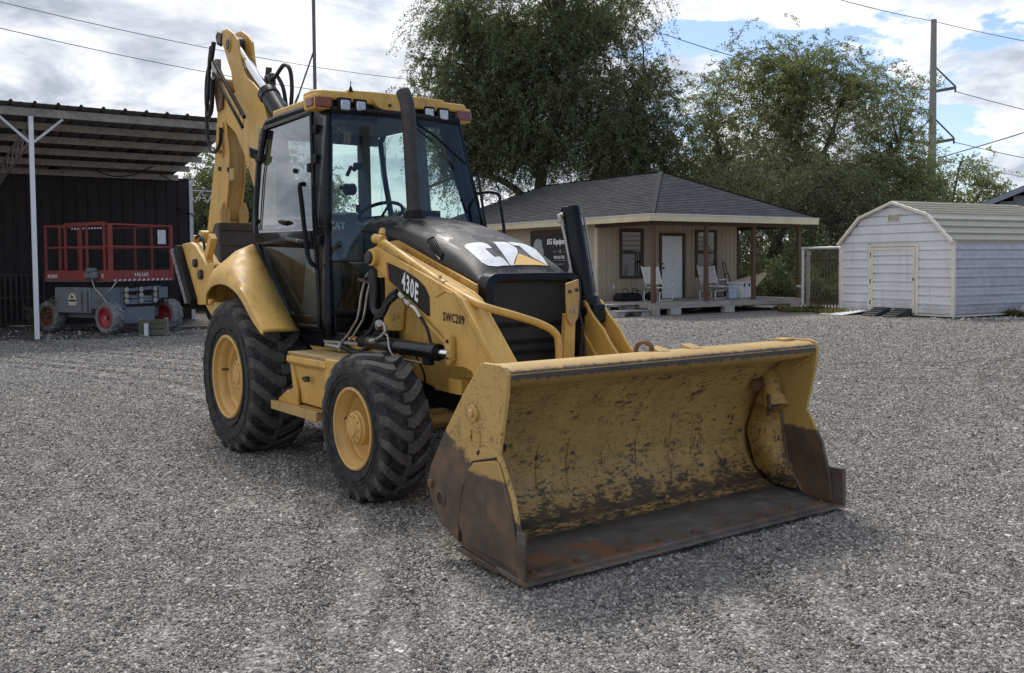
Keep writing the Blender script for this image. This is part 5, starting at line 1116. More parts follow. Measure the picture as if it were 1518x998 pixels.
def hwindow(x0, x1, z0, z1):
    w = empty_child('window', H)
    fw = 0.085
    MB().box(x0, x0+fw, 2.555, 2.60, z0, z1).box(x1-fw, x1, 2.555, 2.60, z0, z1).box(x0+fw, x1-fw, 2.556, 2.60, z1-fw, z1).box(x0+fw, x1-fw, 2.556, 2.60, z0, z0+fw).build('window_frame', M['brown_trim'], w, bevel=0.004)
    zm = (z0+z1)/2+0.02
    MB().box(x0+fw, x1-fw, 2.568, 2.588, zm-0.025, zm+0.025).box(x0+fw+0.0, x0+fw+0.03, 2.570, 2.588, z0+fw, z1-fw).box(x1-fw-0.03, x1-fw, 2.570, 2.588, z0+fw, z1-fw).build('sash', M['brown_trim'], w)
    MB().box(x0+fw, x1-fw, 2.578, 2.584, zm+0.025, z1-fw).build('pane', M['winglass'], w); MB().box(x0+fw, x1-fw, 2.582, 2.588, z0+fw, zm-0.025).build('pane', M['winglass'], w)
    # dark sheet in place of the unlit room behind the glass
    MB().box(x0+fw, x1-fw, 2.589, 2.593, z0+fw, z1-fw).build('dark_room_sheet', M['dark_print'], w)
    for k in range(7):  # blind slats, pale to paint the upper pane's reflection
        zz_ = zm+0.06+k*(z1-fw-zm-0.08)/7
        MB().box(x0+fw+0.03, x1-fw-0.03, 2.5855, 2.5885, zz_, zz_+0.055).build('blind_reflection_slat', M['white_dirty'], w)
hwindow(*openings[0]); hwindow(*openings[2])
d = empty_child('door', H); x0, x1, z0, z1 = openings[1]
MB().box(x0, x0+0.10, 2.555, 2.60, z0, z1).box(x1-0.13, x1, 2.555, 2.60, z0, z1).box(x0+0.10, x1-0.13, 2.556, 2.60, z1-0.10, z1).build('door_frame', M['brown_trim'], d, bevel=0.004)
MB().box(x0+0.10, x1-0.13, 2.575, 2.598, z0, z1-0.10).build('door_leaf', M['white'], d, bevel=0.003)
for (a, b_) in ((0.18, 0.42), (0.54, 0.78)):
    for (c_, e_) in ((0.25, 0.95), (1.05, 1.40), (1.48, 1.92)):
        MB().box(x0+0.10+a, x0+0.10+b_, 2.568, 2.577, z0+c_, z0+e_).build('door_panel', M['white'], d, bevel=0.012)
MB().cyl((x0+0.15, 2.575, z0+0.98), (x0+0.15, 2.52, z0+0.98), 0.03, n=12).cyl((x0+0.15, 2.575, z0+1.12), (x0+0.15, 2.55, z0+1.12), 0.025, n=12).build('door_knob', M['bolt'], d)
MB().box(0.62, 0.70, 2.57, 2.59, 0.72, 0.84).build('outlet', M['white_dirty'], H, bevel=0.004)
# hip roof: eaves at 0.4 m overhang, ridge along y
x_0, x_1, y_0, y_1, ze, zr = -0.42, 6.62, -0.42, 13.2, 2.90, 4.50
hw = (x_1-x_0)/2; xm = (x_0+x_1)/2
planes = {
 'left': ((x_0, y_1), (x_0, y_0), (xm, y_0+hw), (xm, y_1-hw)),
 'front': ((x_0, y_0), (x_1, y_0), (xm, y_0+hw), (xm, y_0+hw)),
 'right': ((x_1, y_0), (x_1, y_1), (xm, y_1-hw), (xm, y_0+hw)),
 'back': ((x_1, y_1), (x_0, y_1), (xm, y_1-hw), (xm, y_1-hw))}
MB().add([(x_0,y_0,ze-0.03),(x_1,y_0,ze-0.03),(x_1,y_1,ze-0.03),(x_0,y_1,ze-0.03),(xm,y_0+hw,zr-0.03),(xm,y_1-hw,zr-0.03)],[(0,1,4),(1,2,5,4),(2,3,5),(3,0,4,5),(3,2,1,0)]).build('roof_deck', M['shingle'], H, smooth=0)
vs, fs, tn = [], [], []
rng = random.Random(5)
for nm, (a, b_, c_, e_) in planes.items():
    if nm == 'back': continue
    A3, B3 = Vector((*a, ze)), Vector((*b_, ze)); C3, E3 = Vector((*c_, zr)), Vector((*e_, zr))
    nrm = (B3-A3).cross(E3-A3).normalized(); L_ = (B3-A3).length; run = Vector(((A3+B3)/2-(C3+E3)/2)[:]).length if nm == 'front' else math.hypot(hw, zr-ze)
    nc = int(round(math.hypot(hw, zr-ze)/0.142))
    for k in range(nc):
        t0_, t1_ = k/nc, min(1, (k+1)/nc)
        P0, P1 = A3.lerp(E3, t0_), B3.lerp(C3, t0_); Q0, Q1 = A3.lerp(E3, t1_), B3.lerp(C3, t1_)
        ln = (P1-P0).length; m_ = max(1, int(ln/0.30)); off = rng.random()*0.3
        cuts = [0]+[min(1, (off+0.30*i)/ln) for i in range(m_+1) if 0 < (off+0.30*i)/ln < 1]+[1]
        for c0, c1 in zip(cuts[:-1], cuts[1:]):
            if c1-c0 < 1e-3: continue
            h = 0.010+rng.random()*0.008; bI = len(vs); g = 0.004/ln
            p = [P0.lerp(P1, c0+g), P0.lerp(P1, c1-g), Q0.lerp(Q1, c1-g), Q0.lerp(Q1, c0+g)]
            vs += [tuple(p[0]-nrm*0.01), tuple(p[1]-nrm*0.01), tuple(p[0]+nrm*h), tuple(p[1]+nrm*h), tuple(p[2]+nrm*0.001), tuple(p[3]+nrm*0.001)]
            fs += [(bI, bI+1, bI+3, bI+2), (bI+2, bI+3, bI+4, bI+5)]; t_ = rng.random(); tn += [t_*0.8+0.1]*2
me = bpy.data.meshes.new('roof_shingles'); me.from_pydata(vs, [], fs); me.materials.append(M['shingle'])
at = me.attributes.new('tone', 'FLOAT', 'FACE'); at.data.foreach_set('value', tn)
o = bpy.data.objects.new('roof_shingles', me); COL.objects.link(o); o.parent = H; o['kind'] = 'stuff'
hips = MB()
for (p, q) in (((x_0,y_0,ze),(xm,y_0+hw,zr)),((x_1,y_0,ze),(xm,y_0+hw,zr)),((xm,y_0+hw,zr),(xm,y_1-hw,zr)),((x_0,y_1,ze),(xm,y_1-hw,zr))):
    hips.bar(Vector(p)+Vector((0,0,0.02)), Vector(q)+Vector((0,0,0.02)), 0.16, 0.012)
hips.build('ridge_cap', M['shingle'], H, bevel=0.004)
zf = ze-0.20
for (p, q) in (((x_0-0.01,y_0-0.01),(x_1+0.01,y_0-0.01)),((x_0-0.01,y_0+0.02),(x_0-0.01,y_1)),((x_1+0.01,y_0+0.02),(x_1+0.01,y_1))):
    MB().bar((p[0],p[1],(zf+ze)/2-0.01),(q[0],q[1],(zf+ze)/2-0.01),0.03,0.19).build('fascia', M['cream_trim'], H, bevel=0.003)
    MB().bar((p[0],p[1],ze-0.012),(q[0],q[1],ze-0.012),0.07,0.03).build('drip_edge', M['white_dirty'], H)
MB().box(x_0+0.02,x_1-0.02,y_0+0.02,y_1-0.02,ze-0.19,ze-0.16).build('soffit', M['cream_trim'], H)
for (a, b_) in (((-0.02, 0.0), (6.25, 0.0)), ((0.0, 0.02), (0.0, 2.6)), ((6.22, 0.02), (6.22, 2.6))):
    MB().bar((a[0], a[1], 2.66), (b_[0], b_[1], 2.66), 0.10, 0.13).build('porch_beam', M['brown_trim'], H, bevel=0.005)
for k, x in enumerate((0.0, 2.09, 4.12, 6.2)):
    MB().box(x-0.055, x+0.055, -0.055+0.0, 0.055, 0.35 if k else 0.33, 2.60).build('porch_post', M['brown_post'], H, bevel=0.006)
MB().box(-0.11, 0.11, -0.17, -0.06, 0.0, 0.35).box(-0.12,-0.06,-0.05,0.10,0.0,0.34).build('post_foot', M['deck'], H, bevel=0.005)
pk = MB().box(0, 6.42, 0, 0.134, -0.035, 0).build('deck_plank', M['deck'], H, bevel=0.004, seg=1); pk.location = (-0.08, -0.06, 0.352)
for k in range(1, 19): inst(pk, H, (-0.08+rng.uniform(-0.01,0.01), -0.06+0.14*k, 0.352))
MB().box(-0.08, 6.34, -0.085, -0.055, 0.19, 0.345).build('rim_board', M['deck'], H, bevel=0.004)
MB().box(-0.10, -0.075, -0.05, 2.58, 0.20, 0.345).build('rim_board', M['deck'], H, bevel=0.004)
blk = MB().box(-0.2, 0.2, -0.1, 0.1, 0, 0.19).build('concrete_block', M['block'], H, bevel=0.008); blk.location = (0.78, -0.02, 0)
for x, y in ((2.98, -0.02), (5.95, -0.0), (3.2, 1.6), (1.2, 1.5), (5.6,1.6)): inst(blk, H, (x, y, 0))
# side steps at the near corner
stp = empty('porch_steps', (0,0,0), 0, 'low weathered plank steps on blocks at the left corner of the porch', 'steps'); stp.location = Vector(HC)+Matrix.Rotation(HA,3,'Z')@Vector((-0.75, 0.35, 0)); stp.rotation_euler = (0,0,HA)
pl_ = MB().box(-0.62, 0.62, -0.14, 0.14, -0.035, 0).build('step_plank', M['deck'], stp, bevel=0.004); pl_.location = (0.05, -0.25, 0.17)
for (y, z) in ((0.08, 0.17), (0.30, 0.335), (0.60, 0.335)): inst(pl_, stp, (0.05, y, z))
sb_ = MB().box(-0.16, 0.16, -0.18, 0.18, 0, 0.13).build('step_block', M['block'], stp, bevel=0.006); sb_.location = (-0.45, -0.15, 0)
inst(sb_, stp, (0.5, -0.15, 0)); inst(sb_, stp, (-0.45, 0.5, 0), scale=(1,1,2.2)); inst(sb_, stp, (0.5, 0.5, 0), scale=(1,1,2.2))
def hpt(x, y, z): return tuple(Vector(HC)+Matrix.Rotation(HA, 3, 'Z') @ Vector((x, y, z)))
# sign on the left wall
sg = empty('business_sign', hpt(-0.03, 6.10, 1.05), HA-math.pi/2, 'black printed business banner in a brown frame on the side wall of the tan house', 'sign')
MB().box(0, 2.75, -0.03, 0.0, 0, 1.56).build('frame', M['brown_trim'], sg, bevel=0.004)
MB().box(0.07, 2.68, -0.036, -0.028, 0.06, 1.42).build('banner', M['sign_black'], sg)
v_, f_ = text2d('EG Equipment', 0.24, 0.92, 0.010, 0.22); decal('sign_lettering', (v_, f_), lambda x, y: (0.98+x, -0.040, 1.10+y), M['white_print'], sg)
v_, f_ = text2d('784-522-7755', 0.13, 0.8, 0.003); decal('sign_lettering', (v_, f_), lambda x, y: (1.36+x, -0.040, 0.62+y), M['white_print'], sg)
v_, f_ = text2d('www.egequipment.com', 0.09, 0.8, 0.001); decal('sign_lettering', (v_, f_), lambda x, y: (1.24+x, -0.040, 0.42+y), M['sign_grey'], sg)
v_, f_ = text2d('C', 0.15, 0.8, 0.001); decal('sign_lettering', (v_, f_), lambda x, y: (1.68+x, -0.040, 0.80+y), M['white_print'], sg)
MB().box(1.30,1.60,-0.041,-0.038,0.84,0.85).box(1.80,2.1,-0.041,-0.038,0.84,0.85).box(1.3,2.1,-0.041,-0.038,0.56,0.57).build('sign_line', M['sign_grey'], sg)
for poly in ([(0.15,1.0),(0.30,1.25),(0.5,1.30),(0.7,1.22),(0.72,1.0),(0.8,0.9),(0.78,0.75),(0.62,0.62),(0.55,0.45),(0.45,0.6),(0.5,0.8),(0.35,0.85),(0.22,0.75)], [(2.1,0.1),(2.2,0.4),(2.38,0.6),(2.55,0.62),(2.6,0.3),(2.5,0.1),(2.4,0.3),(2.3,0.1)]):
    decal('sign_picture', [poly], lambda x, y: (x, -0.040, y), M['sign_grey'], sg)
# porch furniture
def chair(loc, rz, label):
    t = empty('porch_chair', loc, rz, label, 'chair', 'white metal spring chairs on the porch'); t.scale = (1.12, 1.12, 1.05); W_ = M['white']
    fr_ = MB()
    for y in (-0.27, 0.27):
        fr_.tube(crom([(-0.36,y,1.02),(-0.30,y,0.85),(-0.20,y,0.60),(-0.12,y,0.42),(0.0,y,0.36),(0.30,y,0.38),(0.38,y,0.36)],4),0.014,6)
        fr_.tube(crom([(-0.22,y,0.60),(0.05,y,0.58),(0.30,y,0.60),(0.38,y,0.54),(0.36,y,0.46)],4),0.014,6)
    fr_.build('chair_frame', W_, t)
    bs = MB()
    for y in (-0.25, 0.25):
        bs.tube(crom([(-0.25,y,0.02),(0.10,y,0.02),(0.36,y,0.03),(0.40,y,0.16),(0.30,y,0.27),(0.0,y,0.24)],4),0.014,6)
        bs.tube([(-0.25,y,0.02),(-0.24,y,0.25),(0.0,y,0.25)],0.013,6)
    bs.build('chair_base', W_, t)
    sl_ = MB().box(-0.012, 0.012, -0.26, 0.26, -0.022, 0.022).build('slat', W_, t, bevel=0.004, seg=1); sl_.location = (-0.345, 0, 0.96); sl_.rotation_euler = (0, -0.3, 0)
    for k in range(1, 9):
        q = k/9; inst(sl_, t, (-0.345+0.20*q, 0, 0.96-0.50*q), (0, -0.38, 0))
    for k in range(6): inst(sl_, t, (-0.06+0.075*k, 0, 0.385), (0, math.pi/2, 0))
    return t
chair(hpt(1.36, 1.35, 0.352), HA+0.25, 'white metal slatted porch chair left of the white door, behind the corner post')
chair(hpt(3.70, 1.35, 0.352), HA+0.25, 'white metal slatted porch chair right of the white door, beside the cooler')
cl = empty('cooler', hpt(4.95, 1.35, 0.352), HA+0.35, 'white ice chest standing on the porch deck against the hand truck', 'cooler')
MB().box(-0.42,0.42,-0.24,0.24,0,0.44).build('cooler_body', M['white'], cl, bevel=0.03, seg=3); MB().box(-0.435,0.435,-0.255,0.255,0.445,0.53).build('cooler_lid', M['white'], cl, bevel=0.02, seg=3)
for x in (-0.2, 0.2): MB().box(x-0.03,x+0.03,-0.27,-0.255,0.36,0.48).build('latch', M['blackmat'], cl)
MB().tube([(0.44,-0.1,0.40),(0.48,-0.1,0.32),(0.48,0.1,0.32),(0.44,0.1,0.40)],0.015,6).build('handle', M['blackmat'], cl)
ht = empty('hand_truck', hpt(5.40, 2.10, 0.352), HA+0.3, 'black two wheeled hand truck leaning on the porch wall behind the cooler', 'hand truck')
fr_ = MB()
for x in (-0.14, 0.14): fr_.tube([(x,0.0,0.05),(x,0.22,0.78)],0.016,6)
fr_.tube(crom([(-0.10,0.22,0.75),(-0.10,0.30,1.05),(-0.06,0.33,1.15),(0.06,0.33,1.15),(0.10,0.30,1.05),(0.10,0.22,0.75)],4),0.014,6)
for q in (0.2, 0.45, 0.7, 0.98): fr_.tube([(-0.14,0.22*q,0.05+0.73*q),(0.14,0.22*q,0.05+0.73*q)],0.012,6)
fr_.build('frame', M['blackmat'], ht); MB().box(-0.2,0.2,-0.22,0.0,0.02,0.035).build('toe_plate', M['blackmat'], ht)
for x in (-0.21, 0.21): MB().cyl((x-0.03,0.07,0.125),(x+0.03,0.07,0.125),0.125,n=20).build('wheel', M['hose'], ht, bevel=0.01)
pr = tag(MB().box(-0.14,0.14,-0.10,0.10,0,0.35).build('blue_jug', mat('pale_blue_plastic',(0.35,0.45,0.60),0.3), loc=hpt(4.20,0.95,0.352), bevel=0.04, seg=3), 'pale blue water jug under the arm of the right porch chair', 'jug')
def bag(loc, rz, label, w, h_, dp):
    t = empty('tool_bag', loc, rz, label, 'bag'); 
    MB().prism([(-w,0.0),(w,0.0),(w*1.02,h_*0.6),(w*0.8,h_),(-w*0.8,h_),(-w*1.02,h_*0.6)], 'y', -dp, dp).build('bag_body', M['blackmat'], t, bevel=0.04, seg=3)
    for x in (-w*0.45, w*0.45): MB().tube(crom([(x-0.12,-dp*0.9,h_*0.8),(x-0.08,-dp*0.5,h_*1.45),(x+0.08,-dp*0.5,h_*1.5),(x+0.13,-dp*0.9,h_*0.85)],4),0.010,6).build('bag_handle', M['blackmat'], t)
bag(hpt(0.52, 1.75, 0.352), HA, 'wide black tool bag with two arched handles lying on the porch', 0.42, 0.25, 0.20)
bag(hpt(1.06, 2.0, 0.352), HA, 'small flat black bag between the tool bag and the label box on the porch', 0.16, 0.20, 0.14)
bx = empty('battery_charger', hpt(1.32, 1.6, 0.352), HA, 'small black box with a white label at the foot of the left porch chair', 'box')
MB().box(-0.15,0.15,-0.12,0.12,0,0.27).build('box_body', M['blackmat'], bx, bevel=0.012); MB().box(-0.07,0.08,-0.126,-0.121,0.10,0.20).build('box_label', M['white_print'], bx)
bb = empty('blue_bin', hpt(-0.42, 2.95, 0.40), HA, 'blue plastic bin with black lid beside the corner of the tan house', 'bin')
MB().tube([(0,0,0),(0,0,0.55)],[0.19,0.25],20).build('bin_body', M['blue_plastic'], bb); MB().cyl((0,0,0.55),(0,0,0.60),0.265,n=20).build('bin_lid', M['blackmat'], bb, bevel=0.01)
tag(MB().box(-0.25,0.25,-0.25,0.25,0,0.40).build('block_stand', M['block'], None, loc=hpt(-0.42,2.95,0), bevel=0.01), 'squat concrete stand under the blue bin at the house corner', 'block')
pw_ = empty('plywood_sheet', (7.55, 32.1, 0), 0.0)
MB().prism([(-0.3,0.60),(0.49,0.58),(0.95,1.10),(0.90,1.18),(-0.3,0.86)], 'y', 0, 0.025).build('board', M['tan_wood'], pw_, smooth=0)
for x_ in (0.0, 0.42): MB().bar((x_,0.06,0.0),(x_,0.06,0.75),0.05,0.05).build('stand_leg', M['bolt'], pw_)
tag(pw_, 'pale cut plywood sheet propped on dark legs beyond the porch end', 'board')
# wire fence behind the porch end
wf = empty('wire_fence', hpt(6.5, 4.2, 0), HA-0.35, 'dark welded wire fence in the brush behind the porch end', 'fence')
fp = MB().cyl((0,0,0),(0,0,1.35),0.035,n=8).build('fence_post', M['bolt'], wf)
for k in range(1, 4): inst(fp, wf, (1.4*k, 0, 0))
wr_ = MB().tube([(0,0,0),(4.2,0,0)],0.009,5).build('fence_wire', M['bolt'], wf); wr_.location = (0,0,0.15)
for k in range(1, 8): inst(wr_, wf, (0,0,0.15+0.15*k))
vw = MB().tube([(0,0,0.1),(0,0,1.25)],0.006,5).build('fence_stay', M['bolt'], wf)
for k in range(1, 27): inst(vw, wf, (0.155*k, 0, 0))

# ================================================================== white pipe gate by the shed
gA, gB = Vector((9.10, 30.15, 0)), Vector((9.86, 28.95, 0)); gd = gB-gA; gl = gd.length
G_ = empty('side_gate', gA, math.atan2(gd.y, gd.x), 'white pipe gate frame holding a dark picket gate left of the white shed', 'gate')
MB().cyl((0,0,0),(0,0,1.93),0.045,n=12).build('gate_post', M['white_dirty'], G_); MB().cyl((gl,0,0),(gl,0,1.93),0.045,n=12).build('gate_post', M['white_dirty'], G_)
MB().cyl((-0.04,0,1.93),(gl+0.04,0,1.93),0.042,n=12).build('top_rail', M['white_dirty'], G_); MB().box(-0.22,-0.03,-0.03,0.03,0.72,0.78).build('gate_latch', M['white_dirty'], G_)
MB().box(0.16,0.26,-0.04,0.04,0,1.85).build('inner_post', M['deck'], G_, bevel=0.005)
pkt = MB().box(-0.018,0.018,-0.012,0.012,0.05,1.82).build('picket', M['picket'], G_); pkt.location = (0.36,0,0)
for k in range(1, 9): inst(pkt, G_, (0.36+0.118*k, 0, rng.uniform(-0.03,0.03)))
for z in (0.35, 1.55): MB().box(0.28,gl-0.05,0.014,0.05,z-0.04,z+0.04).build('gate_rail', M['brown_trim'], G_)

# ================================================================== metal barn shed
S_ = empty('storage_shed', (11.516, 25.144, 0), 0.493, 'white metal barn shed with a rounded cream gambrel roof', 'shed')
SW, SE, SP, ZB, SL = 3.745, 2.065, 3.123, 0.07, 5.2     # width along +y, eave, peak, base, length along +x
rh = 0.243
def ribbed(len_, h, n=1, depth=0.022):
    """one siding strip along +y (or +x) with its pressed rib: profile swept along the length"""
    p = [(0, 0), (0.0, 0.045), (-depth, 0.062), (-depth, h-0.012), (0.0, h)]
    return p
def strip(name, y0, y1, z0, h, mat_, along='y', parent=S_, xoff=0.0, nsub=1):
    prof_ = [(0.035,0),(0.035,0.030),(-0.012,0.040),(-0.012,h*0.46),(-0.006,h*0.50),(-0.012,h*0.54),(-0.024,h-0.004),(0.035,h)]
    mb = MB(); rws = []
    for t in (y0, y1):
        rws.append([((xoff+px_, t, z0+pz) if along == 'y' else (t, xoff+px_, z0+pz)) for px_, pz in prof_])
    return mb.loft(rws).build(name, mat_, parent, smooth=20)
dy0, dy1, dz1 = 1.06, 2.74, 1.92        # door opening incl. trim
def gam(y):   # roof height over the front, gambrel
    pts = [(0, SE-0.02), (0.72, 2.735), (SW/2, SP), (SW-0.72, 2.735), (SW, SE-0.02)]
    return float(np.interp(y, [p[0] for p in pts], [p[1] for p in pts]))
z = ZB; k = 0
while z < SP-0.06:
    h = rh
    if z+h < SE+0.02:
        if z < dz1-0.05:
            strip('siding_panel', 0.05, dy0, z, h, M['shed_panel']); strip('siding_panel', dy1, SW-0.05, z, h, M['shed_panel'])
        else: strip('siding_panel', 0.05, SW-0.05, z, h, M['shed_panel'])
    else:
        # upper strips are cut to the roof line
        zt = min(z+h, SP-0.03)
        def yl(zv):
            lo, hi = 0.0, SW/2
            for _ in range(20):
                m_ = (lo+hi)/2
                if gam(m_) < zv: lo = m_
                else: hi = m_
            return lo
        prof_ = [(0.035,0),(0.035,0.030),(-0.012,0.040),(-0.018,(zt-z)*0.5),(-0.024,(zt-z)-0.004),(0.035,(zt-z))]
        rws = []
        for px_, pz in prof_:
            a = yl(z+pz)+0.02; rws.append([(px_, a, z+pz), (px_, SW-a, z+pz)])
        MB().loft(rws).build('siding_panel', M['shed_panel'], S_, smooth=20)
    z += h; k += 1
z = ZB
while z < SE-0.05:
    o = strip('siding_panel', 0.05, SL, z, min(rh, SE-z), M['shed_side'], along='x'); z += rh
MB().box(0.04, SL-0.02, 0.04, SW-0.04, ZB, SE-0.05).build('shed_core', M['shed_panel'], S_)
MB().box(0.04, SL-0.02, 0.04, SW-0.04, 0.0, ZB-0.005).build('shed_base_gap', M['bolt'], S_)  # recessed base, coloured dark for the shaded gap under the shed
MB().box(-0.035,0.05,-0.035,0.05,ZB-0.02,SE).build('corner_trim', M['cream2'], S_, bevel=0.005); MB().box(-0.035,0.05,SW-0.05,SW+0.035,ZB-0.02,SE).build('corner_trim', M['cream2'], S_, bevel=0.005)
MB().box(-0.03, SL, -0.03, SW+0.03, ZB-0.03, ZB-0.0).build('bottom_rail', M['cream2'], S_, bevel=0.004)
dd = empty_child('door', S_)
for (a, b_, c_, e_) in ((dy0, dy0+0.085, ZB, dz1), (dy1-0.085, dy1, ZB, dz1)):
    MB().box(-0.05, 0.0, a, b_, c_, e_).build('door_frame', M['cream2'], dd, bevel=0.004)
MB().box(-0.052, 0.0, dy0-0.02, dy1+0.02, dz1, dz1+0.05).build('door_frame', M['cream2'], dd, bevel=0.004)
dm = MB(); a, b_ = dy0+0.095, dy1-0.095
dm.box(-0.06,-0.025,a,a+0.075,ZB+0.03,dz1-0.02).box(-0.06,-0.025,b_-0.075,b_,ZB+0.03,dz1-0.02).box(-0.061,-0.025,a+0.075,b_-0.075,dz1-0.10,dz1-0.02).box(-0.061,-0.025,a+0.075,b_-0.075,ZB+0.03,ZB+0.11).build('door_stile', M['cream2'], dd, bevel=0.004)
z = ZB+0.11
while z < dz1-0.12:
    strip('door_panel', a+0.075, b_-0.075, z, min(rh, dz1-0.10-z), M['shed_panel'], parent=dd, xoff=-0.026); z += rh
for zh in (0.35, 0.95, 1.70): MB().cyl((-0.065,dy1-0.09,zh-0.06),(-0.065,dy1-0.09,zh+0.06),0.014,n=8).build('hinge', M['bolt'], dd)
MB().box(-0.075,-0.055,a+0.02,a+0.06,0.98,1.06).build('door_latch', M['rustbolt'], dd, bevel=0.004)
vn = empty_child('gable_vent', S_)
MB().box(-0.035,-0.02,SW/2-0.20,SW/2+0.24,2.60,2.84).build('vent_frame', M['cream2'], vn, bevel=0.004)
for k in range(7): MB().box(-0.045,-0.034,SW/2-0.17+0.055*k,SW/2-0.14+0.055*k,2.64-0.02*(k % 2),2.80).build('vent_slat', M['steel'], vn)
# gambrel roof panels run lengthwise
gp = [(-0.06, SE-0.05), (0.72, 2.765), (SW/2, SP+0.03), (SW-0.72, 2.765), (SW+0.06, SE-0.05)]
for (p, q) in zip(gp[:-1], gp[1:]):
    nseg = 4 if abs(q[1]-p[1]) > 0.5 else 5
    for i in range(nseg):
        a_ = (p[0]+(q[0]-p[0])*i/nseg, p[1]+(q[1]-p[1])*i/nseg); b2 = (p[0]+(q[0]-p[0])*(i+1)/nseg, p[1]+(q[1]-p[1])*(i+1)/nseg)
        dv = Vector((b2[0]-a_[0], b2[1]-a_[1])); L_ = dv.length; dv /= L_; nv = Vector((-dv.y, dv.x)); nv = nv if nv.y > 0 else -nv
        pr_ = [(0,-0.02),(0.022,-0.02),(0.026,0.045),(0.05,0.05),(0.075,0.012),(L_,0.004),(L_,-0.02)]
        rws = [[(t, a_[0]+dv.x*s_+nv.x*h_, a_[1]+dv.y*s_+nv.y*h_) for s_, h_ in pr_] for t in (-0.10, SL+0.12)]
        MB().loft(rws).build('roof_panel', M['shed_roof'], S_, smooth=20)
for xx in (-0.12, SL+0.10):
    for (p, q) in zip(gp[:-1], gp[1:]):
        MB().bar((xx, p[0], p[1]-0.02), (xx, q[0], q[1]-0.02), 0.07, 0.10, up=(1,0,0)).build('rake_trim', M['cream2'], S_, bevel=0.005)
MB().prism([(y, zz_-0.035) for y, zz_ in gp], 'x', 0.05, SL-0.05).build('roof_deck', M['shed_roof'], S_, smooth=0)
def shp(x, y, z): return tuple(Vector((11.516,25.144,0))+Matrix.Rotation(0.493,3,'Z')@Vector((x,y,z)))
for k, (y, lab) in enumerate(((1.45,'black rubber ramp nearer the shed corner, under the shed door'),(2.15,'black rubber ramp beside the white board at the shed door'))):
    t = empty('loading_ramp', shp(-0.72, y, 0), 0.493, lab, 'ramp', 'rubber ramps at the shed door')
    MB().prism([(0,0.0),(0.0,0.03),(0.55,0.22),(0.70,0.22),(0.70,0.0)], 'y', -0.22, 0.22).build('ramp_wedge', M['ramp'], t, bevel=0.01)
    for q in range(4): MB().box(0.08+0.14*q,0.11+0.14*q,-0.21,0.21,0.055+0.048*q,0.085+0.048*q).build('ramp_rib', M['ramp'], t)
wb = MB().prism([(0,0.0),(0.0,0.015),(1.0,0.12),(1.0,0.09)], 'y', -0.55, 0.32).build('white_board', M['white_dirty'], loc=shp(-1.10,3.25,0), bevel=0.004); wb.rotation_euler=(0,0,0.493)
tag(wb, 'white board ramp lying flat at the left foot of the shed', 'board')
sr = MB(); bm = bmesh.new(); bmesh.ops.create_icosphere(bm, subdivisions=3, radius=0.33)
for v in bm.verts: v.co *= 1+0.25*mnoise.noise(v.co*4)
me = bpy.data.meshes.new('white_rock'); bm.to_mesh(me); bm.free(); me.materials.append(mat('limestone',(0.62,0.60,0.57),0.9,var=0.2,bump=0.5,bscale=20)); 
for p in me.polygons: p.use_smooth = True
o = bpy.data.objects.new('white_rock', me); COL.objects.link(o); o.location = (14.05, 25.9, 0.13); o.scale=(1,1,0.75); tag(o, 'white boulder on the gravel in front of the shed side', 'rock')

# ================================================================== grey-blue house at the right edge
N2 = empty('neighbour_house', (17.35, 35, 0), R(-33), 'grey blue lap sided house rising behind the shed at the right edge', 'house')
lb = MB().add([(0,0,0),(9,0,0),(9,0.022,0.19),(0,0.022,0.19),(0,0.04,0),(9,0.04,0)],[(0,1,2,3),(0,4,5,1)]).build('lap_board', M['bluehouse'], N2, smooth=0); lb.location = (0.25,0,0.1)
for k in range(1, 18): inst(lb, N2, (0.25,0,0.1+0.185*k))
for k in range(18, 30):
    zb = 0.1+0.185*k; xs_ = 0.25+max(0,(zb-3.42))/0.41; inst(lb, N2, (xs_,0,zb), scale=((9.25-xs_-max(0,(zb-3.42))/0.41)/9 if zb<5.2 else 0.15,1,1))
MB().prism([(0.25,0),(9.25,0),(9.25,3.42),(4.75,5.25),(0.25,3.42)], 'y', 0.05, 8).build('wall', M['bluehouse'], N2, smooth=0)
MB().box(0.20,0.30,-0.03,0.04,0,3.45).build('corner_trim', M['bluehouse'], N2)
MB().prism([(-0.55,3.28),(4.75,5.45),(4.75,5.62),(-0.62,3.42)], 'y', -0.55, 8.5).build('roof', M['shingle'], N2, smooth=0)
MB().prism([(10.05,3.28),(4.75,5.45),(4.75,5.62),(10.12,3.42)], 'y', -0.55, 8.5).build('roof', M['shingle'], N2, smooth=0)
MB().prism([(-0.55,3.24),(4.75,5.41),(4.75,5.58),(-0.62,3.40)], 'y', -0.58, -0.552).build('rake_board', M['bluehouse'], N2, smooth=0)
MB().box(-0.56,0.24,-0.5,0.0,3.20,3.25).build('soffit', M['bluehouse'], N2)

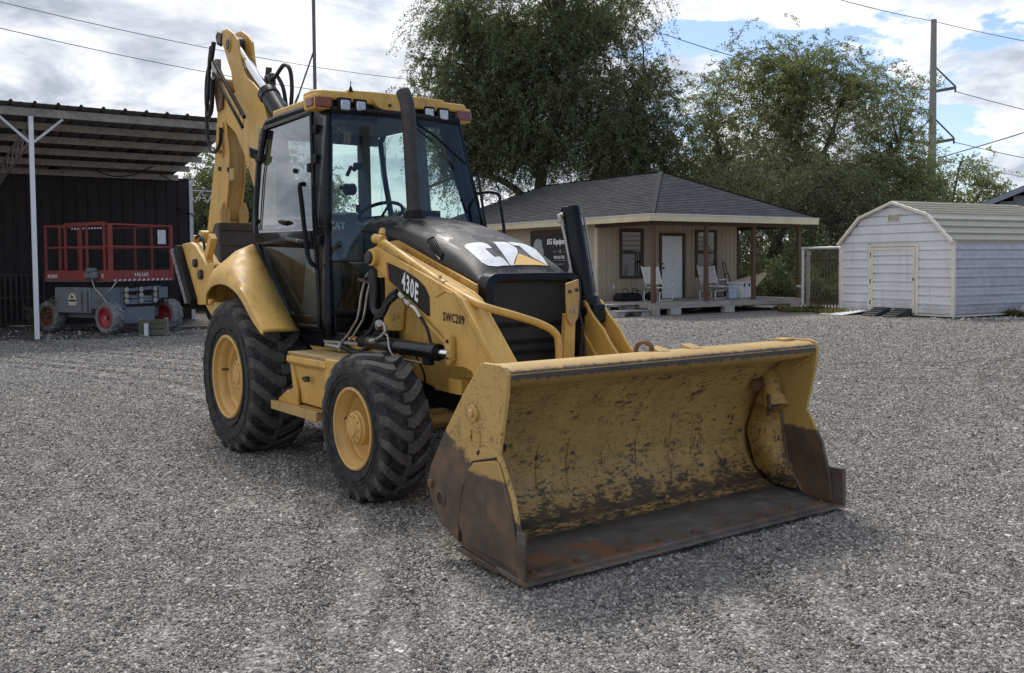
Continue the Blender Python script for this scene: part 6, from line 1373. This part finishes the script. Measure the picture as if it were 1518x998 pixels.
# ================================================================== carport on the left
CA = R(35.5); CO = (-10.09, 20.43, 0)
K = empty('carport', CO, CA, 'dark ribbed metal carport with a closed back wall and one white front post', 'carport')
X0, X1, YD, NZ = -4.5, 4.25, 5.5, 4.80
def rz_(y): return NZ - 0.155*y/1.06
MB().box(X0, X1, -0.04, 0.04, 4.70, 4.87).build('front_beam', M['purlin'], K, bevel=0.004)
pu = MB().box(X0, X1+0.35, -0.035, 0.035, -0.085, 0.07).build('purlin', M['purlin'], K, bevel=0.004); pu.location = (0, 1.06, rz_(1.06))
for k in range(2, 6): inst(pu, K, (0, 1.06*k, rz_(1.06*k)))
sh = MB(); p_ = [(0,0.0),(0.03,0.045),(0.06,0.045),(0.09,0.0),(0.22,0.0),(0.235,0.012),(0.25,0.0),(0.452,0.0)]
sh.loft([[(a, y, b_+rz_(y)-NZ) for a, b_ in p_] for y in (-0.28, 5.75)])
sho = sh.build('roof_sheet', M['carport_roof'], K, smooth=20, solid=0.004); sho.location = (X0, 0, 4.90)
for k in range(1, 20): inst(sho, K, (X0+0.45*k, 0, 4.90))
MB().box(-0.045, 0.045, -0.045, 0.045, 0, 4.70).build('post', M['white'], K, bevel=0.005)
for s in (-1, 1): MB().bar((0, 0, 4.12), (s*0.62, 0, 4.68), 0.05, 0.05).build('brace', M['white_dirty'], K)
tr = empty_child('roof_truss', K)
MB().bar((0,0,4.60),(0,5.4,rz_(5.4)-0.14),0.05,0.05).build('top_chord', M['purlin'], tr); MB().bar((0,0,4.20),(0,5.4,rz_(5.4)-0.5),0.05,0.05).build('bottom_chord', M['purlin'], tr)
for k in range(14):
    y0_, y1_ = 5.4*k/14, 5.4*(k+1)/14; a, b_ = (0.36 if k % 2 else 0.0), (0.0 if k % 2 else 0.36)
    MB().bar((0,y0_,rz_(y0_)-0.16-a),(0,y1_,rz_(y1_)-0.16-b_),0.025,0.025).build('web_bar', M['purlin'], tr)
wpn = MB().loft([[(a, b_, z) for a, b_ in [(0,0),(0.22,0),(0.235,-0.03),(0.27,-0.03),(0.285,0),(0.30,0)]] for z in (0.0, 4.02)]).build('wall_panel', M['carport_wall'], K, smooth=20); wpn.location = (-7.0, YD, 0)
for k in range(1, 40): inst(wpn, K, (-7.0+0.3*k, YD, 0))
MB().box(-7.0, 4.95, YD+0.02, YD+0.10, 0, 3.98).build('wall_core', M['carport_wall'], K)
MB().box(4.95, 5.05, YD-0.05, YD+0.05, 0, 4.05).build('corner_post', M['white_dirty'], K, bevel=0.004)
MB().tube(crom([(4.6,YD-0.05,3.2),(4.8,YD-0.06,3.05),(5.05,YD-0.07,2.98),(5.10,YD-0.07,2.6),(5.12,YD-0.07,0.2)],4),0.015,6).build('conduit', M['blackmat'], K)
MB().tube(crom([(2.2,4.4,4.05),(2.6,4.3,3.9),(3.1,4.2,3.95),(3.6,4.1,4.2)],5),0.015,6).tube(crom([(3.9,4.6,4.05),(4.3,4.6,3.85),(4.8,4.6,3.95)],5),0.015,6).build('hanging_cable', M['blackmat'], K)
for (x, y) in ((2.6, 2.2), (1.2, 4.3)):
    MB().cyl((x,y,rz_(y)-0.10),(x,y,rz_(y)-0.16),0.10,0.16,n=16).build('roof_light', M['blackmat'], K)
t2 = empty_child('end_truss', K)
MB().bar((4.95,YD+0.3,3.72),(6.1,YD+0.3,3.72),0.03,0.03).bar((5.0,YD+0.3,3.72),(5.1,YD+0.3,3.25),0.03,0.03).build('top_chord', M['white_dirty'], t2)
for k in range(6): MB().bar((5.05+0.18*k,YD+0.3,3.72-0.35*(k % 2)),(5.23+0.18*k,YD+0.3,3.72-0.35*((k+1) % 2)),0.02,0.02).build('web_bar', M['white_dirty'], t2)
def kpt(x, y, z): return tuple(Vector(CO)+Matrix.Rotation(CA,3,'Z')@Vector((x,y,z)))
gp_ = empty('stored_gate_panel', kpt(-0.55, 5.0, 0), CA, 'dark barred metal panel standing against the carport back wall', 'gate panel')
br_ = MB().box(-0.02,0.02,-0.015,0.015,0.05,1.35).build('bar', M['bolt'], gp_); br_.location = (0,0,0)
for k in range(1, 13): inst(br_, gp_, (0.13*k, 0, 0))
for z in (0.08, 0.75, 1.33): MB().box(-0.03,1.60,0.016,0.04,z-0.025,z+0.025).build('panel_rail', M['bolt'], gp_)
tag(MB().bar((0,0,0.34),(0.75,0.0,0.05),0.14,0.07).build('timber_offcut', M['deck'], loc=kpt(-1.35,3.4,0)), 'grey timber offcut lying tilted on the carport floor at the left edge', 'timber')

# ================================================================== scissor lift under the carport
LA = R(150); LO = (-8.98, 21.55, 0)
T_ = empty('scissor_lift', LO, LA, 'parked red and grey scissor lift with its railed platform lowered under the carport', 'scissor lift')
# local x runs along the long side (to the left in the view), local -y runs into the depth
LL, LW = 2.30, -1.75
pf = empty_child('platform', T_)
def rail(p, q, r=0.019): return MB().bar(p, q, r*2, r*2).build('rail', M['redlift'], pf)
z0, z1, z2, zt_ = 1.20, 1.44, 1.98, 2.48
MB().box(0.0, LL, -0.03, 0.0, z0, z1).build('toe_board', M['redlift'], pf); MB().box(0.0, LL, LW, LW+0.03, z0, z1).build('toe_board', M['redlift'], pf)
MB().box(-0.03, 0.0, LW, 0.0, z0, z1).build('toe_board', M['redlift'], pf); MB().box(LL, LL+0.03, LW, 0.0, z0, z1).build('toe_board', M['redlift'], pf)
MB().box(0.0, LL, LW, 0.0, z0-0.01, z0+0.03).build('platform_floor', M['greylift'], pf)
for z in (z2, zt_):
    rail((0.0, -0.015, z), (LL, -0.015, z)); rail((0.0, LW+0.015, z), (LL, LW+0.015, z)); rail((-0.015, 0, z), (-0.015, LW, z)); rail((LL+0.015, 0, z), (LL+0.015, LW, z))
for x in (0.02, 0.18, 0.78, 1.0, 1.55, 1.75, 2.28): rail((x, -0.015, z0), (x, -0.015, zt_), 0.021)
for x in (0.02, 0.7, 1.3, 2.28): rail((x, LW+0.015, z0), (x, LW+0.015, zt_))
for y in (-0.03, LW+0.05): rail((-0.015, y, z0), (-0.015, y, zt_), 0.032)
for y in (-0.9,): rail((LL+0.015, y, z0), (LL+0.015, y, zt_))
MB().box(0.16, 1.62, -0.05, -0.032, zt_-0.02, zt_+0.06).build('gate_header', M['redlift'], pf)
for k in range(12): MB().box(0.22+0.10*k, 0.27+0.10*k, -0.056, -0.051, zt_-0.10, zt_-0.06).build('hazard_mark', M['white_dirty'], pf)
for k in range(13): MB().add([(-0.034,-0.06-0.13*k,z0),(-0.034,-0.12-0.13*k,z0),(-0.034,-0.15-0.13*k,z0+0.045),(-0.034,-0.09-0.13*k,z0+0.045)],[(0,1,2,3)]).build('hazard_mark', M['white_dirty'], pf)
v_, f_ = text2d('446360', 0.13, 0.9, 0.002, space=1.15); decal('lift_number', (v_, f_), lambda x, y: (-0.034, -0.62-x, 1.30+y), M['white_dirty'], pf)
v_, f_ = text2d('SKYJACK', 0.095, 0.95, 0.006, 0.15); decal('lift_lettering', (v_, f_), lambda x, y: (2.22-x, 0.004, 1.28+y), M['white_dirty'], pf)
v_, f_ = text2d('90', 0.13, 0.8, 0.002); decal('lift_lettering', (v_, f_), lambda x, y: (0.30-x, 0.004, 1.28+y), M['white_dirty'], pf)
MB().box(-0.045,-0.035,LW+0.22,LW+0.45,2.05,2.38).build('notice_sheet', M['white_dirty'], pf); MB().box(-0.06,-0.03,LW+0.18,LW+0.48,1.50,1.88).build('manual_box', M['blackmat'], pf, bevel=0.01)
MB().box(0.35,0.75,0.0,0.12,1.26,1.42).cyl((0.55,0.06,1.40),(0.55,0.06,1.50),0.12,n=16).build('control_box', M['greylift'], pf, bevel=0.03)
MB().tube(crom([(0.55,0.06,1.28),(0.42,0.08,1.05),(0.30,0.06,0.95),(0.05,0.05,0.72)],5),0.014,6).tube(crom([(-0.1,-0.1,1.2),(-0.02,0.02,1.0),(0.25,0.06,0.82),(0.45,0.06,0.72)],5),0.014,6).build('control_cable', M['steel'], pf)
cs_ = empty_child('chassis', T_)
MB().box(0.30, 2.15, -1.55, -0.30, 0.34, 0.55).build('chassis_base', M['greylift'], cs_, bevel=0.01)
MB().box(0.72, 2.02, -0.5, -0.02, 0.46, 1.06).build('equipment_box', M['greylift'], cs_, bevel=0.03, seg=3)
MB().box(0.10, 0.71, -0.5, -0.03, 0.56, 1.06).build('equipment_box', mat('lift_dark_grey',(0.13,0.145,0.17),0.6,var=0.2), cs_, bevel=0.02)
for i in range(2):
    for k in range(9): MB().box(0.78+0.20*i,0.84+0.20*i,-0.018,-0.012,0.52+0.05*k,0.545+0.05*k).build('louvre', M['blackmat'], cs_)
decal('badge', [[(1.50,0.64),(1.22,0.64),(1.22,0.80),(1.27,0.90),(1.36,0.93),(1.45,0.90),(1.50,0.80)]], lambda x, z: (x,-0.015,z), mat('badge_cream',(0.55,0.50,0.38),0.6), cs_)
decal('badge_print', [[(1.48,0.73),(1.24,0.73),(1.24,0.77),(1.48,0.77)],[(1.40,0.80),(1.33,0.80),(1.33,0.86),(1.40,0.88)]], lambda x, z: (x,-0.0125,z), M['dark_print'], cs_)
MB().box(0.12,0.24,-1.30,-0.42,0.22,0.60).box(0.06,0.20,-1.25,-0.45,0.66,0.70).build('end_plate', M['greylift'], cs_, bevel=0.01)
for k in range(3):
    z = 0.72+0.13*k
    MB().bar((0.12,-0.35,z),(0.12,-1.45,z+0.06*(-1)**k),0.10,0.07).build('scissor_arm', M['greylift'], cs_)
    for y in (-0.45,-0.85,-1.25): MB().cyl((0.02,y,z+0.02),(0.14,y,z+0.02),0.06,n=12).build('scissor_pin', M['steel'], cs_)
MB().box(0.03,0.30,-1.62,-1.36,0.78,1.04).build('battery_case', M['greylift'], cs_, bevel=0.01)
ltw = {}
def lift_wheel(x, y):
    W = empty_child('lift_wheel', T_); W.location = (x, y, 0.375)
    if not ltw:
        t = tyre_mb(0.375, 0.29, 0.22, 12, 0.08, 0.20, 0.032).build('tyre', M['pale_tyre'], W, smooth=30)
        r_ = MB().lathe([(0.225,0.11),(0.225,0.150),(0.205,0.150),(0.195,0.10),(0.11,0.065),(0.055,0.06),(0.05,0.09),(0.001,0.09)], (0,0,0), 32).build('rim', mat('lift_rim_red',(0.35,0.03,0.035),0.5,var=0.2), W, smooth=40)
        h_ = MB().cyl((0,0.095,0),(0,0.125,0),0.045,n=8).build('hub', M['steel'], W); ltw['p'] = list(W.children)
    else:
        for c in ltw['p']: inst(c, W)
    return W
for x in (0.22, 2.30):
    for y in (-0.14, -1.80):
        lift_wheel(x, y)
cr_ = empty('wooden_crate', (-7.95, 21.35, 0), 0.2, 'low greenish wooden crate on the ground before the scissor lift end', 'crate')
for k in range(3): MB().box(-0.30,0.30,-0.16,-0.135,0.05+0.11*k,0.14+0.11*k).build('crate_slat', mat('crate_wood%d' % k,(0.10,0.105,0.065),0.9,var=0.3), cr_)
MB().box(-0.29,-0.24,-0.13,0.16,0,0.38).box(0.24,0.29,-0.13,0.16,0,0.38).box(-0.23,0.23,-0.13,0.16,0.02,0.06).build('crate_frame', M['deck'], cr_)
tag(MB().box(-0.04,0.04,-0.04,0.04,0,0.28).build('white_stake', M['white_dirty'], loc=(-8.02,21.10,0)), 'short white stake in the ground before the wooden crate', 'stake')

imp = empty('parked_implement', (-8.0, 24.6, 0), R(25), 'dark brown parked implement with a white sticker behind the right end of the scissor lift', 'implement')
M['imp'] = mat('implement_brown', (0.035,0.026,0.022), 0.7, var=0.4)
MB().prism([(-0.42,0.55),(0.40,0.55),(0.45,1.15),(0.20,1.45),(-0.35,1.40)], 'y', -0.3, 0.3).build('housing', M['imp'], imp, bevel=0.03)
MB().box(-0.25,0.0,-0.315,-0.305,1.08,1.28).build('sticker', M['white_dirty'], imp)
MB().bar((-0.6,0,0.5),(0.7,0,0.45),0.12,0.12).build('frame_bar', M['imp'], imp)
MB().cyl((0.5,-0.28,0.34),(0.5,-0.10,0.34),0.34,n=24).build('wheel', M['rubber'], imp, bevel=0.03)
MB().bar((-0.5,0,0.5),(-0.55,0.1,0.0),0.06,0.06).build('jack_leg', M['bolt'], imp)
MB().tube([(0.3,-0.2,1.3),(0.36,-0.22,1.75),(0.30,-0.2,1.95)],0.02,8).build('lever', M['imp'], imp)
def rubble(name, label, x0, x1, y0, y1, n, s0, s1, seed):
    rg = np.random.default_rng(seed); mb = MB()
    for _ in range(n):
        c = Vector((rg.uniform(x0,x1), rg.uniform(y0,y1), 0.0)); s = rg.uniform(s0,s1); b = len(mb.v)
        vs = [c+Vector(rg.normal(size=3))*0.25*s+Vector(d)*s*rg.uniform(0.6,1.2) for d in ((1,0,0),(-1,0,0),(0,1,0),(0,-1,0),(0,0,0.8),(0,0,-0.5))]
        mb.add(vs, [(0,2,4),(2,1,4),(1,3,4),(3,0,4),(2,0,5),(1,2,5),(3,1,5),(0,3,5)])
    o = mb.build(name, M['block'], smooth=0); tag(o, label, 'rubble', kind='stuff')
rubble('rubble', 'pale broken stones lying along the foot of the white shed', 11.0, 15.5, 24.4, 25.6, 150, 0.02, 0.07, 4)
rubble('rubble', 'pale pebbles strewn on the dark soil under the carport', -13.0, -7.5, 20.6, 24.0, 170, 0.012, 0.04, 5)

# ================================================================== radio mast behind the machine
mst = empty('antenna_mast', (-5.02, 25.0, 0), 0, 'thin dark antenna mast with one stay rising behind the backhoe cab', 'mast')
MB().cyl((0,0,0),(0,0,9.6),0.045,n=8).build('mast_tube', M['line'], mst); MB().cyl((0,0,7.05),(-0.42,0,5.9),0.022,n=6).tube([(-0.42,0,5.9),(-0.55,0,5.6)],0.03,6).build('mast_stay', M['line'], mst)

# ================================================================== utility pole and lines
UPX, UPY = 26.05, 60.0
U = empty('utility_pole', (UPX, UPY, 0), 0, 'tall grey utility pole with three side arms behind the second tree', 'utility pole')
MB().tube([(0,0,0),(0.02,0,16.3)],[0.30,0.17],14).build('pole_shaft', M['woodpole'], U)
def uarm(z, dx, nm='cross_arm'):
    MB().bar((0,0,z),(dx,-0.1,z+0.22),0.17,0.17).build(nm, M['line'], U)
    MB().bar((0.0,0,z+1.65),(dx,-0.1,z+0.30),0.08,0.08).build('arm_brace', M['line'], U)
    MB().cyl((dx,-0.1,z+0.30),(dx,-0.1,z-0.05),0.06,n=8).build('insulator', M['line'], U)
uarm(11.9, 1.35); uarm(8.75, 1.3); uarm(8.7, -1.35)
MB().tube([(-1.3,0,8.8),(-0.6,0,9.7),(-0.1,0,10.4)],0.03,6).build('guy_link', M['line'], U)
LINES = []
def wire(p, q, sag, r, label, n=24):
    p, q = Vector(p), Vector(q)
    pts = [p.lerp(q, t)-Vector((0,0,sag*4*t*(1-t))) for t in [k/n for k in range(n+1)]]
    o = MB().tube(pts, r, 5).build('power_line', M['line'], smooth=60); tag(o, label, 'power line', 'overhead power lines')
T0 = Vector((UPX, UPY, 0))
wire(T0+Vector((0,0,16.2)), (-9.0, 30.0, 17.4), 1.1, 0.022, 'overhead line running from the top of the utility pole to the upper left')
wire(T0+Vector((0,0,16.2)), (62, 75, 16.5), 1.0, 0.022, 'overhead line leaving the top of the utility pole to the right edge')
wire(T0+Vector((1.35,-0.1,11.9)), (60, 76, 10.5), 0.8, 0.024, 'overhead line from the upper side arm of the pole to the right edge')
wire(T0+Vector((1.3,-0.1,8.8)), (60, 76, 6.8), 0.6, 0.024, 'overhead line from the lower side arm of the pole to the right edge')
wire(T0+Vector((1.0,0,7.6)), (60, 76, 5.2), 0.4, 0.02, 'lowest overhead line right of the pole, sloping down to the right')
wire(T0+Vector((-3.0,-4,7.0)), (38, 52, 12.0), 0.3, 0.03, 'thick overhead line climbing to the right edge across the pole')
wire(T0+Vector((-0.1,0,12.0)), (9.81, 62.0, 16.01), 0.6, 0.028, 'overhead line from the pole to the left behind the second tree')
wire((-18.54, 26.0, 9.91), (5.92, 60.0, 12.51), 1.3, 0.013, 'upper of the two overhead lines crossing the left sky above the carport')
wire((-18.54, 26.0, 9.18), (5.92, 60.0, 11.5), 1.4, 0.013, 'lower of the two overhead lines crossing the left sky above the carport')

# ================================================================== trees
def leaves_mesh(name, pos, dirs, size, tone, mat_, parent, wid=0.36):
    """one small folded leaf per point: two triangles sharing a midrib"""
    n = len(pos); rng = np.random.default_rng(n)
    d = dirs/np.linalg.norm(dirs, axis=1, keepdims=True)
    r = rng.normal(size=(n, 3)); s = np.cross(d, r); s /= np.linalg.norm(s, axis=1, keepdims=True)+1e-9
    L = size[:, None]
    v = np.stack([pos, pos+d*L*0.5+s*L*wid*0.5, pos+d*L, pos+d*L*0.5-s*L*wid*0.5], 1).reshape(-1, 3)
    me = bpy.data.meshes.new(name); me.vertices.add(n*4); me.vertices.foreach_set('co', v.astype(np.float32).ravel())
    me.loops.add(n*4); me.loops.foreach_set('vertex_index', np.arange(n*4, dtype=np.int32))
    me.polygons.add(n); me.polygons.foreach_set('loop_start', np.arange(0, n*4, 4, dtype=np.int32)); me.polygons.foreach_set('loop_total', np.full(n, 4, dtype=np.int32))
    me.update(calc_edges=True); me.materials.append(mat_)
    at = me.attributes.new('tone', 'FLOAT', 'FACE'); at.data.foreach_set('value', tone.astype(np.float32))
    o = bpy.data.objects.new(name, me); COL.objects.link(o)
    if parent: o.parent = parent
    return o
def tree(name, base, label, cat, trunks, clumps, nleaf, leaf, mat_, seed, strands=9, droop=0.6, srange=(0.5, 1.4), rad0=0.28, group=None, csize=(0.7, 1.3), tone0=0.5):
    """trunks: list of polylines (local); clumps: n, centre, radii list of ellipsoids; every clump hangs on a limb of its own"""
    rng = np.random.default_rng(seed); T = empty(name, base, 0, label, cat, group)
    tm = MB(); joints = []
    for tl, r0 in trunks:
        pts = crom(tl, 4); m = len(pts); tm.tube(pts, [r0*(1-0.72*i/(m-1)) for i in range(m)], 9)
        joints += [(Vector(p), r0*(1-0.72*i/(m-1))) for i, p in enumerate(pts) if i > m*0.35]
    tm.build('trunk', M['bark'], T, smooth=60)
    lm = MB(); P_, D_, S_2, T2 = [], [], [], []
    for (n, c, rad) in clumps:
        for _ in range(n):
            while True:
                u = rng.uniform(-1, 1, 3); q = np.linalg.norm(u)
                if q < 1 and rng.random() < 0.25+0.75*q: break
            cc_ = Vector((c[0]+u[0]*rad[0], c[1]+u[1]*rad[1], c[2]+u[2]*rad[2]))
            j, jr = min(joints, key=lambda t: (t[0]-cc_).length + 0.6*abs(t[0].z+1.0-cc_.z))
            mid = j.lerp(cc_, 0.5)+Vector(rng.normal(0, 0.25, 3))+Vector((0, 0, 0.35*(cc_-j).length*0.4))
            pts = crom([j, mid, cc_], 4); L_ = (cc_-j).length
            lm.tube(pts, [max(0.012, min(jr*0.5, 0.012+0.012*L_)*(1-0.8*i/(len(pts)-1))) for i in range(len(pts))], 5, caps=False)
            cs = rng.uniform(*csize); ct = rng.uniform(-0.22, 0.22)+tone0
            for s_ in range(strands):
                a = rng.normal(size=3); a[2] = a[2]*0.6+0.15; a /= np.linalg.norm(a); ln = rng.uniform(*srange)*cs
                k = int(nleaf/strands); t = np.sort(rng.random(k))
                p0 = np.array(cc_)+rng.normal(0, 0.42*cs, 3)
                ptsS = p0+np.outer(t*ln, a)+np.outer((t*ln)**2*droop, [0, 0, -1])/max(cs, .3)
                ptsS += rng.normal(0, 0.05, (k, 3))
                dr_ = np.tile(a, (k, 1))+rng.normal(0, 0.7, (k, 3)); dr_[:, 2] -= droop*1.5*t
                P_.append(ptsS); D_.append(dr_); S_2.append(leaf*rng.uniform(0.6, 1.3, k)); T2.append(np.clip(ct+rng.normal(0, 0.14, k), 0, 1))
                if s_ % 3 == 0:
                    e_ = p0+a*ln+np.array([0,0,-droop*ln*ln/max(cs,.3)]); m_ = p0+a*ln*0.5+np.array([0,0,-droop*(ln*0.5)**2/max(cs,.3)])
                    lm.tube([Vector(p0), Vector(m_), Vector(e_)], [0.010, 0.007, 0.004], 3, caps=False)
    lm.build('limbs', M['bark'], T, smooth=60)
    leaves_mesh('crown', np.concatenate(P_), np.concatenate(D_), np.concatenate(S_2), np.concatenate(T2), mat_, T)
    return T
# big dark spreading tree behind the office house
tree('shade_tree', (1.15, 44.5, 0), 'big dark spreading tree towering behind the office house roof', 'tree',
     [([(0,0,0),(0.05,0,2.5),(0.15,0,4.6),(0.35,0,6.0),(0.9,0,8.5),(1.1,0.3,12)], 0.42), ([(0.1,0,3.6),(-0.9,0,4.9),(-2.2,0,5.55),(-3.4,0,5.6),(-5.0,-0.3,5.0)], 0.20),
      ([(0.2,0,1.0),(1.5,0.2,3.2),(2.6,0.3,5.2),(4.0,0.3,7.5),(5.0,0.3,10)], 0.34), ([(0.3,0,5.8),(-0.8,0.2,7.4),(-2.4,0.3,9.6),(-3.6,0.3,12)], 0.24), ([(2.6,0.3,5.2),(4.6,0.2,6.2),(6.0,0,7.0)], 0.2)],
     [(150, (-2.6,0,9.8), (3.2,3.0,3.7)), (165, (2.2,0,9.5), (3.9,3.2,4.1)), (85, (0.2,0,13.4), (5.0,3.2,3.2)), (64, (5.0,0,6.5), (2.3,2.2,2.4)), (44, (-2.3,-0.4,6.7), (2.4,1.8,1.0)), (50, (1.9,-0.8,7.2),(3.2,1.6,1.3))],
     820, 0.120, M['leaf_dark'], 11, strands=12, droop=0.75, srange=(0.6, 1.7), csize=(0.8, 1.3))
# lighter tree behind the porch and shed
tree('mesquite_tree', (13.4, 46.0, 0), 'airy olive tree with fine drooping twigs between the big tree and the utility pole', 'tree',
     [([(0,0,0),(0.1,0,2.0),(0.0,0,4.0),(0.2,0,7.0),(0.5,0,10)], 0.36), ([(0,0,1.5),(-1.6,0,3.6),(-3.2,0,6.0),(-3.8,0,8.0)], 0.24), ([(0,0,1.8),(2.2,0,4.0),(3.8,0,5.6),(5.0,0,7.0)], 0.26), ([(0.1,0,4.2),(1.6,0,7.0),(2.4,0,9.5)], 0.18)],
     [(95, (-1.8,0,8.2), (3.6,2.8,3.4)), (95, (2.6,0,7.4), (3.8,2.8,3.6)), (34, (0.4,0,10.0), (3.2,2.4,1.6)), (70, (-2.2,0,4.8), (3.6,2.4,2.0)), (90, (3.6,0,4.4), (3.6,2.4,2.2))],
     640, 0.125, M['leaf_olive'], 23, strands=11, droop=0.45, srange=(0.5, 1.5), csize=(0.8, 1.4), tone0=0.55)
tree('twiggy_tree', (10.6, 40.5, 0), 'grey half bare tree with hanging twigs just behind the porch roof', 'tree',
     [([(0,0,0),(0.3,0,1.8),(1.2,0,3.4),(2.6,0,5.0)], 0.24), ([(0.2,0,1.2),(-0.8,0,3.0),(-1.6,0,4.6)], 0.18), ([(0.3,0,1.8),(2.4,0,3.0),(4.6,0,3.7)], 0.16)],
     [(60, (0.4,0,4.6), (3.0,2.0,1.9)), (60, (2.9,0,4.0), (2.9,2.0,1.8)), (30,(-1.2,0,4.2),(1.8,1.8,1.6)), (30,(4.3,0,2.6),(2.0,1.6,1.4))],
     360, 0.10, M['leaf_grey'], 31, strands=12, droop=0.9, srange=(0.6, 1.5))
tree('young_tree', (22.4, 50.0, 0), 'small loose tree to the right of the utility pole, above the shed roof', 'tree',
     [([(0,0,0),(0.1,0,2.5),(0.4,0,4.6),(0.8,0,6.6)], 0.14), ([(0.1,0,2.2),(-1.2,0,4.4),(-1.5,0,6.4)], 0.09), ([(0.2,0,3.0),(1.6,0,4.6),(2.0,0,5.4)], 0.09)],
     [(26, (0.4,0,5.4), (2.0,1.5,1.7)), (20, (-1.6,0,6.0), (1.2,1.2,2.2)), (16, (1.6,0,4.4), (1.3,1.2,1.2))],
     260, 0.16, M['leaf_olive'], 41, strands=9, droop=0.3, tone0=0.6)
# yard trees seen past the carport end and through the cab glass
tree('evergreen_tree', (-10.6, 36.5, 0), 'dark dense tree behind the end of the carport, beside the backhoe boom', 'tree',
     [([(0,0,0),(0.1,0,2.5),(0.2,0,5.0)], 0.25)], [(110, (0.2,0,3.2), (2.4,2.4,2.2)), (80, (0.4,0,1.6), (2.6,2.4,1.4))], 520, 0.13, M['leaf_dark'], 51, strands=10, droop=0.4)
tree('cab_view_tree', (-10.9, 50.0, 0), 'round dark tree far behind, seen through the left part of the cab glass', 'tree',
     [([(0,0,0),(0.1,0,2.5),(0.2,0,6.0)], 0.25)], [(60, (0.0,0,4.8), (2.0,2.0,2.2)), (40, (0.2,0,2.4), (2.2,1.8,1.8))], 420, 0.15, M['leaf_olive'], 53, strands=10, droop=0.4)
# a far palm seen through the windscreen
pm = empty('palm_tree', (-9.6, 85.0, 0), 0, 'distant fan palm seen through the cab windscreen', 'tree'); MB().tube([(0,0,0),(0.1,0,5.2)],[0.22,0.16],8).build('trunk', M['bark'], pm)
rg = np.random.default_rng(9); P_, D_ = [], []
for k in range(46):
    a = rg.normal(size=3); a[2] = a[2]*0.7+0.25; a /= np.linalg.norm(a); L_ = rg.uniform(0.9, 1.6)
    t = np.linspace(0.2, 1, 30); q = np.array([0.1,0,5.4])+np.outer(t*L_, a)+np.outer((t*L_)**2*0.18, [0,0,-1]); P_.append(q); D_.append(np.tile(a, (30,1))+rg.normal(0,0.6,(30,3)))
P_, D_ = np.concatenate(P_), np.concatenate(D_); leaves_mesh('crown', P_, D_, np.full(len(P_), 0.42), np.full(len(P_), 0.4), M['leaf_dark'], pm, 0.2)
# brush behind the porch, gate and shed; grass at their feet
def brush(name, label, boxes, n, leaf, mat_, seed, cat='shrub'):
    rng = np.random.default_rng(seed); P_, D_, T2 = [], [], []
    for (x0, x1, y0, y1, h) in boxes:
        m = int(n*(x1-x0)*(y1-y0+1)); x = rng.uniform(x0, x1, m); y = rng.uniform(y0, y1, m)
        hh = h*(0.7+0.35*np.sin(x*1.9+seed)*np.cos(y*1.3)+0.25*np.sin(x*4.7+1))
        z = hh*rng.random(m)**0.6
        P_.append(np.stack([x, y, z], 1)); d = rng.normal(size=(m, 3)); d[:, 2] += 0.4; D_.append(d); T2.append(np.clip(0.5+0.3*np.sin(x*3+y*2)+rng.normal(0, 0.18, m), 0, 1))
    P_, D_, T2 = map(np.concatenate, (P_, D_, T2))
    o = leaves_mesh(name, P_, D_, rng.uniform(0.6, 1.4, len(P_))*leaf, T2, mat_, None); tag(o, label, cat, kind='stuff'); return o
brush('undergrowth', 'dense dark undergrowth behind the porch end, the gate and the shed', [(6.5, 24, 36.5, 40, 2.6), (6.5, 18, 34.2, 36, 1.5)], 700, 0.14, M['leaf_dark'], 3)
brush('undergrowth', 'low dark scrub behind the carport end and the backhoe', [(-13.5, -8.0, 32, 34, 2.6), (-7, 0.0, 50, 52, 1.2)], 1000, 0.14, M['leaf_dark'], 4)
brush('far_hedge', 'far hedge line closing the yard at the horizon', [(-60, 0, 95, 100, 3.0), (0, 70, 80, 86, 3.2)], 30, 0.55, M['leaf_dark'], 5)
brush('weeds', 'yellowing weeds at the foot of the gate and the white shed', [(9.0, 10.6, 27.6, 28.9, 0.10), (8.2, 9.6, 28.9, 30.2, 0.12), (13.4, 15.2, 25.7, 26.4, 0.14)], 1100, 0.09, M['leaf_yell'], 6, 'weeds')
brush('creeper', 'dry creeper climbing the left wheel and side of the scissor lift', [(-11.4, -10.6, 22.45, 22.75, 0.95)], 1600, 0.045, M['leaf_grey'], 8, 'creeper')
